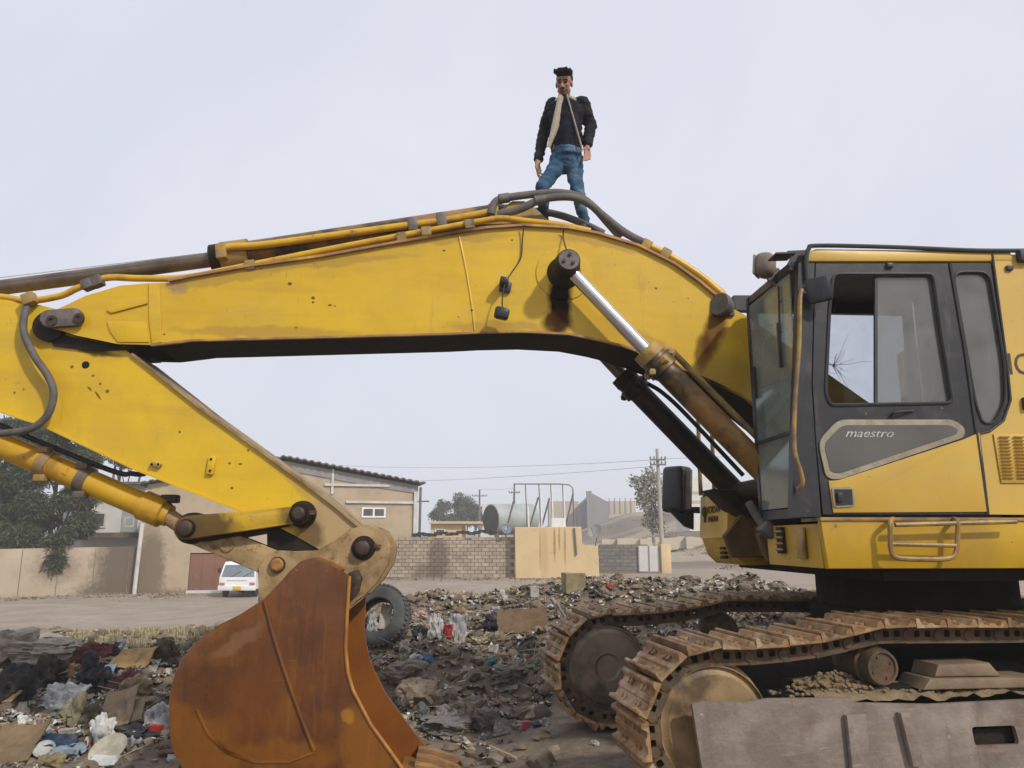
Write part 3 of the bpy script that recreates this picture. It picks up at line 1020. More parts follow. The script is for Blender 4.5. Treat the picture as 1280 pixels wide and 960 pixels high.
# arm ----------------------------------------------------------------
YA = 0.24
arm_px = [(-215, 452), (-262, 420), (-272, 398), (-250, 382), (-60, 376), (0, 374), (40, 379), (85, 390), (140, 425), (168, 446), (250, 511), (328, 567), (375, 601), (420, 635), (452, 662), (470, 690),
          (455, 706), (425, 700), (394, 684), (366, 668), (335, 652), (306, 642), (169, 588), (53, 533), (0, 516), (-60, 496)]
b = B()
b.prism(EF.pts(arm_px, -YA), EF, -YA, YA)
arm = obj('arm', b, M['arm'], ex_root)
stain(M['arm'], ex_root, [
    (rootxyz(425, 668, -YA), (0.42, 0.5, 0.30), R(38), (0.40, 0.28, 0.14), 0.95, 0.25),
    (rootxyz(385, 668, -YA), (0.15, 0.5, 0.14), 0, (0.10, 0.06, 0.03), 0.8, 0.15),
    (rootxyz(365, 600, -YA), (0.25, 0.5, 0.05), R(38), (0.32, 0.22, 0.06), 0.5, 0.2),
    (rootxyz(100, 432, -YA), (0.36, 0.5, 0.05), R(15), (0.05, 0.03, 0.012), 0.85, 0.1),
    (rootxyz(107, 456, -YA), (0.03, 0.5, 0.03), 0, (0.02, 0.012, 0.01), 0.95, 0.02)] +
      [(rootxyz(px, py, -YA), (r, 0.5, r * w), R(a), (0.09, 0.05, 0.02), 0.85, 0.02) for px, py, r, w, a in
       ((90, 459, .016, 1, 0), (116, 470, .012, 1, 0), (125, 480, .012, 1, 0), (134, 489, .018, 1, 0), (122, 494, .05, .2, 50), (112, 486, .03, .3, 40), (287, 579, .012, 1, 0), (300, 580, .02, .5, 0), (310, 563, .012, 1, 0), (290, 610, .014, 1, 0), (18, 491, .012, 1, 0), (225, 540, .012, 1, 0))])
b = B()
strip(b, EF.pts([(165, 444), (250, 511), (328, 567), (375, 601), (420, 635), (450, 661)], -YA), EF, -YA - 0.03, YA + 0.03, 0.02)
obj('top_flange', b, M['tan'], arm)
b = B()
strip(b, EF.pts([(-60, 494), (0, 516), (53, 533), (169, 588), (306, 642)], -YA), EF, -YA - 0.02, -YA + 0.001, 0.014, 1)
obj('bottom_flange', b, M['arm'], arm)
for q, sz, a in (((196, 581), (0.085, 0.05, 0.035), 15), ((265, 582), (0.06, 0.04, 0.15), 5)):
    b = B()
    b.box((at_(*q, -YA)[0], -YA - 0.015, at_(*q, -YA)[1]), sz, EF, Matrix.Rotation(R(a), 3, 'Y'), 0.008)
    mt = obj('mounting_block', b, M['arm'] if sz[2] > 0.1 else M['tan'], arm)
    for dx, dz in ((-0.025, 0), (0.025, 0)) if sz[2] < 0.1 else ((0, 0.05), (0, -0.045)):
        b = B()
        x, z = at_(*q, -YA)
        b.lathe(EF.w(x + dx, -YA - 0.044, z + dz), EF.ey, [(0, 0.010), (0.02, 0.012)], 8)
        obj('bolt', b, M['oil_black'], arm)
b = B()
b.lathe(loc3(107, 456, -YA - 0.002), EF.ey * -1, [(0, 0.032), (0.006, 0.026), (0.007, 0.01)], 14)
obj('plug', b, M['oil_black'], arm)
b = B()
b.tube(smooth_path([loc3(37, 376, -0.28), loc3(31, 392, -0.31), loc3(30, 415, -0.33), loc3(43, 445, -0.34), loc3(60, 470, -0.34), loc3(67, 492, -0.34), loc3(60, 518, -0.34),
                    loc3(40, 535, -0.33), loc3(10, 541, -0.3), loc3(-40, 545, -0.2)], 8), 0.03, 12)
obj('hydraulic_hose', b, M['hose'], arm)
# bucket cylinder -----------------------------------------------------
bc0, bc1, bcp = loc3(-185, 478, 0), loc3(212, 645, 0), loc3(232, 660, 0)
dd = (bc1 - bc0).normalized()
Lc = (bc1 - bc0).length
b = B()
b.lathe(bc0, dd, [(0, 0.105), (Lc - 0.25, 0.105), (Lc - 0.245, 0.125), (Lc - 0.06, 0.125), (Lc - 0.05, 0.10), (Lc, 0.09)], 28)
bcyl = obj('bucket_cylinder', b, M['cyl_yellow'], ex_root)
b = B()
b.tube([bc1 - dd * 0.05, bcp], 0.07, 16)
obj('rod', b, M['tan'], bcyl)
for t in (0.598, 0.72):
    b = B()
    p = bc0 + dd * (Lc * t)
    b.lathe(p, dd, [(0, 0.10), (0.001, 0.116), (0.09, 0.116), (0.091, 0.10)], 28)
    b.box(p + dd * 0.05 + V((0, -0.05, -0.12)), (0.10, 0.09, 0.06), bev=0.012)
    b.box(p + dd * 0.05 + V((0, -0.05, 0.115)), (0.10, 0.09, 0.05), bev=0.012)
    obj('pipe_clamp', b, M['steel'] if t > 0.6 else M['dirty_yellow'], bcyl)
b = B()
up = V((0, 0, 1)) - dd * dd.z
up.normalize()
b.tube(smooth_path([bc0 + up * 0.15, bc0 + dd * (Lc - 0.8) + up * 0.15, bc0 + dd * (Lc - 0.45) + up * 0.20, bc0 + dd * (Lc - 0.35) + up * 0.24]), 0.022, 10)
b.box(bc1 - dd * 0.06 + up * 0.13, (0.14, 0.10, 0.07), bev=0.015)
obj('hydraulic_hose', b, M['blackrub'], bcyl)
# links and pins -------------------------------------------------------


def link_plate(b, pa, pb, ra, rb, y0, y1):
    a, c = V(at_(*pa, y0)), V(at_(*pb, y0))
    d = (c - a).normalized()
    ang = math.atan2(d.y, d.x)
    pts = []
    for k in range(9):
        t = ang + math.pi / 2 + math.pi * k / 8
        pts.append((a.x + ra * math.cos(t), a.y + ra * math.sin(t)))
    m = (a + c) / 2
    nrm = V((-d.y, d.x))
    for k in range(9):
        t = ang - math.pi / 2 + math.pi * k / 8
        pts.append((c.x + rb * math.cos(t), c.y + rb * math.sin(t)))
    b.prism(pts, EF, y0, y1, 0.012)


for s in (-1, 1):
    b = B()
    link_plate(b, (232, 660), (345, 706), 0.10, 0.11, -0.23 if s < 0 else 0.13, -0.13 if s < 0 else 0.23)
    hl = obj('bucket_link', b, M['tan'], ex_root)
    if s < 0:
        b = B()
        b.lathe(loc3(284, 682, -0.235), EF.ey * -1, [(-0.01, 0.055), (0.012, 0.05), (0.013, 0.035), (0.004, 0.03)], 18)
        obj('grease_boss', b, M['tan'], hl)
    b = B()
    link_plate(b, (232, 660), (373, 643), 0.095, 0.066, -0.36 if s < 0 else 0.27, -0.27 if s < 0 else 0.36)
    sl_ = obj('side_link', b, M['link_yellow'], ex_root)
stain(M['link_yellow'], ex_root, [(rootxyz(250, 660, -0.36), (0.33, 0.6, 0.2), R(5), (0.085, 0.055, 0.03), 0.9, 0.2), (rootxyz(300, 676, -0.36), (0.6, 0.8, 0.06), R(-8), (0.03, 0.02, 0.012), 0.85, 0.06), (rootxyz(370, 645, -0.36), (0.16, 0.6, 0.16), 0, (0.08, 0.05, 0.025), 0.7, 0.1)])
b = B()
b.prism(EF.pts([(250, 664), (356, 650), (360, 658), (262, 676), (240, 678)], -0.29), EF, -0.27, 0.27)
b.prism(EF.pts([(334, 662), (366, 657), (398, 686), (388, 692), (334, 690)], -0.22), EF, -0.225, 0.225)  # black block standing in for the shadow between arm and link
obj('spacer_and_gap_shade', b, M['oil_black'], ex_root)
for q, y, r, mm in (((231, 660), -0.40, 0.108, 'pin'), ((373, 642), -0.42, 0.094, 'pin'), ((453, 685), -0.40, 0.104, 'pin'), ((346, 706), -0.36, 0.095, 'pin_orange')):
    x, z = at_(*q, y)
    b = B()
    b.lathe(EF.w(x, y, z), EF.ey, [(0, r * 0.62), (0.015, r * 0.66), (0.05, r * 0.66), (0.051, r * 0.9), (0.10, r), (0.13, r), (0.131, r * 1.15), (0.2, r * 1.2), (-2 * y, r * 1.0)], 30)
    pn = obj('link_pin', b, M['oil_black'] if mm == 'pin' else M['pin'], ex_root)
    b = B()
    b.lathe(EF.w(x, y - 0.022, z), EF.ey, [(0, r * 0.40), (0.01, r * 0.55), (0.03, r * 0.58)], 24)
    obj('pin_head', b, M[mm], pn)
    b = B()
    b.box((x + r * 1.05, y + 0.07, z + 0.01), (0.06, 0.05, 0.035), EF, None, 0.006)
    obj('lock_bolt', b, M['pin'], pn)
# bucket ---------------------------------------------------------------
YK = 0.60
yk0 = -YK
side_px = [(436, 719), (425, 713), (410, 704), (391, 697), (375, 702), (362, 714), (353, 725), (330, 750), (300, 768), (278, 779), (258, 792), (240, 807), (227, 824), (219, 841),
           (213, 862), (211, 879), (211, 919), (217, 942), (230, 966), (255, 985), (300, 1000), (380, 1010), (460, 1010), (515, 1005),
           (540, 1000), (521, 985), (503, 962), (481, 931), (462, 905), (440, 862), (434, 841), (431, 810), (433, 766)]
sp = EF.pts(side_px, yk0)
b = B()
b.prism(sp, EF, -YK, -YK + 0.035, 0.006)
bucket = obj('bucket', b, M['bucket'], ex_root, label='rusty brown bucket with worn paint')
b = B()
b.prism(sp, EF, YK - 0.035, YK, 0.006)
obj('side_plate', b, M['bucket_in'], bucket)
stain(M['bucket'], ex_root, [(rootxyz(250, 935, -YK), (0.36, 0.3, 0.30), 0, (0.25, 0.095, 0.008), 0.5, 0.4),
                             (rootxyz(460, 945, -YK), (0.20, 0.3, 0.42), R(-25), (0.27, 0.10, 0.008), 0.5, 0.3),
                             (rootxyz(435, 895, -YK), (0.045, 0.3, 0.07), 0, (0.36, 0.18, 0.02), 0.6, 0.13),
                             (rootxyz(350, 945, -YK), (0.5, 0.3, 0.12), 0, (0.24, 0.09, 0.008), 0.5, 0.3),
                             (rootxyz(400, 735, -YK), (0.28, 0.3, 0.16), R(20), (0.10, 0.045, 0.022), 0.6, 0.25),
                             (rootxyz(300, 800, -YK), (0.25, 0.3, 0.06), R(-35), (0.22, 0.12, 0.06), 0.45, 0.2)])
shell = sp[1:25]
b = B()
inner = []
cen = V(EF.at(380, 860, yk0))
for i, p in enumerate(shell):
    a = V(shell[max(0, i - 1)])
    c = V(shell[min(len(shell) - 1, i + 1)])
    dvec = (c - a).normalized()
    nrm = V((-dvec.y, dvec.x))
    if nrm.dot(cen - V(p)) < 0:
        nrm = -nrm
    inner.append(tuple(V(p) + nrm * 0.03))
for i in range(len(shell) - 1):
    b.prism([shell[i], shell[i + 1], inner[i + 1], inner[i]], EF, -YK + 0.036, YK - 0.036)
bmesh.ops.remove_doubles(b.bm, verts=b.bm.verts, dist=0.0006)
obj('shell', b, M['bucket_in'], bucket)
b = B()
b.tube(smooth_path([EF.w(x, yk0 - 0.004, z) for x, z in EF.pts([(331, 752), (341, 790), (353, 829), (372, 884), (393, 938)], yk0)]), 0.016, 8)
obj('weld_seam', b, M['bucket'], bucket)
b = B()
strip(b, EF.pts([(393, 938), (360, 950), (320, 950), (285, 938), (262, 915), (248, 885)], yk0), EF, yk0 - 0.010, yk0, 0.02)
obj('wear_strip', b, M['bucket'], bucket)
M['lip_edge'] = pm('worn_edge', (0.42, 0.19, 0.03), (0.28, 0.10, 0.02), 8, 0.45, 0.1, 0.1)
b = B()
b.tube([EF.w(x, yk0 - 0.002, z) for x, z in EF.pts([(437, 720), (434, 766), (432, 810), (435, 841), (441, 862), (463, 905), (482, 931), (504, 962), (522, 985)], yk0)], 0.014, 8)
obj('edge_weld', b, M['lip_edge'], bucket)
lip0, lip1 = EF.at(490, 1010, yk0), EF.at(536, 1006, yk0)
b = B()
b.prism([(lip0[0], lip0[1]), (lip0[0], lip0[1] + 0.06), (lip1[0], lip1[1] + 0.03), (lip1[0], lip1[1])], EF, -YK, YK, 0.006)
obj('cutting_edge', b, M['tooth'], bucket)
for k in range(5):
    y = -YK + 0.09 + k * (2 * YK - 0.18) / 4
    b = B()
    x1, z1 = lip1
    vs = []
    for (xx, hw, za, zb) in ((x1 - 0.14, 0.07, z1 - 0.02, z1 + 0.13), (x1 - 0.02, 0.07, z1 - 0.02, z1 + 0.11), (x1 + 0.12, 0.055, z1 - 0.005, z1 + 0.065), (x1 + 0.23, 0.045, z1 + 0.008, z1 + 0.03)):
        vs.append([EF.w(xx, y - hw, za), EF.w(xx, y + hw, za), EF.w(xx, y + hw * 0.8, zb), EF.w(xx, y - hw * 0.8, zb)])
    flat = [v for r_ in vs for v in r_]
    fs = [(0, 1, 2, 3), (15, 14, 13, 12)]
    for r_ in range(3):
        for q in range(4):
            fs.append((r_ * 4 + q, r_ * 4 + (q + 1) % 4, (r_ + 1) * 4 + (q + 1) % 4, (r_ + 1) * 4 + q))
    b.raw(flat, fs)
    obj('tooth', b, M['tooth'], bucket)
ear_px = [(322, 712), (333, 694), (348, 688), (368, 689), (396, 690), (420, 677), (438, 661), (460, 655), (478, 663), (489, 684), (485, 706), (470, 730), (452, 748), (437, 757),
          (420, 775), (380, 775), (345, 770), (322, 752), (325, 735)]
for s in (-1, 1):
    b = B()
    b.prism(EF.pts(ear_px, -0.33), EF, -0.33 if s < 0 else 0.25, -0.25 if s < 0 else 0.33, 0.012)
    obj('ear_plate', b, M['tan'], bucket)
b = B()
b.prism(EF.pts([(436, 716), (448, 712), (453, 722), (449, 740), (440, 750)], -0.36), EF, -0.40, -0.33, 0.01)
obj('lock_bracket', b, M['pin'], bucket)

# cab --------------------------------------------------------------------
YN, YF = -1.50, -0.52          # near and far side of the cab
cs = lambda pl, y=YN: EF.pts(pl, y)
xf = at_(1009, 480, YN)[0] - 0.02
zfl = at_(1030, 646, YN)[1]
zrf = at_(1100, 327, YN)[1]
xr = at_(1250, 500, YN)[0]
# near side frame (front pillar + rear pillar area), black
win_q = rounded(cs([(1190, 340), (1236, 340), (1246, 400), (1255, 455), (1257, 503), (1243, 529), (1228, 530), (1219, 505)]), 0.09, 5)
b = B()
b.prism(cs([(1186, 329), (1239, 329), (1258, 460), (1262, 500), (1253, 526), (1236, 539), (1221, 543)]), EF, YN - 0.004, YN + 0.06, holes=[win_q])
b.prism(cs([(998, 329), (1018, 329), (1016, 400), (1014, 480), (1026, 646), (990, 646), (991, 560), (996, 420)]), EF, YN - 0.004, YN + 0.07)
cabx = [xf, xr]
# far side frame with its window
zt2 = at_(1060, 394, YF)[1]
zb2 = at_(1060, 560, YF)[1]
b.prism([(xf, zfl), (xr, zfl), (xr, zrf), (xf, zrf)], EF, YF - 0.05, YF, holes=[[(xf + 0.07, zb2), (xf + 0.07, zt2), (at_(1128, 400, YF)[0], zt2), (at_(1135, 520, YF)[0], zb2)]])
# front frame, rear wall, floor, headliner
for y in (YF - 0.055,):
    b.box((xf, y, (zfl + zrf) / 2), (0.05, 0.05, zrf - zfl - 0.01), EF)
b.box((xf + 0.012, (YN + YF) / 2, zrf - 0.03), (0.06, YF - YN - 0.10, 0.06), EF)
b.box((xf + 0.012, (YN + YF) / 2, zfl + 0.035), (0.06, YF - YN - 0.10, 0.07), EF)
b.box((xr + 0.03, (YN + YF) / 2, (zfl + zrf) / 2), (0.05, YF - YN - 0.11, zrf - zfl - 0.02), EF)
b.box(((xf + xr) / 2, (YN + YF) / 2, zfl + 0.02), (xr - xf - 0.1, YF - YN - 0.13, 0.04), EF)
b.box(((xf + xr) / 2, (YN + YF) / 2, zrf - 0.02), (xr - xf - 0.1, YF - YN - 0.13, 0.04), EF)
cab = obj('cab', b, M['black'], ex_root)
b = B()
b.prism(cs([(1008, 327.5), (1268, 327.5), (1262, 314), (1020, 311), (1010, 315)]), EF, YN - 0.012, YF + 0.01, 0.02)
obj('roof', b, M['cab_yellow'], cab)
b = B()
b.tube(smooth_path([loc3(1009, 350, YN - 0.02), loc3(1008, 325, YN - 0.02), loc3(1011, 311, YN - 0.02), loc3(1024, 307, YN - 0.02), loc3(1120, 309, YN - 0.02), loc3(1220, 313, YN - 0.02), loc3(1300, 313, YN - 0.02)]), 0.017, 8)
obj('roof_rail', b, M['blackrub'], cab)
b = B()
b.box((xf - 0.05, YN + 0.11, zrf + 0.065), (0.15, 0.16, 0.012), EF, Matrix.Rotation(R(-3), 3, 'Y'))
b.prism(cs([(1006, 313), (984, 314), (988, 322), (984, 330), (992, 340), (1000, 343), (1006, 338)], YN + 0.06), EF, YN + 0.05, YN + 0.065)
obj('sun_visor', b, M['black'], cab)
b = B()
b.box((xf - 0.012, (YN + YF) / 2 + 0.01, (zfl + zrf) / 2), (0.012, YF - YN - 0.16, zrf - zfl - 0.16), EF)
obj('windscreen', b, M['glass_front'], cab)
b = B()
b.box((xf - 0.025, (YN + YF) / 2 + 0.01, zfl + 0.62), (0.02, YF - YN - 0.15, 0.022), EF)
b.tube([EF.w(xf - 0.03, YN + 0.25, zrf - 0.12), EF.w(xf - 0.035, YN + 0.30, zfl + 1.15)], 0.008, 6)
b.box((xf - 0.035, YN + 0.30, zfl + 1.30), (0.015, 0.03, 0.35), EF)
b.box((xf - 0.035, YF - 0.14, zfl + 1.12), (0.02, 0.03, 0.26), EF)
obj('wiper', b, M['black'], cab)
b = B()
b.prism(win_q, EF, YN + 0.015, YN + 0.025)
obj('quarter_window', b, M['glass_dust'], cab)
b = B()
ring = [EF.w(x, YN - 0.006, z) for x, z in win_q]
b.tube(ring + [ring[0]], 0.010, 6, caps=False)
obj('window_seal', b, M['blackrub'], cab)
b = B()
b.tube(smooth_path([loc3(1003, 362, YN - 0.05), loc3(1000, 375, YN - 0.07), loc3(999, 430, YN - 0.07), loc3(994, 500, YN - 0.07), loc3(993, 560, YN - 0.07), loc3(1001, 590, YN - 0.07), loc3(1003, 604, YN - 0.06), loc3(997, 612, YN - 0.03)]), 0.016, 10)
obj('handrail', b, M['rail'], cab)
b = B()
b.box((at_(1024, 366, YN - 0.1)[0], YN - 0.10, at_(1024, 366, YN)[1] - 0.01), (0.17, 0.05, 0.19), EF, Matrix.Rotation(R(-8), 3, 'Y') @ Matrix.Rotation(R(-25), 3, 'Z'), 0.025)
b.tube([loc3(1004, 360, YN - 0.03), loc3(1020, 362, YN - 0.1)], 0.016, 8)
obj('mirror', b, M['black'], cab)
b = B()
c = loc3(957, 332, YN + 0.35)
rl = Matrix.Rotation(R(6), 3, 'Y') @ Matrix.Rotation(R(-35), 3, 'Z')
b.box(c, (0.14, 0.17, 0.19), None, rl, 0.05)
M['lampshell'] = pm('dusty_lamp_shell', (0.20, 0.155, 0.12), (0.13, 0.10, 0.08), 9, 0.7, 0, 0.2, 60)
wl = obj('work_lamp', b, M['lampshell'], cab)
b = B()
b.box(c + rl @ V((-0.072, 0, 0)), (0.02, 0.14, 0.16), None, rl, 0.008)
obj('lens', b, M['lens'], cab)
b = B()
b.tube(smooth_path([c + V((0.03, 0, -0.09)), loc3(961, 350, YN + 0.35), loc3(975, 362, YN + 0.33), EF.w(xf - 0.02, YN + 0.28, zrf - 0.24)]), 0.014, 8)
b.tube(smooth_path([c + V((0.05, 0, -0.05)), loc3(972, 338, YN + 0.35), EF.w(xf - 0.05, YN + 0.35, zrf - 0.05)]), 0.02, 8)
obj('lamp_bracket', b, M['steel'], cab)
b = B()
fx0, fx1 = xf + 0.08, at_(1128, 400, YF)[0] - 0.01
b.box(((fx0 + fx1) / 2, YF - 0.025, (zt2 + zb2) / 2), (fx1 - fx0, 0.006, zt2 - zb2 - 0.01), EF)
obj('far_window', b, M['glass_clear'], cab)
b = B()
cxk, czk = at_(1040, 458, YF)
for k in range(16):
    a = random.uniform(-1.2, 1.2) + (math.pi if k % 4 == 0 else 0)
    L = random.uniform(0.10, 0.42)
    pts = [EF.w(cxk + t * L * math.cos(a) + random.uniform(-0.012, 0.012), YF - 0.03, czk + t * L * math.sin(a) + random.uniform(-0.012, 0.012)) for t in (0.02, 0.35, 0.7, 1.0)]
    b.tube(pts, [0.0022, 0.0018, 0.0013, 0.0007], 4)
for k in range(7):
    a = k * 0.9
    b.tube([EF.w(cxk + 0.07 * math.cos(a + t), YF - 0.03, czk + 0.07 * math.sin(a + t)) for t in (0, 0.4, 0.7)], 0.0014, 4)
b.ball(EF.w(cxk, YF - 0.03, czk), (0.010, 0.003, 0.014), 1)
obj('glass_cracks', b, M['crack'], cab)
# seat and console inside
b = B()
sx = at_(1150, 500, -1.0)[0]
sz = zfl
b.box((sx + 0.05, -1.0, sz + 0.52), (0.52, 0.50, 0.14), EF, None, 0.05)
b.box((sx + 0.30, -1.0, sz + 0.95), (0.14, 0.50, 0.80), EF, Matrix.Rotation(R(10), 3, 'Y'), 0.06)
b.box((sx + 0.36, -1.0, sz + 1.42), (0.10, 0.28, 0.20), EF, Matrix.Rotation(R(10), 3, 'Y'), 0.04)
b.box((sx + 0.05, -1.0, sz + 0.24), (0.30, 0.34, 0.42), EF, None, 0.02)
obj('seat', b, M['seat'], cab)
b = B()
for yy in (-1.34, -0.72):
    b.box((sx - 0.12, yy, sz + 0.36), (0.5, 0.14, 0.55), EF, None, 0.03)
    b.tube([EF.w(sx - 0.28, yy, sz + 0.62), EF.w(sx - 0.32, yy, sz + 0.84)], [0.012, 0.012], 8)
    b.ball(EF.w(sx - 0.32, yy, sz + 0.86), 0.035, 2)
obj('control_console', b, M['black'], cab)
# door -----------------------------------------------------------------
door_out = cs([(1019, 330), (1186, 330), (1205, 440), (1233, 643), (1028, 643), (1020, 560), (1015, 480), (1017, 400)])
win = rounded(cs([(1041, 343), (1165, 343), (1176, 420), (1190, 504), (1036, 507), (1031, 490), (1036, 383)]), 0.05, 4)
low = rounded(cs([(1021, 552), (1046, 525), (1190, 525), (1204, 536), (1203, 547), (1046, 600), (1031, 598)]), 0.06, 4)
b = B()
b.prism(door_out, EF, YN - 0.012, YN + 0.035, holes=[win])
door = obj('door', b, M['black'], ex_root)
b = B()
b.prism(cs([(1047, 601), (1203, 549.5), (1222, 541), (1232, 640), (1040, 641), (1034, 601)]), EF, YN - 0.022, YN - 0.0125, 0.004)
obj('lower_panel', b, M['cab_yellow'], door)
b = B()
b.prism(low, EF, YN - 0.024, YN - 0.0125, 0.003)
obj('glazing_seal', b, M['seal'], door)
cx = sum(p[0] for p in low) / len(low)
cz = sum(p[1] for p in low) / len(low)
low2 = rounded(cs([(1028, 555), (1050, 532), (1186, 532), (1195, 538), (1193, 543), (1047, 592), (1036, 590)]), 0.05, 4)
b = B()
b.prism(low2, EF, YN - 0.028, YN - 0.0245)
obj('lower_glazing', b, M['darkpanel'], door)
b = B()
b.prism([p for p in cs([(1096, 341), (1166, 341), (1177, 420), (1190, 506), (1095, 507)])], EF, YN + 0.012, YN + 0.018)
obj('window_pane', b, M['glass_dust'], door)
b = B()
b.prism(cs([(1094, 343), (1097.5, 343), (1097.5, 507), (1094, 507)]), EF, YN + 0.004, YN + 0.024)
obj('pane_edge', b, M['blackrub'], door)
b = B()
ring = [EF.w(x, YN - 0.013, z) for x, z in win]
b.tube(ring + [ring[0]], 0.013, 6, caps=False)
obj('window_seal', b, M['blackrub'], door)
b = B()
b.prism(rounded(cs([(1037, 609), (1064, 609), (1066, 633), (1040, 635)]), 0.02), EF, YN - 0.032, YN - 0.0225, 0.003)
la = obj('latch', b, M['seal'], door)
b = B()
b.prism(cs([(1040, 612), (1062, 612), (1063, 631), (1042, 632)]), EF, YN - 0.036, YN - 0.0325)
b.box((at_(1046, 622, YN)[0], YN - 0.045, at_(1046, 622, YN)[1]), (0.035, 0.02, 0.06), EF, None, 0.004)
obj('latch_handle', b, M['black'], door)
b = B()
b.tube(smooth_path([loc3(1113, 521, YN - 0.015), loc3(1118, 516, YN - 0.045), loc3(1130, 514, YN - 0.045), loc3(1141, 514, YN - 0.015)]), 0.009, 8)
obj('handle', b, M['blackrub'], door)
b = B()
b.box((at_(1110, 333, YN)[0], YN - 0.02, at_(1110, 333, YN)[1]), (0.05, 0.03, 0.035), EF, None, 0.005)
obj('hinge', b, M['black'], door)
b = B()
ln = [EF.w(x, YN - 0.014, z) for x, z in cs([(1186, 330), (1205, 440), (1233, 643)])]
b.tube(ln, 0.013, 6)
obj('door_seal', b, M['blackrub'], door)
ox, oz = at_(1057, 546, YN - 0.03)
lettering('maestro', lambda u, v, d: EF.w(ox + u, YN - 0.0285 - d, oz + v * 0.8), at_(1118, 546, YN - 0.03)[0] - ox, M['white_letter'], door, 0.45, label='white cursive lettering')

# house behind the cab ---------------------------------------------------
zdk = at_(1100, 650, YN)[1]
b = B()
xh0 = at_(1240, 320, YN)[0]
hp = cs([(1239, 318), (1258, 460), (1262, 500), (1253, 526), (1236, 539), (1222, 543), (1234, 643)])
x_end = 6.3
ztop = at_(1240, 318, YN)[1]
b.prism(hp + [(x_end, zdk + 0.01), (x_end, ztop)], EF, YN - 0.006, YN + 0.05)
b.box(((xr + 0.1 + x_end) / 2, -0.99, (zdk + ztop) / 2), (x_end - xr - 0.12, 0.86, ztop - zdk - 0.04), EF, None, 0.04)
b.box(((xr + 1.0 + x_end) / 2, 0.48, (zdk + ztop) / 2), (x_end - xr - 1.02, 2.0, ztop - zdk - 0.04), EF, None, 0.04)
house = obj('house', b, M['cab_yellow'], ex_root)
b = B()
ln = [EF.w(x, YN - 0.012, z) for x, z in cs([(1239, 318), (1258, 460), (1262, 500), (1253, 526), (1236, 539), (1222, 543), (1234, 643)])]
b.tube(ln, 0.009, 6)
obj('panel_seal', b, M['blackrub'], house)
b = B()
b.prism(cs([(1240, 543), (1340, 543), (1340, 604), (1250, 604)]), EF, YN - 0.018, YN - 0.0065, 0.004)
lv = obj('louver_panel', b, M['cab_yellow'], house)
b = B()
b.prism([(0, 0), (0.072, 0), (0.072, 0.012), (0, 0.012)], EF, -0.016, 0.0, 0.003)
first = None
for cidx in range(4):
    for ridx in range(13):
        q = (1246 + cidx * 18 + ridx * 0.45, 548 + ridx * 4.2)
        x, z = at_(q[0], q[1], YN)
        if first is None:
            for v in b.bm.verts:
                l = v.co - EF.o
                l = V((l.dot(EF.ex), l.dot(EF.ey), v.co.z))
                v.co = EF.w(l.x + x, YN - 0.019 + l.y + (l.z - 0.006) * -0.7, z + l.z)
            first = obj('slat', b, M['cab_yellow'], lv)
            fx, fz = x, z
            fo = WL[first.name]
        else:
            d = EF.w(x, 0, z) - EF.w(fx, 0, fz)
            inst(first, 'slat', lv, Matrix.Translation(fo + d))
ox2, oz2 = at_(1262, 468, YN)
lettering('IC', lambda u, v, d: EF.w(ox2 + u, YN - 0.0075 - d, oz2 + v * 1.2), 0.16, M['black_letter'], house)
b = B()
b.box((at_(1258, 322, YN)[0] + 0.0, YN - 0.01, at_(1258, 336, YN)[1]), (0.05, 0.04, 0.04), EF, None, 0.008)
b.box((at_(1279, 505, YN)[0], YN - 0.02, at_(1279, 505, YN)[1]), (0.03, 0.04, 0.09), EF, None, 0.008)
b.box((at_(1276, 322, YN)[0], YN - 0.03, at_(1276, 322, YN)[1]), (0.09, 0.06, 0.09), EF, None, 0.01)
obj('panel_catch', b, M['blackrub'], house)
# deck skirt under the cab
YS = YN - 0.05
b = B()
zs1, zs0 = at_(1100, 649, YS)[1], at_(1100, 711, YS)[1]
xs0 = at_(1026, 655, YS)[0]
for y0_, y1_, pts in ((YS, YS + 0.06, [(xs0 + 0.03, zs0), (x_end, zs0), (x_end, zs1), (xs0, zs1)]),):
    b.prism(pts, EF, y0_, y1_, 0.012)
b.prism([(xs0 + 0.02, zs0 + 0.002), (x_end, zs0 + 0.002), (x_end, zs1 - 0.03), (xs0 + 0.012, zs1 - 0.03)], EF, YS + 0.06, -0.55)
skirt = obj('deck_skirt', b, M['skirt'], ex_root)
b = B()
b.prism([(xs0 - 0.005, zs1 - 0.012), (x_end, zs1 - 0.012), (x_end, zs1 + 0.012), (xs0 - 0.005, zs1 + 0.012)], EF, YS - 0.012, YS + 0.3, 0.004)
obj('deck_edge', b, M['rail'], skirt)
b = B()
for (yy, zz, hh, ww, nb) in ((-1.22, zs0 + 0.17, 0.22, 0.13, 4), (-0.86, zs0 + 0.19, 0.20, 0.12, 0)):
    b = B()
    b.box((xs0 - 0.004, yy, zz), (0.02, ww, hh), EF, None, 0.004)
    obj('front_vent', b, M['rail'] if nb else M['oil_black'], skirt)
b = B()
for k in range(4):
    b.box((xs0 - 0.02, -0.86, zs0 + 0.12 + k * 0.045), (0.012, 0.12, 0.014), EF, Matrix.Rotation(R(30), 3, 'Y'))
obj('vent_slat', b, M['dirty_yellow'], skirt)
b = B()
P_ = lambda px, py, y=YS - 0.09: loc3(px, py, y)
b.tube(smooth_path([P_(1117, 649, YS), P_(1113, 652), P_(1113, 672), P_(1114, 688), P_(1121, 697), P_(1150, 699), P_(1185, 698), P_(1195, 690), P_(1197, 670), P_(1197, 652), P_(1192, 649, YS)], 5), 0.017, 8)
b.tube([P_(1114, 680), P_(1196, 682)], 0.015, 8)
b.tube([P_(1119, 656), P_(1270, 652)], 0.016, 8)
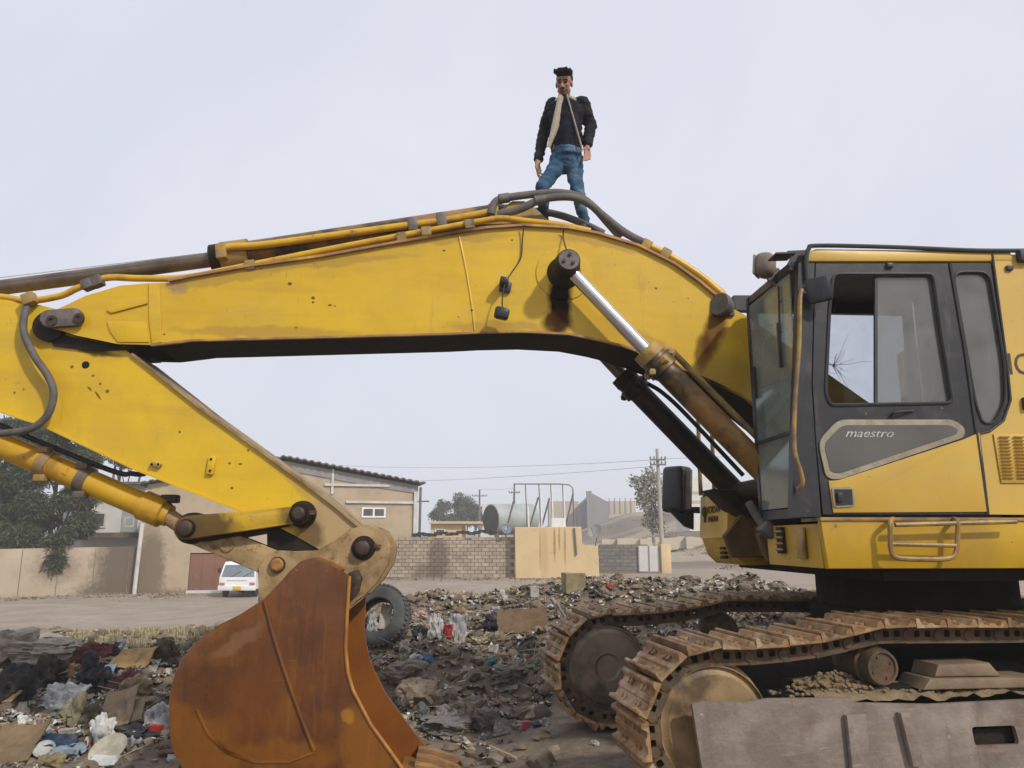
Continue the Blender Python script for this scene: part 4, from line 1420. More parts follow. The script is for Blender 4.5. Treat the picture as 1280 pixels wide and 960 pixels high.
obj('step', b, M['rail'], skirt)
# machine deck, boom foot bracket and the tool box on the far side
b = B()
b.box(((xs0 + 0.25 + x_end) / 2, 0.45, (zs0 + zs1) / 2 + 0.02), (x_end - xs0 - 0.25, 1.98, zs1 - zs0 - 0.06), EF, None, 0.01)
for yy in (-0.42, 0.42):
    b.prism([(xs0 + 0.05, zs0 + 0.03), (xs0 + 1.2, zs0 + 0.03), (xs0 + 1.2, zs1 + 0.9), (xs0 + 0.75, zs1 + 0.95), (xs0 + 0.25, zs1 + 0.2), (xs0 - 0.02, zs1 - 0.1)], EF, yy - 0.05, yy + 0.05, 0.01)
obj('machine_deck', b, M['deck_brown'], ex_root)
b = B()
f1 = EF.w(near_foot[0], -0.55, near_foot[1])
b.lathe(f1, EF.ey, [(0, 0.085), (1.1, 0.085)], 20)
b.prism([(near_foot[0] - 0.28, near_foot[1] + 0.02), (near_foot[0] - 0.10, near_foot[1] - 0.16), (near_foot[0] + 0.25, near_foot[1] - 0.35), (near_foot[0] + 0.3, near_foot[1])], EF, 0.28, 0.68, 0.02)
obj('cylinder_foot', b, M['oil_black'], ex_root)
b = B()
b.tube(smooth_path([loc3(936, 628, -0.5), loc3(946, 645, -0.55), loc3(955, 658, -0.6), loc3(962, 668, -0.6)]), 0.035, 10)
b.box((at_(958, 662, -0.6)[0], -0.62, at_(958, 662, -0.6)[1]), (0.12, 0.14, 0.11), EF, Matrix.Rotation(R(40), 3, 'Y'), 0.02)
obj('grease_line', b, M['hose'], ex_root)
# tool box: front face looks left, near side against the boom
Y0T, Y1T = 0.62, 1.50
xt = EF.at(907, 640, Y0T)[0]
zt = EF.at(907, 613, Y0T)[1]
zm = EF.at(907, 672, Y0T)[1]
zb_ = EF.at(907, 700, Y0T)[1]
b = B()
b.prism([(xt, zm), (xt + 0.03, zt - 0.02), (xt + 0.06, zt), (xt + 1.6, zt), (xt + 1.6, zm)], EF, Y0T, Y1T, 0.012)
tb = obj('tool_box', b, M['yellow'], ex_root)
b = B()
b.prism([(xt + 0.02, zm - 0.002), (xt + 1.6, zm - 0.002), (xt + 1.6, zb_ - 0.05), (xt + 0.17, zb_ - 0.05), (xt + 0.08, zb_ + 0.03)], EF, Y0T + 0.01, Y1T, 0.012)
obj('box_base', b, M['yellow'], tb)
b = B()
b.prism([(xt + 0.02, zt + 0.001), (xt + 1.6, zt + 0.001), (xt + 1.6, zt + 0.03), (xt + 0.02, zt + 0.03)], EF, Y0T - 0.02, Y1T + 0.02, 0.006)
obj('box_lid', b, M['rail'], tb)
b = B()
for k in range(3):
    b.box((xt + 0.055, Y0T + 0.28, zm - 0.10 - k * 0.045), (0.03, 0.16, 0.022), EF, Matrix.Rotation(R(-15), 3, 'Y'))
obj('vent', b, M['oil_black'], tb)


def tbx(u, v, d, z0, y0_):
    z = z0 + v
    return EF.w(xt + 0.03 * (z - zm) / (zt - zm) - 0.0035 - d, y0_ - u, z)


lettering('KORSAN', lambda u, v, d: tbx(u, v * 1.0, d, zt - 0.20, Y1T - 0.26), 0.42, M['black_letter'], tb, 0.35, label='small black printed words')
lettering('MAKINA', lambda u, v, d: tbx(u, v * 1.0, d, zt - 0.29, Y1T - 0.30), 0.32, M['black_letter'], tb, 0.35)
b = B()
q = [tbx(0.07 * math.cos(a) + 0.02, 0.05 * math.sin(a) + 0.02, 0.002, zt - 0.20, Y1T - 0.16) for a in np.linspace(0.5, 6.0, 14)]
b.tube(q, 0.008, 5)
b.tube([tbx(0.06, 0.06, 0.002, zt - 0.2, Y1T - 0.16), tbx(0.045, -0.09, 0.002, zt - 0.2, Y1T - 0.16)], 0.014, 5)
obj('emblem', b, M['black_letter'], tb)
b = B()
for px in (872, 889):
    b.tube(smooth_path([loc3(px + 4, 618, 1.2 if px < 880 else 1.0), loc3(px + 2, 570, 1.2 if px < 880 else 1.0), loc3(px, 505, 1.2 if px < 880 else 1.0)]), 0.022, 8)
obj('handrail', b, M['rail'], tb)
b = B()
ym = 1.55
rm_ = Matrix.Rotation(R(4), 3, 'Y')
b.box((at_(846, 612, ym)[0], ym, at_(846, 612, ym)[1]), (0.20, 0.30, 0.50), EF, rm_ @ Matrix.Rotation(R(28), 3, 'Z'), 0.05)
mr_ = obj('mirror', b, M['black'], tb)
b = B()
b.box((at_(856, 612, ym - 0.12)[0], ym - 0.12, at_(856, 612, ym - 0.12)[1]), (0.03, 0.2, 0.42), EF, rm_ @ Matrix.Rotation(R(28), 3, 'Z'), 0.01)
obj('mirror_glass', b, M['steel'], tb)
b = B()
b.prism(EF.pts([(832, 634), (852, 640), (866, 640), (866, 662), (855, 658)], ym - 0.05), EF, ym - 0.1, ym - 0.02, 0.01)
b.prism(EF.pts([(852, 634), (872, 634), (872, 642), (852, 641)], ym - 0.05), EF, ym - 0.14, ym - 0.1, 0.004)
obj('mirror_bracket', b, M['black'], tb)
b = B()
b.prism([(at_(915, 371, 0.5)[0], at_(915, 371, 0.5)[1]), (at_(950, 371, 0.5)[0], at_(950, 371, 0.5)[1]), (at_(950, 390, 0.5)[0], at_(950, 390, 0.5)[1]), (at_(918, 389, 0.5)[0], at_(918, 389, 0.5)[1])], EF, 0.45, 0.55)
obj('far_hood_edge', b, M['blackrub'], house)

# undercarriage ---------------------------------------------------------
TR = R(9.8)
t0_ = V((1.24, 5.0, 0))
TF = Frame((t0_.x - math.sin(TR) * 0.2, t0_.y + math.cos(TR) * 0.2, 0), TR)       # origin: near idler centre, lateral 0 = near track centre line
ZI, RI = 0.54, 0.355
SP_X = 4.3                                   # sprocket centre
GA = 2.26


def track_path(n_shoes):
    pts = []
    rp = RI + 0.10      # pitch line radius (shoe seat)
    # bottom right -> bottom left -> round idler -> top with two carriers -> round sprocket
    for k in range(41):
        pts.append((SP_X - (SP_X) * k / 40, ZI - rp))
    for k in range(1, 24):
        a = -math.pi / 2 - math.pi * k / 24
        pts.append((rp * math.cos(a), ZI + rp * math.sin(a)))
    ctl = [(0.0, ZI + rp), (0.35, ZI + rp + 0.005), (0.75, 1.035), (1.13, 1.098), (1.5, 1.098), (2.2, 1.088), (2.8, 1.098), (3.3, 1.09), (SP_X, ZI + rp + 0.03)]
    sm = smooth_path([(a, b_, 0) for a, b_ in ctl], 10)
    pts += [(p.x, p.y) for p in sm]
    rs = rp + 0.03
    for k in range(1, 24):
        a = math.pi / 2 - math.pi * k / 24
        pts.append((SP_X + rs * math.cos(a), ZI + rs * math.sin(a)))
    # resample
    P = [V(p) for p in pts] + [V(pts[0])]
    L = [0]
    for a, b_ in zip(P, P[1:]):
        L.append(L[-1] + (b_ - a).length)
    tot = L[-1]
    out = []
    j = 0
    for k in range(n_shoes):
        s = tot * (k + 0.35) / n_shoes
        while L[j + 1] < s:
            j += 1
        t = (s - L[j]) / max(1e-9, (L[j + 1] - L[j]))
        p = P[j].lerp(P[j + 1], t)
        s2 = s + 0.02
        d = (P[(j + 1)] - P[j]).normalized()
        out.append((p, d))
    return out, tot


NS = 52
path, tot = track_path(NS)
pitch = tot / NS


def shoe_bm():
    """one grouser plate: x along travel, y lateral, z outward"""
    b = B()
    hw = 0.30
    L = pitch * 0.965
    prof = [(-L / 2, 0.0), (-L / 2, 0.062), (-L / 2 + 0.020, 0.064), (-L / 2 + 0.040, 0.022), (-0.028, 0.020), (-0.016, 0.030), (0.014, 0.030), (0.024, 0.018),
            (L / 2 - 0.050, 0.016), (L / 2 - 0.030, 0.050), (L / 2 - 0.008, 0.050), (L / 2 + 0.004, 0.012), (L / 2 + 0.004, 0.0)]
    f = Frame((0, 0, 0), 0)
    b.prism(prof, f, -hw, hw)
    for sy in (-1, 1):
        for dx in (-0.055, 0.045):
            b.lathe((dx, sy * 0.10, 0.012), (0, 0, 1), [(0, 0.022), (0.022, 0.020)], 6)
            b.lathe((dx, sy * 0.16, 0.012), (0, 0, 1), [(0, 0.022), (0.022, 0.020)], 6)
    return b


def link_bm():
    b = B()
    f = Frame((0, 0, 0), 0)
    for sy in (-1, 1):
        y0_, y1_ = (sy * 0.20, sy * 0.145) if sy > 0 else (-0.20, -0.145)
        a = pitch * 0.52
        out = [(-a, -0.105), (a * 0.9, -0.105), (a, -0.08), (a, -0.03), (a * 0.8, -0.002), (-a * 0.9, -0.002), (-a, -0.04)]
        h1 = [(-0.062, -0.024), (-0.018, -0.024), (-0.018, -0.066), (-0.062, -0.066)]
        h2 = [(0.018, -0.024), (0.062, -0.024), (0.062, -0.066), (0.018, -0.066)]
        b.prism(out, f, min(y0_, y1_), max(y0_, y1_), holes=[rounded(h1, 0.01, 2), rounded(h2, 0.01, 2)])
        b.lathe((pitch * 0.5, sy * 0.19, -0.055), (0, sy, 0), [(0, 0.032), (0.018, 0.032), (0.019, 0.02)], 12)
    b.box((0, 0, -0.058), (0.05, 0.30, 0.05))
    return b


def make_track(lat, first):
    yv = TF.w(0, lat, 0)
    # track body = rail under the shoes? the chain is the part, shoes are its pieces
    b = B()
    p0 = TF.w(0, lat, ZI)
    tr = empty_part('track', p0, ex_root)
    mats = []
    for p, d in path:
        ex3 = TF.ex * d.x + V((0, 0, d.y))
        # travel runs clockwise seen from the camera (bottom leftwards): the outward normal is to the left of travel reversed
        nrm = TF.ex * (d.y) + V((0, 0, -d.x))
        nrm = -nrm
        c = TF.w(p.x, lat, p.y)
        if (c + nrm * 0.1 - TF.w(SP_X / 2, lat, ZI)).length < (c - TF.w(SP_X / 2, lat, ZI)).length:
            nrm = -nrm
        ax = ex3.normalized()
        ey3 = nrm.cross(ax)
        m = Matrix((ax, ey3, nrm)).transposed().to_4x4()
        m.translation = c
        mats.append(m)
    global SHOE, LINK
    for k, m in enumerate(mats):
        for nm, src in (('track_shoe', SHOE), ('chain_link', LINK)):
            o = bpy.data.objects.new(nm, src)
            COLL.objects.link(o)
            o.parent = tr
            mm = m.copy()
            if nm == 'track_shoe':
                mm = mm @ Matrix.Rotation(R(random.uniform(-2, 2)), 4, 'Y')
            mm.translation = m.translation - WL[tr.name]
            o.matrix_basis = mm
    return tr


def empty_part(name, loc, parent):
    o = bpy.data.objects.new(name, None)
    COLL.objects.link(o)
    o.parent = parent
    o.location = V(loc) - WL[parent.name]
    o.empty_display_size = 0.1
    WL[o.name] = V(loc)
    return o


def mesh_of(b, name, mat):
    bmesh.ops.recalc_face_normals(b.bm, faces=b.bm.faces)
    me = bpy.data.meshes.new(name)
    b.bm.to_mesh(me)
    b.bm.free()
    me.polygons.foreach_set('use_smooth', [True] * len(me.polygons))
    me.set_sharp_from_angle(angle=R(35))
    me.materials.append(mat)
    return me


b = shoe_bm()
bmesh.ops.recalc_face_normals(b.bm, faces=b.bm.faces)
bmesh.ops.bevel(b.bm, geom=[e for e in b.bm.edges if len(e.link_faces) == 2 and e.calc_face_angle() > 1.0 and e.calc_length() > 0.1], offset=0.004, segments=1, affect='EDGES', profile=0.5)
SHOE = mesh_of(b, 'track_shoe', M['shoe'])
LINK = mesh_of(link_bm(), 'chain_link', M['link'])
for lat, mt in ((0.0, 'idler'), (GA, 'idler_dark')):
    tr = make_track(lat, lat == 0)
    b = B()
    ax = TF.ey
    c = TF.w(0, lat - 0.20, ZI)
    b.lathe(c, ax, [(0.02, 0.0005), (0.02, 0.10), (0.0, 0.12), (0.0, 0.30), (0.02, 0.325), (0.022, RI - 0.012), (0.0, RI - 0.008), (0.0, RI), (0.10, RI), (0.105, RI + 0.03), (0.295, RI + 0.03), (0.30, RI), (0.40, RI), (0.40, 0.1)], 48)
    obj('idler', b, M[mt], tr)
    b = B()
    b.lathe(TF.w(SP_X, lat - 0.12, ZI), ax, [(0, 0.2), (0, RI + 0.03), (0.24, RI + 0.03), (0.24, 0.2)], 40)
    obj('sprocket', b, M['frame_dark'], tr)
    # track frame
    b = B()
    b.box((SP_X / 2 + 0.25, lat + 0.0, 0.50), (SP_X - 0.5, 0.34, 0.36), TF, None, 0.02)
    b.box((0.42, lat, ZI), (0.6, 0.20, 0.16), TF, None, 0.02)
    b.box((SP_X / 2 + 0.2, lat + 0.05, 0.70), (SP_X - 1.0, 0.40, 0.06), TF, None, 0.01)
    fr_ = obj('track_frame', b, M['frame_dark'], ex_root)
    for xx in (1.13, 2.90):
        b = B()
        zc = 0.858
        b.lathe(TF.w(xx, lat - 0.24, zc), ax, [(0.012, 0.0005), (0.012, 0.085), (0.0, 0.09), (0.0, 0.105), (0.03, 0.115), (0.10, 0.115), (0.11, 0.13), (0.30, 0.13), (0.40, 0.11), (0.44, 0.05)], 28)
        for k in range(4):
            a = k * math.pi / 2 + 0.4
            b.lathe(TF.w(xx + 0.068 * math.cos(a), lat - 0.237, zc + 0.068 * math.sin(a)), ax, [(0, 0.008), (0.02, 0.010)], 8)
        b.box((xx, lat + 0.1, 0.74), (0.16, 0.14, 0.22), TF, None, 0.01)
        obj('carrier_roller', b, M['link'], fr_)
    for k in range(7):
        b = B()
        b.lathe(TF.w(0.62 + k * 0.5, lat - 0.2, 0.30), ax, [(0, 0.08), (0.01, 0.16), (0.39, 0.16), (0.4, 0.08)], 20)
        obj('track_roller', b, M['frame_dark'], fr_)
# guard plate on the near track frame
YG = -0.33
tg = lambda pl: TF.pts(pl, YG)
gx0, gz1 = TF.at(866, 880, YG)
b = B()
slot = rounded(tg([(1212, 908), (1266, 906), (1272, 930), (1217, 932)]), 0.025, 4)
gtop = tg([(864, 880), (880, 876), (930, 878), (960, 873), (1040, 872), (1064, 872), (1068, 878), (1160, 880), (1280, 874), (1420, 868)])
b.prism(gtop + [(gtop[-1][0], 0.14), (gx0 + 0.06, 0.14)], TF, YG - 0.015, YG + 0.015, holes=[slot])
gp = obj('guard_plate', b, M['guard'], fr_)
gp.parent = [o for o in ex_root.children if o.name.startswith('track_frame')][0]
gp.location = WL[gp.name] - WL[gp.parent.name]
nf = gp.parent
b = B()
b.prism(tg([(1052, 892), (1076, 890), (1083, 966), (1060, 968)]), TF, YG - 0.055, YG - 0.015, 0.008)
obj('guard_rib', b, M['guard'], nf)
b = B()
b.prism(tg([(1118, 889), (1130, 888), (1148, 954), (1134, 956)]), TF, YG - 0.06, YG - 0.015, 0.008)
obj('guard_rib', b, M['guard'], nf)
b = B()
b.prism([(gx0 + 0.5, 0.30), (3.9, 0.30), (3.9, 0.48), (gx0 + 0.5, 0.48)], TF, -0.285, -0.18)
obj('slot_backing', b, M['oil_black'], nf)
# shelf of caked soil on the frame behind the guard, tension cover on it
b = B()
nxs, nys = 60, 10
vs, fs = [], []
for i in range(nxs + 1):
    for j in range(nys + 1):
        x = 0.62 + 3.2 * i / nxs
        y = -0.325 + 0.315 * j / nys
        z = 0.66 + 0.05 * j / nys + 0.05 * (noise.noise((x * 3, y * 5, 2)) * 0.5 + 0.5) + 0.035 * noise.noise((x * 14, y * 14, 3)) + 0.07 * math.exp(-((x - 0.85) / 0.25) ** 2) * (j / nys)
        vs.append(TF.w(x, y, z))
for i in range(nxs):
    for j in range(nys):
        a = i * (nys + 1) + j
        fs.append((a, a + nys + 1, a + nys + 2, a + 1))
b.raw(vs, fs)
obj('caked_soil', b, M['soil'], nf, normals=True)
b = B()
for k in range(260):
    x = random.gauss(0.85, 0.16) if k < 200 else random.gauss(1.45, 0.12)
    y = random.uniform(-0.26, -0.05)
    z = 0.70 + 0.10 * math.exp(-((x - 0.85) / 0.25) ** 2) * (y + 0.31) / 0.3 * 1.2 + random.uniform(-0.02, 0.02)
    s = random.uniform(0.008, 0.024)
    b.ball(TF.w(x, y, z), (s, s * 0.8, s * 0.7), 1)
obj('soil_clods', b, M['soil'], nf, kind='stuff')
M['step'] = pm('worn_step_steel', (0.22, 0.155, 0.085), (0.14, 0.095, 0.06), 5, 0.7, 0.1, 0.25, 40, [(DIRT, 4, 0.5, 0.7, 0.6)])
b = B()
p4 = TF.pts([(1152, 862), (1160, 848), (1300, 846), (1330, 858)], -0.25)
b.prism(p4, TF, -0.27, 0.0, 0.01)
p4 = TF.pts([(1166, 846), (1170, 830), (1235, 828), (1250, 845)], -0.22)
b.prism(p4, TF, -0.24, 0.0, 0.015)
obj('tension_cover', b, M['step'], nf)
# car body and slew ring under the house
b = B()
cxy = EF.w(1.35, 0.05, 0)
zh = zs0
b.lathe(V((cxy.x, cxy.y, 0.55)), (0, 0, 1), [(0, 1.0), (0.4, 0.95), (0.42, 0.86), (0.55, 0.86), (0.56, 0.80), (zh - 0.552, 0.80)], 48)
b.box((1.9, GA / 2, 0.62), (1.6, GA - 0.2, 0.42), TF, None, 0.05)
for sx_ in (0.75, 3.1):
    b.box((sx_ * 0.55 + 0.85, GA / 2, 0.55), (0.5, GA - 0.1, 0.38), TF, Matrix.Rotation(R(12 if sx_ < 2 else -12), 3, 'Z'), 0.04)
obj('car_body', b, M['frame_dark'], ex_root)
b = B()
b.box(((xs0 + 0.25 + x_end) / 2, 0.0, zh - 0.045), (x_end - xs0 - 0.7, 2.85, 0.085), EF)
obj('slew_platform', b, M['near_black'], ex_root)

# ------------------------------------------------------------------ BACKGROUND: walls, buildings, poles, trees
WF = Frame((0, 0, 0), 0)
M['render_wall'] = pm('stained_render', (0.43, 0.35, 0.26), (0.35, 0.28, 0.205), 0.6, 0.9, 0, 0.25, 14,
                      [((0.56, 0.46, 0.33), 0.9, 0.5, 0.7, 0.5), ((0.30, 0.22, 0.15), 0.8, 0.58, 0.7, 0.5, (1, 1, 0.4))], spec=0.1)
M['shed_wall'] = pm('tan_shed_render', (0.45, 0.36, 0.25), (0.38, 0.30, 0.21), 0.5, 0.9, 0, 0.35, 8, [((0.30, 0.24, 0.17), 2.0, 0.5, 0.7, 0.4), ((0.33, 0.26, 0.18), 0.5, 0.55, 0.72, 0.45, (1, 1, 0.3))], spec=0.1)
M['block'] = pm('concrete_block', (0.40, 0.325, 0.24), (0.31, 0.25, 0.19), 2.5, 0.95, 0, 0.5, 25, [((0.20, 0.16, 0.12), 3, 0.6, 0.75, 0.5)], rnd=0.16, spec=0.1)
M['mortar'] = pm('mortar', (0.22, 0.18, 0.14), (0.17, 0.14, 0.11), 3, 0.95, 0, 0.4, 25, spec=0.1)
M['grey_block'] = pm('grey_block', (0.20, 0.185, 0.17), (0.15, 0.14, 0.13), 2.5, 0.95, 0, 0.4, 25, rnd=0.12, spec=0.1)
M['yellow_wall'] = pm('yellow_limewash', (0.64, 0.485, 0.275), (0.58, 0.435, 0.24), 0.8, 0.9, 0, 0.2, 12, [((0.50, 0.35, 0.17), 1.2, 0.58, 0.75, 0.3, (3.0, 1, 0.22)), ((0.40, 0.28, 0.16), 2, 0.62, 0.75, 0.5)], spec=0.1)
M['white_wall'] = pm('white_wall', (0.68, 0.66, 0.62), (0.58, 0.56, 0.53), 1.0, 0.85, 0, 0.1, 10, spec=0.2)
M['white_paint'] = pm('white_paint', (0.76, 0.76, 0.75), (0.66, 0.66, 0.64), 3.0, 0.5, 0, 0.05, 20, [((0.35, 0.28, 0.2), 3, 0.62, 0.8, 0.4)])
M['roof_sheet'] = pm('weathered_roof_sheet', (0.16, 0.13, 0.105), (0.10, 0.085, 0.07), 2.5, 0.75, 0, 0.2, 20, [((0.3, 0.25, 0.18), 2, 0.55, 0.7, 0.5)], spec=0.2)
M['beam'] = pm('pale_steel_beam', (0.60, 0.58, 0.55), (0.45, 0.43, 0.40), 2, 0.6, 0, 0.1, 10)
M['grey_beam'] = pm('grey_beam', (0.26, 0.25, 0.24), (0.20, 0.19, 0.185), 2, 0.7, 0, 0.1, 10)
M['winglass'] = pm('dark_window_glass', (0.06, 0.065, 0.07), (0.10, 0.10, 0.10), 1.5, 0.15, 0, 0)
M['gate_red'] = pm('rust_brown_gate', (0.24, 0.12, 0.075), (0.18, 0.09, 0.06), 0.8, 0.7, 0, 0.1, 12, [((0.36, 0.26, 0.22), 0.9, 0.58, 0.7, 0.6)], spec=0.2)
M['gate_white'] = pm('dull_white_gate', (0.60, 0.59, 0.57), (0.52, 0.50, 0.48), 1, 0.7, 0, 0.05, 12, spec=0.2)
M['concrete_pole'] = pm('concrete_pole', (0.42, 0.38, 0.32), (0.34, 0.31, 0.26), 2, 0.9, 0, 0.2, 20, spec=0.1)
M['pole_metal'] = pm('pole_metal', (0.17, 0.16, 0.16), (0.12, 0.11, 0.11), 4, 0.6, 0.2, 0.1)
M['tank'] = pm('grey_tank', (0.36, 0.38, 0.37), (0.28, 0.30, 0.29), 1.2, 0.55, 0, 0.1, 12, [((0.18, 0.15, 0.12), 1.5, 0.58, 0.72, 0.5, (1, 1, 0.4))])
M['tank_end'] = pm('dark_tank_end', (0.13, 0.13, 0.125), (0.10, 0.10, 0.10), 2, 0.6, 0, 0.1)
M['dish_blue'] = pm('blue_grey_dish', (0.16, 0.20, 0.27), (0.12, 0.15, 0.21), 2, 0.5, 0.1, 0)
M['dish_grey'] = pm('grey_mesh_dish', (0.33, 0.33, 0.33), (0.27, 0.27, 0.27), 2, 0.6, 0.1, 0)
M['far_wall'] = pm('far_pale_wall', (0.52, 0.45, 0.35), (0.45, 0.39, 0.30), 0.2, 0.9, 0, 0, spec=0.1)
M['far_grey'] = pm('far_grey_wall', (0.26, 0.26, 0.26), (0.22, 0.22, 0.22), 0.2, 0.9, 0, 0, spec=0.1)
M['bark'] = pm('bark', (0.16, 0.12, 0.09), (0.09, 0.07, 0.05), 5, 0.95, 0, 0.5, 25, spec=0.1)
M['bark_pale'] = pm('pale_bark', (0.42, 0.39, 0.34), (0.26, 0.23, 0.19), 5, 0.95, 0, 0.4, 25, spec=0.1)


def hwall(py_top, py_bot, Y):
    return PW(640, py_top, Y).z, PW(640, py_bot, Y).z


def X(px, Y):
    return PW(px, 676, Y).x


def Z(py, Y):
    return PW(640, py, Y).z


def quadwall(b, p0, p1, z0a, z0b, z1a, z1b, th):
    """a wall between two plan points with its own heights at either end"""
    p0, p1 = V((p0[0], p0[1], 0)), V((p1[0], p1[1], 0))
    d = (p1 - p0).normalized()
    n = V((-d.y, d.x, 0))
    if n.y < 0:
        n = -n
    vs = []
    for p, za, zb in ((p0, z0a, z1a), (p1, z0b, z1b)):
        for o in (0, th):
            for z in (za, zb):
                q = p + n * o
                vs.append((q.x, q.y, z))
    b.raw(vs, [(0, 4, 5, 1), (2, 3, 7, 6), (0, 1, 3, 2), (4, 6, 7, 5), (1, 5, 7, 3), (0, 2, 6, 4)])
    return d, n


# compound wall on the left: concrete panels, coping, dark damp patch on its right part
W0, W1 = (-26.5, 33.6), (X(172, 38.2), 38.2)
b = B()
quadwall(b, W0, W1, -1.6, -1.3, Z(688.5, 34.6), Z(683, 38.2), 0.22)
cw = obj('compound_wall', b, M['render_wall'], label='long low tan rendered compound wall with damp stains, under the dark tree at left', cat='wall', smooth=0)
d = (V((W1[0], W1[1], 0)) - V((W0[0], W0[1], 0))).normalized()
stain(M['render_wall'], cw, [
    (V((X(168, 38.0), 38.0, 0.3)) - WL['compound_wall'], (1.7, 3, 2.4), 0, (0.12, 0.092, 0.068), 0.92, 0.9),
    (V((X(150, 37.6), 37.6, -0.9)) - WL['compound_wall'], (1.9, 3, 0.7), 0, (0.14, 0.105, 0.075), 0.85, 1.1),
    (V((X(60, 35.7), 35.7, 0.4)) - WL['compound_wall'], (1.0, 3, 0.8), 0, (0.20, 0.16, 0.11), 0.6, 0.9)])
for k in range(7):
    t = 0.04 + k * 0.155
    b = B()
    p = V((W0[0], W0[1], 0)).lerp(V((W1[0], W1[1], 0)), t)
    zt_ = Z(688.5, 34.6) + (Z(683, 38.2) - Z(688.5, 34.6)) * t
    b.box((p.x, p.y - 0.006, (zt_ - 1.4) / 2 - 0.03), (0.03, 0.02, zt_ + 1.34), None, Matrix.Rotation(math.atan2(d.y, d.x), 3, 'Z'))
    obj('panel_joint', b, M['mortar'], cw)
b = B()
b.tube([(X(175, 38.0), 37.9, -1.2), (X(177, 38.0), 37.9, Z(652, 38))], 0.10, 10)
b.box((X(177, 38.0), 37.9, Z(652, 38) + 0.02), (0.26, 0.26, 0.05))
obj('wall_post', b, M['beam'], label='slim pale post at the corner where the compound wall meets the shed', cat='post')

# big tan shed: gable wall towards us, low pitched roof
YSH = 42.0
gl, gr, ga_ = X(178, 38.4), X(521, YSH), X(352, 40.4)
EAVE_R, APEX, EAVE_L = Z(607, YSH), Z(577, 40.4), Z(606, 38.4)
shed_n = V((YSH - 38.4, -(gr - gl), 0)).normalized()
SA = math.atan2(YSH - 38.4, gr - gl)
SFr = Frame((gl, 38.4, 0), SA)
Ls = math.hypot(gr - gl, YSH - 38.4)


def sx(px):
    return SFr.at(px, 640, 0)[0]


apx = sx(352)
b = B()
b.prism([(0, -1.5), (sx(242), -1.5), (sx(242), EAVE_L * 0 + 1.05), (sx(305), 1.05), (sx(305), -1.5), (Ls, -1.5), (Ls, EAVE_R), (apx, APEX), (0, EAVE_L)], SFr, 0.0, 0.25)
b.box((Ls - 0.125, 9.0, (EAVE_R - 1.5) / 2), (0.25, 17.4, EAVE_R + 1.5), SFr)
b.box((0.125, 9.0, (EAVE_L - 1.5) / 2), (0.25, 17.4, EAVE_L + 1.5), SFr)
b.box((Ls / 2, 17.9, (EAVE_R - 1.5) / 2), (Ls, 0.25, EAVE_R + 1.5), SFr)
shed = obj('shed', b, M['shed_wall'], label='large tan shed with low gable roof and small two-pane window, behind the excavator arm', cat='shed', smooth=0)
stain(M['shed_wall'], shed, [
    (SFr.w(sx(192), 0, 0.2) - WL['shed'], (0.8, 2, 2.3), 0, (0.165, 0.125, 0.085), 0.9, 0.8),
    (SFr.w(sx(210), 0, -1.0) - WL['shed'], (1.9, 2, 0.35), 0, (0.19, 0.14, 0.10), 0.85, 0.6),
    (SFr.w(sx(503), 0, 1.1) - WL['shed'], (1.1, 2, 0.5), 0, (0.34, 0.22, 0.12), 0.6, 0.4)])
b = B()
for (xa, za, xb, zb) in ((-0.4, EAVE_L - 0.02, apx, APEX + 0.16), (apx, APEX + 0.16, Ls + 0.35, EAVE_R + 0.05)):
    n = 40
    for k in range(n):
        t0, t1 = k / n, (k + 1) / n
        x0, x1 = xa + (xb - xa) * t0, xa + (xb - xa) * t1
        z0, z1 = za + (zb - za) * t0, za + (zb - za) * t1
        h = 0.05 if k % 2 else 0.0
        b.prism([(x0, z0 + h), (x1, z1 + h), (x1, z1 + h + 0.07), (x0, z0 + h + 0.07)], SFr, -0.45, 18.2)
obj('roof', b, M['roof_sheet'], shed, smooth=0)


def zroof(px):
    x = sx(px)
    return APEX + (EAVE_R - APEX) * (x - apx) / (Ls - apx) if x > apx else EAVE_L + (APEX - EAVE_L) * x / apx


b = B()
b.prism([(sx(360), zroof(360) - 0.05), (Ls - 0.06, EAVE_R - 0.05), (Ls - 0.06, EAVE_R - 0.42), (sx(470), zroof(470) - 0.50), (sx(360), zroof(360) - 0.45)], SFr, -0.06, -0.003)
obj('eave_beam', b, M['grey_beam'], shed, smooth=0)
for (pa, pb, z0) in ((404, 486, Z(608, YSH)), (432, 518, Z(628.5, YSH))):
    b = B()
    b.box(((sx(pa) + sx(pb)) / 2, -0.06, z0), (sx(pb) - sx(pa), 0.11, 0.12), SFr)
    obj('wall_rail', b, M['beam'], shed, smooth=0)
b = B()
b.box((sx(414), -0.05, Z(604, YSH)), (0.12, 0.09, 1.3), SFr)
obj('stanchion', b, M['beam'], shed, smooth=0)
b = B()
b.box((Ls - 0.12, -0.08, (EAVE_R - 1.5) / 2 - 0.2), (0.20, 0.15, EAVE_R + 1.2), SFr)
obj('corner_column', b, M['beam'], shed, smooth=0)
b = B()
b.tube([SFr.w(Ls + 0.12, -0.12, -1.0), SFr.w(Ls + 0.12, -0.12, EAVE_R - 0.1)], 0.07, 8)
b.tube([SFr.w(Ls - 0.1, -0.12, Z(627, YSH)), SFr.w(Ls + 0.6, -0.12, Z(626.5, YSH))], 0.04, 6)
obj('downpipe', b, M['pole_metal'], shed)
xw0, xw1, zw0, zw1 = sx(452), sx(482), Z(647.5, YSH), Z(635, YSH)
b = B()
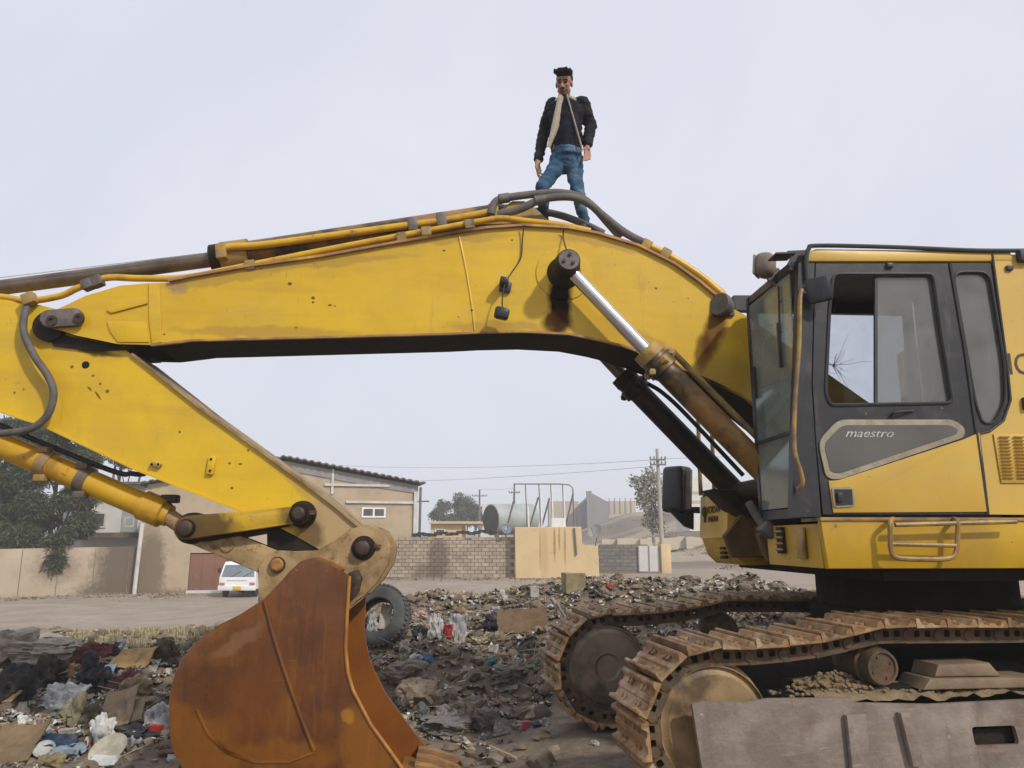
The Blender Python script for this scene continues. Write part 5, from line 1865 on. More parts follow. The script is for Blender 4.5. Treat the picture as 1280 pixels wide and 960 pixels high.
b.prism([(xw0, zw0), (xw1, zw0), (xw1, zw1), (xw0, zw1)], SFr, -0.05, -0.004, holes=[[(xw0 + 0.09, zw0 + 0.09), ((xw0 + xw1) / 2 - 0.05, zw0 + 0.09), ((xw0 + xw1) / 2 - 0.05, zw1 - 0.08), (xw0 + 0.09, zw1 - 0.08)],
         [((xw0 + xw1) / 2 + 0.05, zw0 + 0.09), (xw1 - 0.09, zw0 + 0.09), (xw1 - 0.09, zw1 - 0.08), ((xw0 + xw1) / 2 + 0.05, zw1 - 0.08)]])
wn = obj('window', b, M['white_paint'], shed, smooth=0)
for xa, xb in ((xw0 + 0.09, (xw0 + xw1) / 2 - 0.05), ((xw0 + xw1) / 2 + 0.05, xw1 - 0.09)):
    b = B()
    b.box(((xa + xb) / 2, -0.02, (zw0 + zw1) / 2), (xb - xa, 0.012, zw1 - zw0 - 0.17), SFr)
    obj('pane', b, M['winglass'], wn, smooth=0)
b = B()
b.box(((sx(242) + sx(305)) / 2, 0.10, -0.2), (sx(305) - sx(242) - 0.04, 0.06, 2.4), SFr)
for k in range(1, 4):
    b.box((sx(242) + (sx(305) - sx(242)) * k / 4, 0.06, -0.2), (0.05, 0.03, 2.36), SFr)
obj('gate', b, M['gate_red'], shed, smooth=0)
b = B()
b.box(((sx(242) + sx(305)) / 2, -0.25, T(-15, 38.5) + 0.05), (sx(305) - sx(242), 0.5, 0.12), SFr)
obj('threshold', b, M['beam'], shed, smooth=0)

# white house behind the compound wall
YH = 45.0
b = B()
xa, xb = X(72, YH), X(176, YH)
zt_, zb0 = Z(606, YH), -1.4
b.prism([(xa, zb0), (xb, zb0), (xb, zt_), (xa, zt_)], WF, YH, YH + 6, holes=())
wh = obj('house', b, M['white_wall'], label='small white house with a dark ledge, half hidden behind tree and compound wall', cat='house', smooth=0)
b = B()
b.box(((X(98, YH) + X(178, YH)) / 2, YH - 0.55, Z(669, YH)), (X(178, YH) - X(98, YH), 1.1, 0.28))
obj('ledge', b, M['roof_sheet'], wh, smooth=0)
b = B()
b.box(((xa + xb) / 2, YH + 2.8, zt_ + 0.06), (xb - xa + 0.5, 7, 0.14))
obj('roof', b, M['roof_sheet'], wh, smooth=0)
for (p0, p1, q0, q1) in ((108, 130, 660, 640), (153, 166, 659, 646)):
    b = B()
    x0, x1, z0, z1 = X(p0, YH), X(p1, YH), Z(q0, YH), Z(q1, YH)
    b.prism([(x0, z0), (x1, z0), (x1, z1), (x0, z1)], WF, YH - 0.06, YH - 0.004, holes=[[(x0 + 0.1, z0 + 0.1), (x1 - 0.1, z0 + 0.1), (x1 - 0.1, z1 - 0.1), (x0 + 0.1, z1 - 0.1)]])
    wn = obj('window', b, M['beam'], wh, smooth=0)
    b = B()
    b.box(((x0 + x1) / 2, YH - 0.02, (z0 + z1) / 2), (x1 - x0 - 0.18, 0.015, z1 - z0 - 0.18))
    obj('pane', b, M['winglass'], wn, smooth=0)
b = B()
b.prism([(X(150, YH), Z(665, YH)), (X(170, YH), Z(665, YH)), (X(170, YH), Z(636, YH)), (X(150, YH), Z(636, YH))], WF, YH - 0.05, YH - 0.01)
obj('grey_bay', b, M['tank'], wh, smooth=0)

# block wall along the street: every block its own piece
YW = 41.2
wx0, wx1 = X(462, YW), X(643.2, YW)
zw_b, zw_t = Z(722, YW), Z(671, YW)
rows = 11
rh = (zw_t - zw_b) / rows
ncol = 20
cw_ = (wx1 - wx0) / ncol
b = B()
b.box(((wx0 + wx1) / 2, YW + 0.11, (zw_b + zw_t) / 2 - 0.3), (wx1 - wx0, 0.16, zw_t - zw_b + 0.5))
bw = obj('block_wall', b, M['mortar'], label='bare concrete block wall between the tan shed and the yellow wall, dark damp patch', cat='wall', smooth=0)
b = B()
b.box((0, 0, 0), (cw_ - 0.025, 0.22, rh - 0.022))
blk = mesh_of(b, 'block', M['block'])
blk.polygons.foreach_set('use_smooth', [False] * len(blk.polygons))
for r_ in range(rows):
    for c_ in range(ncol):
        off = (0.5 if r_ % 2 else 0.0)
        xx = wx0 + (c_ + 0.5 + off) * cw_
        if xx > wx1 - 0.1:
            continue
        if r_ == rows - 1 and (c_ * 7) % 11 in (3, 8):
            continue
        o = bpy.data.objects.new('block', blk)
        COLL.objects.link(o)
        o.parent = bw
        o.location = V((xx, YW + 0.10 + random.uniform(-0.008, 0.008), zw_b + (r_ + 0.5) * rh)) - WL['block_wall']
stain(M['block'], bw, [(V((X(548, YW), YW, zw_b + 0.9)) - WL['block_wall'], (0.62, 2, 1.5), 0, (0.13, 0.10, 0.075), 0.75, 0.4),
                       (V((X(535, YW), YW, zw_b + 0.2)) - WL['block_wall'], (0.9, 2, 0.6), 0, (0.15, 0.115, 0.085), 0.7, 0.4)])
b = B()
xs_ = np.linspace(X(515, YW), X(620, YW), 16)
for k in range(15):
    zz = zw_t + 0.10 + 0.05 * math.sin(k * 1.7) + 0.012 * k
    b.box(((xs_[k] + xs_[k + 1]) / 2, YW + 0.5, zz), (xs_[k + 1] - xs_[k] + 0.05, 1.0, 0.16), None, Matrix.Rotation(random.uniform(-0.08, 0.08), 3, 'Y'))
obj('tarpaulin', b, M['blackrub'], label='black sheeting lying along the top of the block wall', cat='tarpaulin')

# yellow limewashed wall with a lower step
YY = 40.6
b = B()
b.prism([(X(644.5, YY), -0.9), (X(748.5, YY), -0.9), (X(747.5, YY), Z(683, YY)), (X(727, YY), Z(681, YY)), (X(727, YY), Z(658.5, YY)), (X(643.5, YY), Z(659, YY))], WF, YY, YY + 3.2, 0.03)
yw = obj('yellow_wall', b, M['yellow_wall'], label='yellow limewashed stepped wall with rusty drip stains', cat='wall', smooth=0)
stain(M['yellow_wall'], yw, [(V((X(px, YY), YY, Z(658 + h, YY))) - WL['yellow_wall'], (w, 5, h / 23.0), 0, (0.33, 0.18, 0.06), a, 0.10)
                             for px, h, w, a in ((675, 26, 0.05, 0.5), (693, 22, 0.07, 0.8), (699, 16, 0.05, 0.8), (706, 24, 0.06, 0.75), (680, 40, 0.25, 0.25))])
b = B()
b.tube([(X(718, YY), YY - 0.06, Z(660, YY)), (X(720, YY), YY - 0.06, Z(694, YY))], 0.05, 6)
obj('drain_pipe', b, M['pole_metal'], yw)
# water pipes standing on the wall
b = B()
yp = YY + 0.8
zt0, ztop_ = Z(659, yp), Z(605, yp)
b.tube([(X(642, yp), yp, Z(628, yp)), (X(642.5, yp), yp, ztop_), (X(700, yp), yp, ztop_), (X(712, yp), yp, Z(606, yp)), (X(717, yp), yp, Z(610, yp)), (X(718, yp), yp, zt0)], 0.035, 6)
for px in (657, 674, 689, 704):
    b.tube([(X(px, yp), yp, ztop_), (X(px + 2, yp), yp, zt0 - 0.05)], 0.028, 6)
obj('pipe_rack', b, M['pole_metal'], label='tall thin pipe frame standing on the yellow wall', cat='pipe frame')
FRP = [((642, 627), (635, 654)), ((673, 622), (662, 659)), ((687, 623), (677, 659)), ((717, 617), (707, 658))]
for i, (a, c) in enumerate(FRP):
    b = B()
    b.tube([(X(a[0], yp), yp - 0.2, Z(a[1], yp)), (X(c[0], yp), yp - 0.2, Z(c[1], yp))], 0.05, 6)
    obj('slanting_pipe', b, M['pole_metal'], label=['dark slanting pipe nearest the grey tank', 'second dark slanting pipe from the grey tank', 'dark slanting pipe just left of the white board', 'dark slanting pipe at the right end of the pipe frame'][i], cat='pipe', group='slanting pipes on the yellow wall')
for i, (px, pt) in enumerate(((660, 633), (676, 612), (690, 608), (705, 612))):
    b = B()
    b.tube([(X(px, yp), yp - 0.35, Z(pt, yp)), (X(px + 1, yp), yp - 0.35, Z(659, yp))], 0.04, 6)
    obj('white_pipe', b, M['white_paint'], label=['short white upright pipe beside the tank', 'white upright pipe between two dark slanting pipes', 'white upright pipe rising behind the white board', 'white upright pipe right of the white board'][i], cat='pipe', group='white upright pipes on the yellow wall')
b = B()
b.box((X(698.5, YY), YY + 0.1, Z(653, YY)), (X(707, YY) - X(690, YY), 0.03, 0.45), None, None, 0.004)
sg = obj('notice_board', b, M['white_paint'], label='small white notice board on top of the yellow wall', cat='sign', smooth=0)
# satellite dishes


def dish(px, py, Y, r, az, mat, label, base_py):
    c = V((X(px, Y), Y, Z(py, Y)))
    ax = V((math.sin(az), -math.cos(az), 0.45)).normalized()
    b = B()
    b.lathe(c, ax, [(-0.16 * r / 0.6, 0.02), (-0.14 * r / 0.6, r * 0.4), (-0.07 * r / 0.6, r * 0.8), (0.0, r), (0.012, r), (-0.055 * r / 0.6, r * 0.78), (-0.125 * r / 0.6, r * 0.38), (-0.145 * r / 0.6, 0.02)], 24)
    d_ = obj('satellite_dish', b, mat, label=label, cat='satellite dish')
    b = B()
    b.tube([c - ax * 0.1, c - ax * 0.25 + V((0, 0, -0.1)), V((c.x, c.y + 0.2, Z(base_py, Y)))], 0.03, 6)
    obj('mast', b, M['pole_metal'], d_)
    b = B()
    b.tube([c - V((0, 0, r * 0.9)), c + ax * r * 0.9], 0.015, 5)
    b.ball(c + ax * r * 0.9, 0.05, 1)
    obj('feed_arm', b, M['pole_metal'], d_)


dish(633, 661, 40.9, 0.28, R(20), M['dish_blue'], 'blue-grey satellite dish on the wall under the grey tank', 672)
dish(744, 664, 42.4, 0.42, R(-40), M['dish_grey'], 'grey satellite dish behind the lower step of the yellow wall', 684)
# grey horizontal tank on cradles
yt = 46.0
b = B()
p0 = V((X(613.5, yt), yt - 0.6, Z(650, yt)))
p1 = V((X(664, yt), yt + 1.0, Z(648, yt)))
ax = (p1 - p0).normalized()
b.lathe(p0, ax, [(0.0, 0.87), (0.02, 0.90), ((p1 - p0).length, 0.90), ((p1 - p0).length + 0.15, 0.6)], 32)
tk = obj('tank', b, M['tank'], label='large grey horizontal cylinder tank behind the walls', cat='tank')
b = B()
b.lathe(p0 - ax * 0.006, ax, [(0, 0.1), (0.003, 0.84)], 32)
obj('tank_end', b, M['tank_end'], tk)
for t in (0.15, 0.85):
    b = B()
    p = p0.lerp(p1, t)
    b.box((p.x, p.y, p.z - 1.6), (0.25, 1.4, 1.7))
    obj('cradle', b, M['mortar'], tk)
# grey wall, white gate and yellow pillar further right
YG2 = 46.5
b = B()
b.box(((X(748, YG2) + X(799, YG2)) / 2, YG2 + 0.15, (Z(682, YG2) - 0.9) / 2), (X(799, YG2) - X(748, YG2), 0.2, Z(682, YG2) + 0.9))
gw = obj('grey_wall', b, M['mortar'], label='dark grey block wall between the yellow wall and the white gate', cat='wall', smooth=0)
gz0, gz1 = Z(713, YG2), Z(683, YG2)
b = B()
b.box((0, 0, 0), (0.46, 0.2, 0.19))
gblk = mesh_of(b, 'block', M['grey_block'])
for r_ in range(7):
    for c_ in range(6):
        o = bpy.data.objects.new('block', gblk)
        COLL.objects.link(o)
        o.parent = gw
        o.location = V((X(749, YG2) + 0.24 + c_ * 0.48 - (0.2 if r_ % 2 else 0), YG2 + 0.13, gz0 + (r_ + 0.5) * 0.215)) - WL['grey_wall']
b = B()
b.box(((X(797, YG2) + X(824, YG2)) / 2, YG2, (Z(682.5, YG2) + Z(714, YG2)) / 2), (X(824, YG2) - X(797, YG2), 0.06, Z(682.5, YG2) - Z(714, YG2)))
gt = obj('gate', b, M['gate_white'], label='plain white sheet metal gate beside the yellow pillar', cat='gate', smooth=0)
b = B()
for px in (797.5, 810.5, 823.5):
    b.box((X(px, YG2), YG2 - 0.05, (Z(682.5, YG2) + Z(714, YG2)) / 2), (0.06, 0.04, Z(682.5, YG2) - Z(714, YG2) + 0.02))
obj('gate_frame', b, M['grey_beam'], gt, smooth=0)
b = B()
b.box((X(831, YG2), YG2, (Z(680, YG2) - 0.9) / 2), (X(837, YG2) - X(825, YG2), 0.5, Z(680, YG2) + 0.9), None, None, 0.02)
obj('gate_pillar', b, M['yellow_wall'], label='short yellow gate pillar at the foot of the utility pole', cat='pillar')


# poles
def pole(px, pt, Y, base, r, mat, arms, label, lean=0.0):
    b = B()
    x = X(px, Y)
    b.tube([(x, Y, base), (x - lean, Y, Z(pt, Y))], [r, r * 0.6], 10)
    po = obj('utility_pole', b, mat, label=label, cat='utility pole')
    for (py, hw) in arms:
        b = B()
        z = Z(py, Y)
        b.box((x - lean, Y - r, z), (hw * 2, 0.10, 0.10))
        obj('crossarm', b, M['pole_metal'], po)
        for s in (-1, -0.5, 0.5, 1):
            b = B()
            b.lathe((x - lean + s * hw * 0.95, Y - r, z + 0.05), (0, 0, 1), [(0, 0.03), (0.06, 0.05), (0.12, 0.05), (0.16, 0.03)], 8)
            obj('insulator', b, M['pole_metal'], po)
    return V((x - lean, Y, Z(pt, Y)))


YPO = 47.5
pA = pole(828, 561, YPO, -0.6, 0.16, M['concrete_pole'], ((575, 0.48), (581, 0.48)), 'tall concrete utility pole with two crossarms beside the white gate', 0.12)
pB = pole(599, 612, 92, -0.2, 0.16, M['pole_metal'], ((620, 0.9),), 'far utility pole with one crossarm just right of the hazy trees')
pC = pole(643, 604, 84, -0.2, 0.14, M['pole_metal'], ((616, 0.6),), 'far utility pole above the grey tank')
pE = pole(372 + 8, 668, 95, -0.2, 0.12, M['pole_metal'], (), 'thin far pole behind the shed')
WIRE = [(pA + V((-0.4, 0, -0.7)), V((-30, 95, 11.5)), 'upper overhead wire running left from the concrete pole'),
        (pA + V((-0.4, 0, -1.1)), V((-34, 92, 9.0)), 'lower overhead wire running left from the concrete pole'),
        (pA + V((0.4, 0, -0.6)), V((26, 56, 8.6)), 'overhead wire running right from the concrete pole'),
        (pB, pC + V((0, 0, -0.5)), 'far overhead wire between the two far poles')]
for a, c, lb in WIRE:
    b = B()
    pts = []
    for k in range(17):
        t = k / 16
        p = a.lerp(c, t)
        p.z -= 4 * t * (1 - t) * (c - a).length * 0.012
        pts.append(p)
    b.tube(pts, 0.012, 5)
    obj('overhead_wire', b, M['pole_metal'], label=lb, cat='wire', group='overhead wires')

# far buildings
YQ = 70.0
b = B()
b.prism([(X(538, YQ), -0.5), (X(577, YQ), -0.5), (X(577, YQ), Z(655, YQ)), (X(538, YQ), Z(655, YQ))], WF, YQ, YQ + 8, 0.02)
yb = obj('low_building', b, M['yellow_wall'], label='low yellow flat-roofed building behind the block wall', cat='building', smooth=0)
b = B()
b.box(((X(538, YQ) + X(600, YQ)) / 2 + 0.0, YQ + 2.5, Z(655, YQ) + 0.12), (X(602, YQ) - X(536, YQ), 6, 0.2))
obj('roof', b, M['yellow_wall'], yb, smooth=0)
b = B()
b.box((X(550, YQ), YQ - 0.03, Z(665, YQ)), (0.9, 0.05, 0.6))
wn = obj('window', b, M['white_paint'], yb, smooth=0)
b = B()
b.box((X(550, YQ), YQ - 0.06, Z(665, YQ)), (0.7, 0.02, 0.4))
obj('pane', b, M['winglass'], wn, smooth=0)
YD = 128.0


def zt_d(py):
    return Z(py, YD)


b = B()
b.prism([(X(725, YD), 3), (X(762, YD), 3), (X(762, YD), zt_d(628)), (X(742, YD), zt_d(617)), (X(725, YD), zt_d(632))], WF, YD, YD + 12)
gb = obj('warehouse', b, M['far_grey'], label='distant grey gabled warehouse on the hillside', cat='warehouse', smooth=0)
b = B()
b.box((X(736.5, YD), YD - 1, zt_d(614.5) - 4), (0.8, 1.0, 8))
obj('chimney', b, M['far_grey'], gb)
b = B()
b.box(((X(762, YD) + X(800, YD)) / 2, YD + 6, (3 + zt_d(625)) / 2), (X(800, YD) - X(762, YD), 5, zt_d(625) - 3))
fp = obj('warehouse', b, M['far_wall'], label='distant pale long warehouse right of the grey gabled one', cat='warehouse', smooth=0)
b = B()
for k in range(5):
    b.box((X(766 + k * 7, YD), YD + 3.45, zt_d(631)), (0.15, 0.1, 2.6))
obj('pilaster', b, M['far_grey'], fp, smooth=0)
b = B()
b.box(((X(690, YD) + X(727, YD)) / 2, YD + 9, (2 + zt_d(624)) / 2), (X(727, YD) - X(688, YD), 5, zt_d(624) - 2))
obj('warehouse', b, M['far_wall'], label='distant pale warehouse left of the grey gabled one', cat='warehouse', smooth=0)
YTW = 72.0
b = B()
for k in range(14):
    xa_, xb_ = X(752 + k * 9.5, YTW), X(752 + (k + 1) * 9.5, YTW)
    b.box(((xa_ + xb_) / 2, YTW + 0.3 * math.sin(k * 2.1), Z(676.5 - 0.25 * k + 0.8 * math.sin(k * 1.7), YTW) - 0.35), (xb_ - xa_ + 0.02, 0.5, 1.1), None, Matrix.Rotation(R(1.5 * math.sin(k * 3.3)), 3, 'Y'))
obj('terrace_wall', b, M['far_wall'], label='low pale terrace wall on the slope behind the white gate', cat='wall', smooth=0)
YCN = 75.0
b = B()
b.box((X(868, YCN), YCN, (3.0 + Z(606, YCN)) / 2), (X(882, YCN) - X(855, YCN), 6, Z(606, YCN) - 2.0))
cn = obj('block_building', b, M['white_wall'], label='pale block building seen beyond the black mirror and yellow tool box', cat='building', smooth=0)
b = B()
for k in range(3):
    b.box((X(868, YCN), YCN - 3.02, Z(618 + k * 11, YCN)), (2.0, 0.05, 0.25))
obj('window_band', b, M['far_wall'], cn, smooth=0)
b = B()
b.box((X(612, 118), 118, (0.5 + Z(631, 118)) / 2), (X(625, 118) - X(598, 118), 5, Z(631, 118) - 0.5))
obj('white_block', b, M['white_wall'], label='distant white block building behind the grey tank', cat='building', smooth=0)


# trees --------------------------------------------------------------------
def leaf_mat(name, cols, rough=0.75):
    m = bpy.data.materials.new(name)
    m.use_nodes = True
    nt = m.node_tree
    bs = nt.nodes['Principled BSDF']
    g = nn(nt, 'ShaderNodeNewGeometry')
    c = ramp(nt, g.outputs['Random Per Island'], [(i / len(cols), q) for i, q in enumerate(cols)])
    nt.links.new(c, bs.inputs['Base Color'])
    bs.inputs['Roughness'].default_value = rough
    bs.inputs['Specular IOR Level'].default_value = 0.2
    return m


M['leaf_dark'] = leaf_mat('dark_needle_leaf', [(0.018, 0.030, 0.013), (0.030, 0.044, 0.018), (0.055, 0.066, 0.028), (0.085, 0.092, 0.048)])
M['leaf_grey'] = leaf_mat('grey_eucalyptus_leaf', [(0.05, 0.06, 0.04), (0.08, 0.09, 0.06), (0.11, 0.115, 0.085)])
M['leaf_olive'] = leaf_mat('sparse_olive_leaf', [(0.11, 0.115, 0.06), (0.16, 0.155, 0.10), (0.30, 0.28, 0.22), (0.40, 0.37, 0.32)])
M['grass'] = leaf_mat('dry_grass', [(0.30, 0.25, 0.12), (0.36, 0.30, 0.16), (0.22, 0.21, 0.09), (0.42, 0.36, 0.22)], 0.9)


def leaves(clumps, n, size, droop, asp=3.0):
    """clumps: (centre, radii); returns leaf quads scattered through them"""
    vs = np.empty((n * 4, 3))
    cl = [(np.array(c), np.array(r)) for c, r in clumps]
    w = np.array([r[0] * r[1] * r[2] for _, r in cl]) ** 0.7
    idx = rng.choice(len(cl), n, p=w / w.sum())
    for i in range(n):
        c, r = cl[idx[i]]
        d = rng.normal(size=3)
        d /= np.linalg.norm(d)
        p = c + d * r * (rng.random() ** 0.45)
        a = rng.normal(size=3) * np.array((1, 1, 0.6)) + np.array((0, 0, -droop))
        a /= np.linalg.norm(a)
        q = np.cross(a, rng.normal(size=3))
        q /= np.linalg.norm(q) + 1e-9
        L = size * (0.6 + 0.8 * rng.random())
        W = L / asp
        vs[i * 4:i * 4 + 4] = (p, p + a * L * 0.5 + q * W * 0.5, p + a * L, p + a * L * 0.5 - q * W * 0.5)
    return vs, [(k * 4, k * 4 + 1, k * 4 + 2, k * 4 + 3) for k in range(n)]


def tree(base, trunk_pts, r0, limbs, clumps, n, size, droop, leafm, barkm, label, group=None, asp=3.0, twigs=0):
    e = empty('tree', base, label, 'tree', group)
    b = B()
    pts = smooth_path([V(p) for p in trunk_pts], 4)
    b.tube(pts, [r0 * (1 - 0.7 * i / (len(pts) - 1)) for i in range(len(pts))], 9)
    for lp, lr in limbs:
        q = smooth_path([V(p) for p in lp], 4)
        b.tube(q, [lr * (1 - 0.75 * i / (len(q) - 1)) for i in range(len(q))], 6)
    for k in range(twigs):
        c, r = clumps[k % len(clumps)]
        st = V(random.choice(limbs)[0][-1])
        en = V(c) + V((random.uniform(-1, 1) * r[0], random.uniform(-1, 1) * r[1], random.uniform(-0.8, 1.0) * r[2]))
        mid = st.lerp(en, 0.5) + V((0, 0, 0.25))
        b.tube([st, mid, en], [0.03, 0.018, 0.006], 4, caps=False)
    obj('trunk', b, barkm, e)
    v, f = leaves(clumps, n, size, droop, asp)
    pyobj('crown', v, f, leafm, e, smooth=0)
    return e


def crown_clumps(cx, cy, pxl, pxr, pyt, pyb, Y, n, rr, depth):
    out = []
    for k in range(n):
        px = random.uniform(pxl, pxr)
        u = (px - (pxl + pxr) / 2) / ((pxr - pxl) / 2)
        top = pyt + (pyb - pyt) * 0.30 * u * u
        py = random.uniform(top, pyb)
        y = Y + random.uniform(-depth, depth)
        r = rr * random.uniform(0.6, 1.2)
        out.append(((X(px, y), y, Z(py, y)), (r, r, r * random.uniform(0.7, 1.1))))
    return out


# the dark drooping trees behind the compound wall
for i, (pl, pr, pt, pb, Y, n, lb) in enumerate(((-60, 50, 525, 690, 38.5, 38, 'dense dark tree at the far left edge behind the compound wall'),
                                                 (24, 104, 505, 664, 40.0, 30, 'dark drooping tree behind the compound wall, left of the white house'),
                                                 (100, 185, 520, 582, 52, 14, 'tree top rising behind the white house'))):
    cx = X((pl + pr) / 2, Y)
    cl = crown_clumps(0, 0, pl, pr, pt, pb, Y, n, 0.75, 1.5)
    if i == 1:
        cl += [((X(px, 36.6), 36.6, Z(py, 36.6)), (0.45, 0.3, 0.5)) for px, py in ((70, 690), (62, 676), (82, 668), (74, 700), (66, 705))]
    lim = [([(cx, Y, 0.6), (cx + random.uniform(-1, 1), Y, 2.0), c[0]], 0.09) for c in cl[:9]]
    tree((cx, Y, -0.9), [(cx, Y, -0.95), (cx + 0.1, Y, 0.8), (cx - 0.1, Y, 2.4), (cx, Y, Z(pt + 30, Y))], 0.22, lim, cl, 46000 if i < 2 else 9000, 0.27, 0.9, M['leaf_dark'], M['bark'], lb, 'dark trees on the left', 5.0)
# hazy eucalyptus behind
for i, (pl, pr, pt, pb, lb) in enumerate(((542, 557, 627, 654, 'small hazy eucalyptus at the left end of the far row'), (556, 580, 616, 654, 'tallest hazy eucalyptus in the far row'),
                                          (574, 592, 622, 654, 'hazy eucalyptus on the right of the tallest one'), (588, 600, 632, 654, 'low hazy tree beside the far pole'))):
    Y = 104 + i
    cl = crown_clumps(0, 0, pl, pr, pt, pb, Y, 14, 0.75, 1.2)
    cx = X((pl + pr) / 2, Y)
    lim = [([(cx, Y, 1.0), (cx, Y, 2.4), c[0]], 0.08) for c in cl[:6]]
    tree((cx, Y, T(cx, Y)), [(cx, Y, T(cx, Y) - 0.1), (cx, Y, 2.5), (cx, Y, Z(pt + 8, Y))], 0.2, lim, cl, 3500, 0.35, 0.5, M['leaf_grey'], M['bark_pale'], lb, 'hazy eucalyptus trees')
# sparse tree by the concrete pole
Y = 50.0
cl = [((X(px, Y), Y + random.uniform(-1, 1), Z(py, Y)), (r, r, r)) for px, py, r in ((806, 605, .55), (815, 596, .6), (798, 600, .4), (822, 615, .6), (812, 622, .6), (803, 628, .5), (819, 640, .65), (812, 652, .5), (824, 660, .5), (800, 615, .4), (830, 628, .5), (828, 600, .4))]
cx = X(820, Y)
lim = [([(cx, Y, 0.8), (cx - 0.2, Y, 2.0), c[0]], 0.06) for c in cl]
tree((cx, Y, T(cx, Y)), [(cx, Y, T(cx, Y) - 0.1), (cx - 0.05, Y, 1.0), (cx - 0.2, Y, 2.6)], 0.13, lim, cl, 2600, 0.22, 0.1, M['leaf_olive'], M['bark_pale'], 'sparse pale-blossomed tree beside the concrete utility pole', None, 2.2, twigs=60)

# small white pick-up seen from behind ---------------------------------------
YT = 35.6
tz = T(X(300, YT), YT)
PF = Frame((X(300.5, YT), YT, 0), R(4))
pk = empty('pickup_truck', PF.w(0, 2, tz), 'small white flatbed pickup with wide windscreen and yellow number plate, by the shed gate', 'pickup truck')
M['truck_white'] = pm('truck_white', (0.76, 0.76, 0.75), (0.70, 0.70, 0.69), 2, 0.4, 0, 0, 20, [((0.4, 0.33, 0.25), 2.5, 0.6, 0.8, 0.4)])
M['lamp_pink'] = pm('lamp_lens', (0.42, 0.26, 0.24), (0.30, 0.15, 0.14), 9, 0.2, 0, 0)
M['plate_yellow'] = pm('plate_yellow', (0.70, 0.42, 0.02), (0.62, 0.36, 0.02), 4, 0.5, 0, 0)
hw = 0.82
b = B()
b.box((0, 3.0, tz + 0.62), (hw * 2, 2.8, 0.10), PF, None, 0.01)
for s in (-1, 1):
    b.box((s * (hw - 0.02), 3.0, tz + 0.80), (0.04, 2.8, 0.34), PF, None, 0.008)
b.box((0, 4.4, tz + 0.80), (hw * 2, 0.04, 0.34), PF, None, 0.008)
obj('cargo_bed', b, M['truck_white'], pk)
b = B()
prof_ = [(-0.02, 0.36), (-0.03, 0.86), (0.30, 1.46), (0.42, 1.55), (1.35, 1.56), (1.50, 1.42), (1.52, 0.36)]
vs_ = []
for sx2, ins in ((-1, 0), (1, 0)):
    for (yy, zz) in prof_:
        w2 = hw - 0.02 - 0.10 * max(0, (zz - 0.86)) / 0.7
        vs_.append(PF.w(sx2 * w2, yy, tz + zz))
n_ = len(prof_)
fs_ = [tuple(range(n_)), tuple(range(2 * n_ - 1, n_ - 1, -1))] + [(k, n_ + k, n_ + (k + 1) % n_, (k + 1) % n_) for k in range(n_)]
b.raw(vs_, fs_)
cbn = obj('truck_cab', b, M['truck_white'], pk, smooth=30)
M['truck_glass'] = pm('truck_glass', (0.13, 0.165, 0.19), (0.20, 0.235, 0.26), 1.2, 0.12, 0, 0)
b = B()
vs_ = [PF.w(-0.72, -0.018, tz + 0.90), PF.w(0.72, -0.018, tz + 0.90), PF.w(0.655, 0.265, tz + 1.42), PF.w(-0.655, 0.265, tz + 1.42)]
vs_ += [v + V((0, 0.03, -0.02)) for v in vs_]
b.raw(vs_, [(0, 1, 2, 3), (7, 6, 5, 4), (0, 4, 5, 1), (1, 5, 6, 2), (2, 6, 7, 3), (3, 7, 4, 0)])
obj('windscreen', b, M['truck_glass'], cbn, smooth=0)
b = B()
b.tube([PF.w(-0.3, -0.03, tz + 0.90), PF.w(0.1, 0.09, tz + 1.15)], 0.012, 5)
obj('wiper', b, M['blackrub'], cbn)
b = B()
b.tube([PF.w(0.25, -0.03, tz + 0.90), PF.w(0.6, 0.09, tz + 1.13)], 0.012, 5)
obj('wiper', b, M['blackrub'], cbn)
b = B()
for k in range(9):
    b.box((-0.42 + k * 0.10, -0.036, tz + 0.75), (0.06, 0.012, 0.045), PF)
obj('badge', b, M['tank'], cbn, smooth=0)
b = B()
for s in (-1, 1):
    for z in (1.1, 1.22, 1.34, 1.46, 1.58):
        b.tube([PF.w(s * 0.79, 1.62, tz + z), PF.w(s * 0.79, 4.35, tz + z)], 0.016, 5)
    for y in (1.62, 2.3, 3.0, 3.7, 4.35):
        b.tube([PF.w(s * 0.79, y, tz + 1.0), PF.w(s * 0.79, y, tz + 1.6)], 0.018, 5)
for z in (1.1, 1.2, 1.3, 1.4, 1.5, 1.6, 1.7):
    b.tube([PF.w(-0.79, 1.62, tz + z + 0.2), PF.w(0.79, 1.62, tz + z + 0.2)], 0.018, 5)
for k in range(9):
    b.tube([PF.w(-0.79 + k * 0.1975, 1.62, tz + 1.0), PF.w(-0.79 + k * 0.1975, 1.62, tz + 1.92)], 0.016, 5)
obj('cargo_rack', b, M['truck_white'], pk)
b = B()
b.box((0, -0.04, tz + 0.42), (1.66, 0.10, 0.22), PF, None, 0.02)
bp_ = obj('bumper', b, M['truck_white'], pk)
for s in (-1, 1):
    b = B()
    b.box((s * 0.66, -0.045, tz + 0.60), (0.22, 0.03, 0.12), PF, None, 0.01)
    obj('lamp', b, M['lamp_pink'], pk)
b = B()
b.box((0.02, -0.105, tz + 0.42), (0.36, 0.02, 0.16), PF, None, 0.004)
obj('number_plate', b, M['plate_yellow'], pk)
b = B()
b.box((0, 2.4, tz + 0.44), (0.7, 3.6, 0.2), PF)
obj('chassis', b, M['oil_black'], pk)
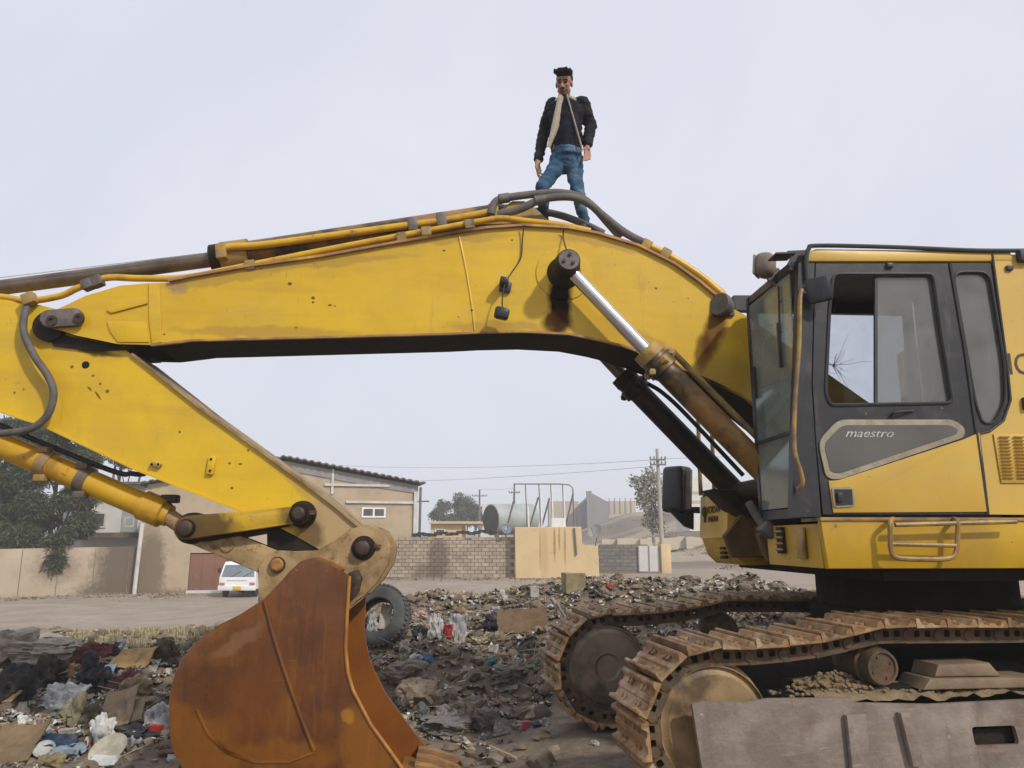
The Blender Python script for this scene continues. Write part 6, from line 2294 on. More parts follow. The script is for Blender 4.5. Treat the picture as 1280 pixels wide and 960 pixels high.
for s in (-1, 1):
    b = B()
    b.box((s * 0.88, 0.18, tz + 1.18), (0.12, 0.05, 0.22), PF, None, 0.015)
    obj('wing_mirror', b, M['blackrub'], pk)
    for y in (0.62, 3.5):
        b = B()
        b.lathe(PF.w(s * 0.66 - 0.09, y, tz + 0.28), PF.ex, [(0, 0.16), (0.0, 0.25), (0.03, 0.285), (0.15, 0.285), (0.18, 0.25), (0.18, 0.16)], 24)
        w_ = obj('wheel', b, M['blackrub'], pk)
        b = B()
        b.lathe(PF.w(s * 0.66 - 0.085, y, tz + 0.28), PF.ex, [(0, 0.05), (0.01, 0.16), (0.16, 0.16), (0.17, 0.05)], 18)
        obj('rim', b, M['steel'], w_)

# ------------------------------------------------------------------ PERSON on the boom
M['skin'] = pm('skin', (0.36, 0.19, 0.12), (0.30, 0.155, 0.095), 20, 0.55, 0, 0.05, 120)
M['hair'] = pm('black_hair', (0.008, 0.007, 0.006), (0.018, 0.015, 0.013), 60, 0.65, 0, 0.8, 130, spec=0.15)
M['denim'] = pm('blue_denim', (0.050, 0.115, 0.19), (0.026, 0.066, 0.12), 6, 0.85, 0, 0.2, 200, [((0.15, 0.24, 0.32), 4, 0.52, 0.66, 0.65), ((0.025, 0.055, 0.09), 9, 0.58, 0.72, 0.6)], spec=0.15)
M['shirt'] = pm('dark_shirt', (0.006, 0.006, 0.012), (0.011, 0.011, 0.019), 12, 0.85, 0, 0.2, 150, spec=0.15)
M['jacket'] = pm('black_jacket', (0.010, 0.009, 0.012), (0.022, 0.020, 0.024), 9, 0.8, 0, 0.3, 120, spec=0.15)
M['fleece'] = pm('cream_fleece', (0.52, 0.46, 0.36), (0.40, 0.35, 0.27), 40, 0.95, 0, 0.8, 150, spec=0.1)
M['shoe_leather'] = pm('dark_shoe', (0.03, 0.028, 0.026), (0.05, 0.045, 0.04), 9, 0.6, 0, 0.1)
YPN = 6.76


def pp(px, py, dy=0.0):
    return PW(px, py, YPN + dy)


man = empty('person', pp(706, 292), 'young man in black fleece-lined jacket and blue jeans standing on top of the excavator boom', 'person')
J = dict(neck=pp(706, 124, 0.02), chest=pp(707, 145, 0.0), waist=pp(708, 186, 0.0), hipL=pp(699, 203, 0.0), hipR=pp(717, 203, 0.0),
         shL=pp(691, 131, 0.02), shR=pp(728, 129, 0.0), elL=pp(680, 164, 0.10), elR=pp(738.5, 158, 0.05), wrL=pp(673, 200, -0.04), wrR=pp(734, 183, -0.06),
         knL=pp(678, 233, -0.14), knR=pp(722, 240, -0.06), anL=pp(680, 272, 0.08), anR=pp(731, 281, -0.02))


def head_at():
    c = pp(705, 105, -0.05)
    return c


HC = head_at()
HR = Matrix.Rotation(R(-14), 3, 'Z') @ Matrix.Rotation(R(5), 3, 'Y') @ Matrix.Rotation(R(24), 3, 'X')      # looks down and a little to our left


def hp_(x, y, z):
    return HC + HR @ V((x, y, z))


b = B()
b.ball(hp_(0, 0.012, 0.035), (0.074, 0.092, 0.088), 3, HR)       # skull
b.ball(hp_(0, -0.018, -0.025), (0.060, 0.066, 0.085), 3, HR)     # face
b.ball(hp_(0, -0.048, -0.092), (0.030, 0.026, 0.024), 2, HR)     # chin
b.cap(hp_(-0.046, 0.0, -0.06), 0.022, hp_(-0.016, -0.05, -0.092), 0.018)   # jaw
b.cap(hp_(0.046, 0.0, -0.06), 0.022, hp_(0.016, -0.05, -0.092), 0.018)
b.cap(hp_(0, -0.083, 0.005), 0.009, hp_(0, -0.102, -0.035), 0.014)         # nose
b.ball(hp_(-0.012, -0.088, -0.038), 0.010, 2)
b.ball(hp_(0.012, -0.088, -0.038), 0.010, 2)
b.cap(hp_(-0.045, -0.070, 0.022), 0.012, hp_(-0.012, -0.083, 0.018), 0.011)  # brows
b.cap(hp_(0.045, -0.070, 0.022), 0.012, hp_(0.012, -0.083, 0.018), 0.011)
b.cap(hp_(-0.020, -0.078, -0.063), 0.007, hp_(0.020, -0.078, -0.063), 0.007)  # lips
b.cap(hp_(-0.016, -0.076, -0.073), 0.008, hp_(0.016, -0.076, -0.073), 0.008)
for s in (-1, 1):
    b.ball(hp_(s * 0.075, 0.012, -0.005), (0.011, 0.020, 0.033), 2, HR)     # ears
    b.ball(hp_(s * 0.036, -0.060, -0.020), (0.020, 0.018, 0.016), 2, HR)    # cheek bones
b.cap(J['neck'] + V((0, 0.01, -0.06)), 0.062, HC + HR @ V((0, 0.02, -0.05)), 0.054)
# trunk and limbs under the clothes
b.ball(J['chest'], (0.155, 0.10, 0.19), 3)
b.ball(J['waist'], (0.135, 0.095, 0.14), 3)
b.ball((J['hipL'] + J['hipR']) / 2 + V((0, 0, 0.03)), (0.13, 0.085, 0.09), 3)
for s in 'LR':
    b.cap(J['sh' + s], 0.058, J['el' + s], 0.042)
    b.cap(J['el' + s], 0.042, J['wr' + s], 0.028)
    b.cap(J['hip' + s], 0.078, J['kn' + s], 0.052)
    b.cap(J['kn' + s], 0.052, J['an' + s], 0.036)
    b.cap(J['chest'] + V((0, 0, 0.10)), 0.07, J['sh' + s], 0.055)


def hand(b, wr, palm_dir, across, fwd, curl):
    """palm from the wrist along palm_dir, fingers spread along across, curling towards fwd"""
    pd, ac, fw = palm_dir.normalized(), across.normalized(), fwd.normalized()
    pc = wr + pd * 0.052
    b.cap(wr, 0.027, wr + pd * 0.03, 0.030)
    for k in (-1, -0.33, 0.33, 1):
        b.cap(wr + pd * 0.03 + ac * k * 0.020, 0.015, wr + pd * 0.092 + ac * k * 0.031, 0.0125)
    for i, k in enumerate((-1, -0.33, 0.33, 1)):
        L = (0.044, 0.052, 0.048, 0.037)[i]
        p = wr + pd * 0.094 + ac * k * 0.031
        d = pd + ac * k * 0.24
        cu = curl + 0.12 * i
        for j, (l, r0, r1) in enumerate(((L, 0.0108, 0.0098), (L * 0.68, 0.0098, 0.0088), (L * 0.52, 0.0088, 0.0070))):
            d = (d + fw * cu).normalized()
            q = p + d * l
            b.cap(p, r0, q, r1, 10)
            p = q
    p = wr + pd * 0.028 - ac * 0.026
    d = (pd * 0.75 - ac * 0.75 + fw * 0.35).normalized()
    for l, r0, r1 in ((0.040, 0.0145, 0.0118), (0.034, 0.0118, 0.0105), (0.026, 0.0105, 0.0078)):
        q = p + d * l
        b.cap(p, r0, q, r1, 10)
        p = q
        d = (d + pd * 0.5 + fw * 0.1).normalized()


hand(b, J['wrL'], V((-0.20, -0.10, -1)), V((-0.2, -1, 0.0)), V((0.9, -0.2, 0.1)), 0.28)
hand(b, J['wrR'], V((0.0, -0.12, -1)), V((-0.75, -0.6, 0)) * -1, V((-0.4, -0.8, 0)), 0.16)
for s in 'LR':
    b.cap(J['an' + s], 0.036, J['an' + s] + V((0, -0.02, -0.07)), 0.035)
    b.cap(J['an' + s] + V((0, 0.02, -0.075)), 0.032, J['an' + s] + V((-0.03, -0.12, -0.085)), 0.026)
link_mesh('body', remesh(b, 0.0045, 3), M['skin'], man, smooth=180)
stain(M['skin'], man, [(hp_(0, -0.055, -0.082) - WL['person'], (0.072, 0.075, 0.034), 0, (0.09, 0.05, 0.034), 0.65, 0.012),
                       (hp_(0, -0.085, -0.050) - WL['person'], (0.030, 0.03, 0.007), 0, (0.06, 0.035, 0.025), 0.7, 0.006),
                       (hp_(-0.030, -0.078, 0.004) - WL['person'], (0.022, 0.03, 0.012), 0, (0.10, 0.05, 0.035), 0.6, 0.005),
                       (hp_(0.030, -0.078, 0.004) - WL['person'], (0.022, 0.03, 0.012), 0, (0.10, 0.05, 0.035), 0.6, 0.005)])
# eyes
for s in (-1, 1):
    b = B()
    b.ball(hp_(s * 0.029, -0.074, 0.004), (0.013, 0.008, 0.007), 2, HR)
    obj('eye', b, M['oil_black'], man)
b = B()
for s in (-1, 1):
    b.cap(hp_(s * 0.050, -0.078, 0.027), 0.005, hp_(s * 0.014, -0.094, 0.027), 0.006, 8)
obj('eyebrows', b, M['hair'], man)
# hair: short sides, tall quiff
b = B()
b.ball(hp_(0, 0.034, 0.050), (0.083, 0.088, 0.085), 3, HR)
b.ball(hp_(0, -0.02, 0.100), (0.082, 0.092, 0.048), 3, HR)
for k in range(110):
    a = random.uniform(-1, 1)
    p = hp_(a * 0.076, random.uniform(-0.105, 0.07), 0.096 + 0.014 * (1 - a * a))
    d = HR @ V((random.uniform(-0.5, 0.5), random.uniform(-0.5, 0.1), random.uniform(0.4, 1.0)))
    b.cap(p, random.uniform(0.012, 0.017), p + d * random.uniform(0.015, 0.040), 0.008, 8)
link_mesh('hair', remesh(b, 0.006, 3), M['hair'], man, smooth=180)


def wrinkle(me, amp, freq, seed, dirs=(1, 1, 2.2)):
    for v in me.vertices:
        p = v.co
        n = noise.noise((p.x * freq * dirs[0] + seed, p.y * freq * dirs[1], p.z * freq * dirs[2])) + 0.5 * noise.noise((p.x * freq * 2.3, p.y * freq * 2.3 + seed, p.z * freq * 4))
        v.co += v.normal * amp * n
    return me


# jeans
b = B()
b.ball((J['hipL'] + J['hipR']) / 2 + V((0, 0, 0.01)), (0.165, 0.118, 0.125), 3)
b.lathe(J['waist'] + V((0, 0, -0.10)), (0, 0, 1), [(0, 0.145), (0.075, 0.142)], 24)
for s in 'LR':
    b.cap(J['hip' + s] + V((0, 0, -0.01)), 0.088, J['kn' + s], 0.062)
    b.cap(J['kn' + s], 0.064, J['an' + s] + V((0, 0, 0.01)), 0.048)
me = remesh(b, 0.010, 4)
link_mesh('jeans', wrinkle(me, 0.013, 12, 3.0, (1, 1, 1.6)), M['denim'], man, smooth=180)
# shirt
b = B()
b.ball(J['chest'] + V((0, -0.006, 0)), (0.162, 0.118, 0.205), 3)
b.cap(J['chest'] + V((0, -0.01, -0.05)), 0.125, J['waist'] + V((0, -0.012, -0.035)), 0.126, 20)
b.ball(J['neck'] + V((0, 0.0, -0.045)), (0.075, 0.07, 0.045), 3)
me = remesh(b, 0.010, 4)
link_mesh('shirt', wrinkle(me, 0.006, 9, 1.0), M['shirt'], man, smooth=180)
# jacket: sleeves and shell, front left open
b = B()
b.ball(J['chest'] + V((0.0, 0.02, 0.01)), (0.182, 0.138, 0.20), 3)
b.cap(J['chest'] + V((0, 0.02, -0.05)), 0.155, J['waist'] + V((0.0, 0.02, 0.02)), 0.152, 24)
for s, sg in (('L', -1), ('R', 1)):
    b.cap(J['sh' + s], 0.073, J['el' + s], 0.057)
    b.cap(J['el' + s], 0.058, J['wr' + s] + (J['el' + s] - J['wr' + s]).normalized() * 0.02, 0.045)
    b.cap(J['chest'] + V((sg * 0.05, 0.02, 0.11)), 0.080, J['sh' + s], 0.072)
me = remesh(b, 0.009, 4)
wrinkle(me, 0.012, 13, 5.0)


def open_l(z):      # left and right edge of the open front at height z, metres from the middle
    t = (J['chest'].z + 0.16 - z) / (J['chest'].z + 0.16 - J['waist'].z)
    t = max(0, min(1.2, t))
    return -0.062 - 0.105 * t, 0.004 + 0.112 * t


bmj = bmesh.new()
bmj.from_mesh(me)
kill = []
for f in bmj.faces:
    c = f.calc_center_median()
    mx = J['chest'].x + (c.z - J['chest'].z) / (J['waist'].z - J['chest'].z) * (J['waist'].x - J['chest'].x)
    l, r_ = open_l(c.z)
    if c.y < J['chest'].y + 0.0 and l < c.x - mx < r_:
        kill.append(f)
    elif c.z < J['waist'].z - 0.075 and abs(c.x - J['waist'].x) < 0.19 and (V((c.x, c.y, 0)) - V((J['waist'].x, J['waist'].y, 0))).length < 0.19:
        kill.append(f)
bmesh.ops.delete(bmj, geom=kill, context='FACES')
bmj.to_mesh(me)
bmj.free()
link_mesh('jacket', me, M['jacket'], man, smooth=180)
# fleece facing of the open front and collar
zt_ = J['chest'].z + 0.15
zb_2 = J['waist'].z - 0.06
for sd in (0, 1):
    b = B()
    rows_ = []
    for k in range(15):
        z = zt_ + (zb_2 - zt_) * k / 14
        mx = J['chest'].x + (z - J['chest'].z) / (J['waist'].z - J['chest'].z) * (J['waist'].x - J['chest'].x)
        e = open_l(z)[sd]
        wdt = (0.022 + 0.042 * math.sin(math.pi * min(1, (k + 2) / 15))) if sd == 0 else 0.007
        y = J['chest'].y - 0.158 + 0.03 * (1 - k / 14)
        if sd == 0:
            rows_.append([V((mx + e - 0.012, y - 0.004, z)), V((mx + e + wdt * 0.5, y + 0.005, z)), V((mx + e + wdt, y + 0.035, z))])
        else:
            rows_.append([V((mx + e + 0.006, y - 0.006, z)), V((mx + e - wdt * 0.5, y - 0.004, z)), V((mx + e - wdt, y + 0.01, z))])
    vs, fs = [], []
    for r__ in rows_:
        vs += r__
    for p in list(vs):
        vs.append(p + V((0, 0.014, 0)))
    n3 = len(rows_) * 3
    for k in range(len(rows_) - 1):
        for q in range(2):
            a = k * 3 + q
            fs.append((a, a + 1, a + 4, a + 3))
            fs.append((n3 + a, n3 + a + 3, n3 + a + 4, n3 + a + 1))
        fs.append((k * 3, k * 3 + 3, n3 + k * 3 + 3, n3 + k * 3))
        fs.append((k * 3 + 2, n3 + k * 3 + 2, n3 + k * 3 + 5, k * 3 + 5))
    b.raw(vs, fs)
    obj('fleece_facing', b, M['fleece'], man, smooth=180)
b = B()
nk = J['neck']
for k in range(12):
    a0 = R(-50 + 280 * k / 12)
    a1 = R(-50 + 280 * (k + 1) / 12)
    p0 = nk + V((0.082 * math.cos(a0), 0.025 + 0.075 * math.sin(a0), -0.035 - 0.02 * (math.sin(a0) < 0)))
    p1 = nk + V((0.082 * math.cos(a1), 0.025 + 0.075 * math.sin(a1), -0.035 - 0.02 * (math.sin(a1) < 0)))
    b.cap(p0, 0.022, p1, 0.022, 10)
b.ball(nk + V((0.062, -0.088, -0.048)), (0.050, 0.022, 0.026), 2, Matrix.Rotation(R(25), 3, 'Y'))
b.ball(nk + V((-0.070, -0.080, -0.055)), (0.040, 0.022, 0.024), 2, Matrix.Rotation(R(-30), 3, 'Y'))
link_mesh('fleece_collar', remesh(b, 0.006, 2), M['fleece'], man, smooth=180)
for s in 'LR':
    b = B()
    a = J['an' + s]
    b.cap(a + V((0, 0.02, -0.075)), 0.046, a + V((-0.03, -0.15, -0.088)), 0.036)
    b.cap(a + V((0, 0.0, -0.03)), 0.050, a + V((0, 0.03, -0.08)), 0.048)
    b.box(a + V((-0.012, -0.05, -0.122)), (0.085, 0.27, 0.03), None, None, 0.012)
    link_mesh('shoe', remesh(b, 0.007, 3), M['shoe_leather'], man, smooth=180)

# ------------------------------------------------------------------ TYRE and RUBBISH
def gpt(px, py):
    return ground_at(px, py)


ty = gpt(478, 806)
TYC = PW(474, 771, ty.y + 0.12)
TYA = V((-0.14, -0.92, 0.34)).normalized()
TR_ = 0.41
M['tyre'] = pm('dusty_tyre', (0.11, 0.11, 0.112), (0.06, 0.06, 0.06), 3, 0.75, 0, 0.25, 40, [((0.20, 0.19, 0.175), 2.0, 0.48, 0.72, 0.6)], spec=0.2)
tyre = empty('tyre', TYC - V((0, 0, TR_)), 'large old grey lorry tyre leaning on the rubbish right of the bucket', 'tyre')
b = B()
prof = [(-0.11, 0.225), (-0.125, 0.24), (-0.135, 0.30), (-0.14, 0.345), (-0.125, 0.385), (-0.10, 0.408), (-0.06, 0.415), (-0.055, 0.407), (-0.045, 0.407), (-0.04, 0.417), (0.0, 0.418), (0.04, 0.417), (0.045, 0.407), (0.055, 0.407),
        (0.06, 0.415), (0.10, 0.408), (0.125, 0.385), (0.14, 0.345), (0.135, 0.30), (0.125, 0.24), (0.11, 0.225), (0.09, 0.25), (0.10, 0.32), (0.08, 0.37), (0.0, 0.385), (-0.08, 0.37), (-0.10, 0.32), (-0.09, 0.25), (-0.11, 0.225)]
b.lathe(TYC, -TYA, prof, 56, caps=False)
obj('tyre_casing', b, M['tyre'], tyre)
b = B()
for k in range(40):
    a = 2 * math.pi * k / 40
    u = TYA.orthogonal().normalized()
    w = TYA.cross(u)
    rd = u * math.cos(a) + w * math.sin(a)
    for s in (-1, 1):
        q = Matrix((TYA, rd.cross(TYA), rd)).transposed()
        b.box(TYC + rd * 0.412 + TYA * s * 0.092, (0.07, 0.038, 0.022), None, q)
obj('tread_blocks', b, M['tyre'], tyre, kind='stuff')

CRUMP = {}


def crumple(kind, dims, rot, seed):
    """a unit rubbish shape scaled to dims (world metres), returned as (verts, faces)"""
    w, d, h = dims
    if kind == 'bag':
        bmx = bmesh.new()
        bmesh.ops.create_icosphere(bmx, subdivisions=4, radius=1)
        for v in bmx.verts:
            p = v.co.copy()
            n = noise.noise((p.x * 1.3 + seed, p.y * 1.3, p.z * 1.3))
            r1 = abs(noise.noise((p.x * 2.6, p.y * 2.6 + seed, p.z * 2.6)))
            r2 = abs(noise.noise((p.x * 6, p.y * 6, p.z * 6 + seed)))
            r3 = abs(noise.noise((p.x * 12, p.y * 12, p.z * 12 + seed)))
            k = 1 + 0.55 * n - 0.50 * r1 - 0.30 * r2 - 0.12 * r3
            v.co = V((p.x * k * w / 2, p.y * k * d / 2, max(-0.6, p.z * k) * h / 2 + h * 0.35))
    elif kind in ('sheet', 'cloth'):
        bmx = bmesh.new()
        bmesh.ops.create_grid(bmx, x_segments=18, y_segments=18, size=1)
        for v in bmx.verts:
            p = v.co.copy()
            ed = 1 + 0.25 * noise.noise((p.x * 1.5 + seed, p.y * 1.5, 2)) + 0.10 * noise.noise((p.x * 5 + seed, p.y * 5, 2))
            z = 0.55 * abs(noise.noise((p.x * 1.4 + seed, p.y * 1.9, 1))) + 0.4 * abs(noise.noise((p.x * 3.2, p.y * 2.4 + seed, 4))) + 0.15 * noise.noise((p.x * 8, p.y * 8, seed))
            v.co = V((p.x * ed * w / 2, p.y * ed * d / 2, z * h * (1.4 if kind == 'cloth' else 1)))
        r = bmesh.ops.extrude_face_region(bmx, geom=bmx.faces[:])
        bmesh.ops.translate(bmx, vec=(0, 0, 0.006), verts=[e for e in r['geom'] if isinstance(e, bmesh.types.BMVert)])
    elif kind in ('rock', 'slab'):
        bmx = bmesh.new()
        bmesh.ops.create_icosphere(bmx, subdivisions=4, radius=1)
        sq = 0.35 if kind == 'slab' else 0.75
        for v in bmx.verts:
            p = v.co.copy()
            m = max(abs(p.x), abs(p.y), abs(p.z))
            c = p / m
            p = c.lerp(p, sq)
            k = 1 + 0.30 * noise.noise((p.x * 1.2 + seed, p.y * 1.2, p.z * 1.2)) + 0.22 * noise.cell((p.x * 1.7 + seed, p.y * 1.7, p.z * 1.7)) + 0.14 * noise.noise((p.x * 3.5, p.y * 3.5 + seed, p.z * 3.5)) + 0.07 * noise.noise((p.x * 9, p.y * 9 + seed, p.z * 9))
            v.co = V((p.x * k * w / 2, p.y * k * d / 2, p.z * k * h / 2 + h * 0.3))
    elif kind == 'board':
        bmx = bmesh.new()
        bmesh.ops.create_grid(bmx, x_segments=8, y_segments=8, size=1)
        for v in bmx.verts:
            p = v.co.copy()
            z = 0.4 * noise.noise((p.x * 0.8 + seed, p.y * 0.8, 1)) + (0.6 if p.x > 0.4 else 0) * (p.x - 0.4)
            v.co = V((p.x * w / 2 + 0.04 * w * noise.noise((p.y * 2, seed, 1)), p.y * d / 2 + 0.04 * d * noise.noise((p.x * 2, seed, 5)), z * h))
        r = bmesh.ops.extrude_face_region(bmx, geom=bmx.faces[:])
        bmesh.ops.translate(bmx, vec=(0, 0, 0.014), verts=[e for e in r['geom'] if isinstance(e, bmesh.types.BMVert)])
    elif kind == 'box':
        bmx = bmesh.new()
        bmesh.ops.create_cube(bmx, size=1)
        bmesh.ops.subdivide_edges(bmx, edges=bmx.edges[:], cuts=5, use_grid_fill=True)
        for v in bmx.verts:
            p = v.co.copy()
            k = 1 + 0.12 * noise.noise((p.x * 2 + seed, p.y * 2, p.z * 2))
            v.co = V((p.x * k * w, p.y * k * d, p.z * k * h + h * 0.4))
    elif kind == 'disc':
        bx = B()
        bx.lathe((0, 0, 0), (0, 0, 1), [(0.0, w * 0.05), (0.01, w * 0.36), (0.03, w * 0.47), (0.045, w * 0.5), (0.05, w * 0.49), (0.035, w * 0.44), (0.02, w * 0.34), (0.014, w * 0.05)], 28)
        bmx = bx.bm
    else:      # stick
        bx = B()
        pts = [V((w * (t - 0.5), 0.05 * w * noise.noise((t * 3, seed, 1)), 0.04 * w * noise.noise((t * 3, seed, 7)) + h * 0.5)) for t in (0, 0.25, 0.5, 0.75, 1)]
        bx.tube(pts, [h * 0.5, h * 0.48, h * 0.45, h * 0.42, h * 0.3], 7)
        bmx = bx.bm
    bmesh.ops.recalc_face_normals(bmx, faces=bmx.faces)
    me = bpy.data.meshes.new('t')
    for v in bmx.verts:
        v.co = rot @ v.co
    bmx.to_mesh(me)
    bmx.free()
    return me


RM = {}


def rmat(col, rough=0.7, key=None):
    k = key or ('rubbish_' + '_'.join('%03d' % int(c * 1000) for c in col))
    if k not in RM:
        RM[k] = pm(k, col, tuple(c * 0.68 for c in col), 8, rough, 0, 0.45, 35, [((0.15, 0.11, 0.075), 5, 0.50, 0.68, 0.7), ((0.07, 0.055, 0.04), 11, 0.62, 0.72, 0.4)], spec=0.25)
    return RM[k]


def rub(name, kind, px, py, wpx, hpx, col, label, cat, tilt=None, spin=None, group=None, rough=0.7):
    """one piece of rubbish: (px, py) is its middle in the photograph, wpx x hpx its size there"""
    g = gpt(px, py + hpx * 0.30)
    dist = (g - V((0, 0, H))).length
    mpp = dist / FPX
    w, h = wpx * mpp, hpx * mpp
    sp = random.uniform(-0.4, 0.4) if spin is None else spin
    if kind in ('sheet', 'cloth', 'board', 'disc'):
        tl = R(38) if tilt is None else R(tilt)
        dims = (w * 1.05, h * 1.25, min(w, h) * 0.5)
        off = 0.02
    elif kind == 'stick':
        tl = 0
        dims = (w, h, h)
        off = 0.01
    else:
        tl = 0 if tilt is None else R(tilt)
        dims = (w * 1.1, max(w, h) * 0.8, h * 1.15)
        off = 0.0
    rot = Matrix.Rotation(sp, 3, 'Z') @ Matrix.Rotation(tl, 3, 'X')
    if kind == 'stick':
        rot = Matrix.Rotation(sp, 3, 'Z') @ Matrix.Rotation(R(tilt or 0), 3, 'Y')
    me = crumple(kind, dims, rot, px * 0.37 + py * 0.11)
    n = len(me.vertices)
    zs = [v.co.z for v in me.vertices]
    sink = min(zs) if kind not in ('sheet', 'cloth') else min(zs) * 0.6
    for v in me.vertices:
        v.co += g + V((0, 0, off - sink - 0.12 * h))
    return link_mesh(name, me, rmat(col, rough), None, label, cat, group, None, 35 if kind in ('rock', 'slab', 'box') else 60)


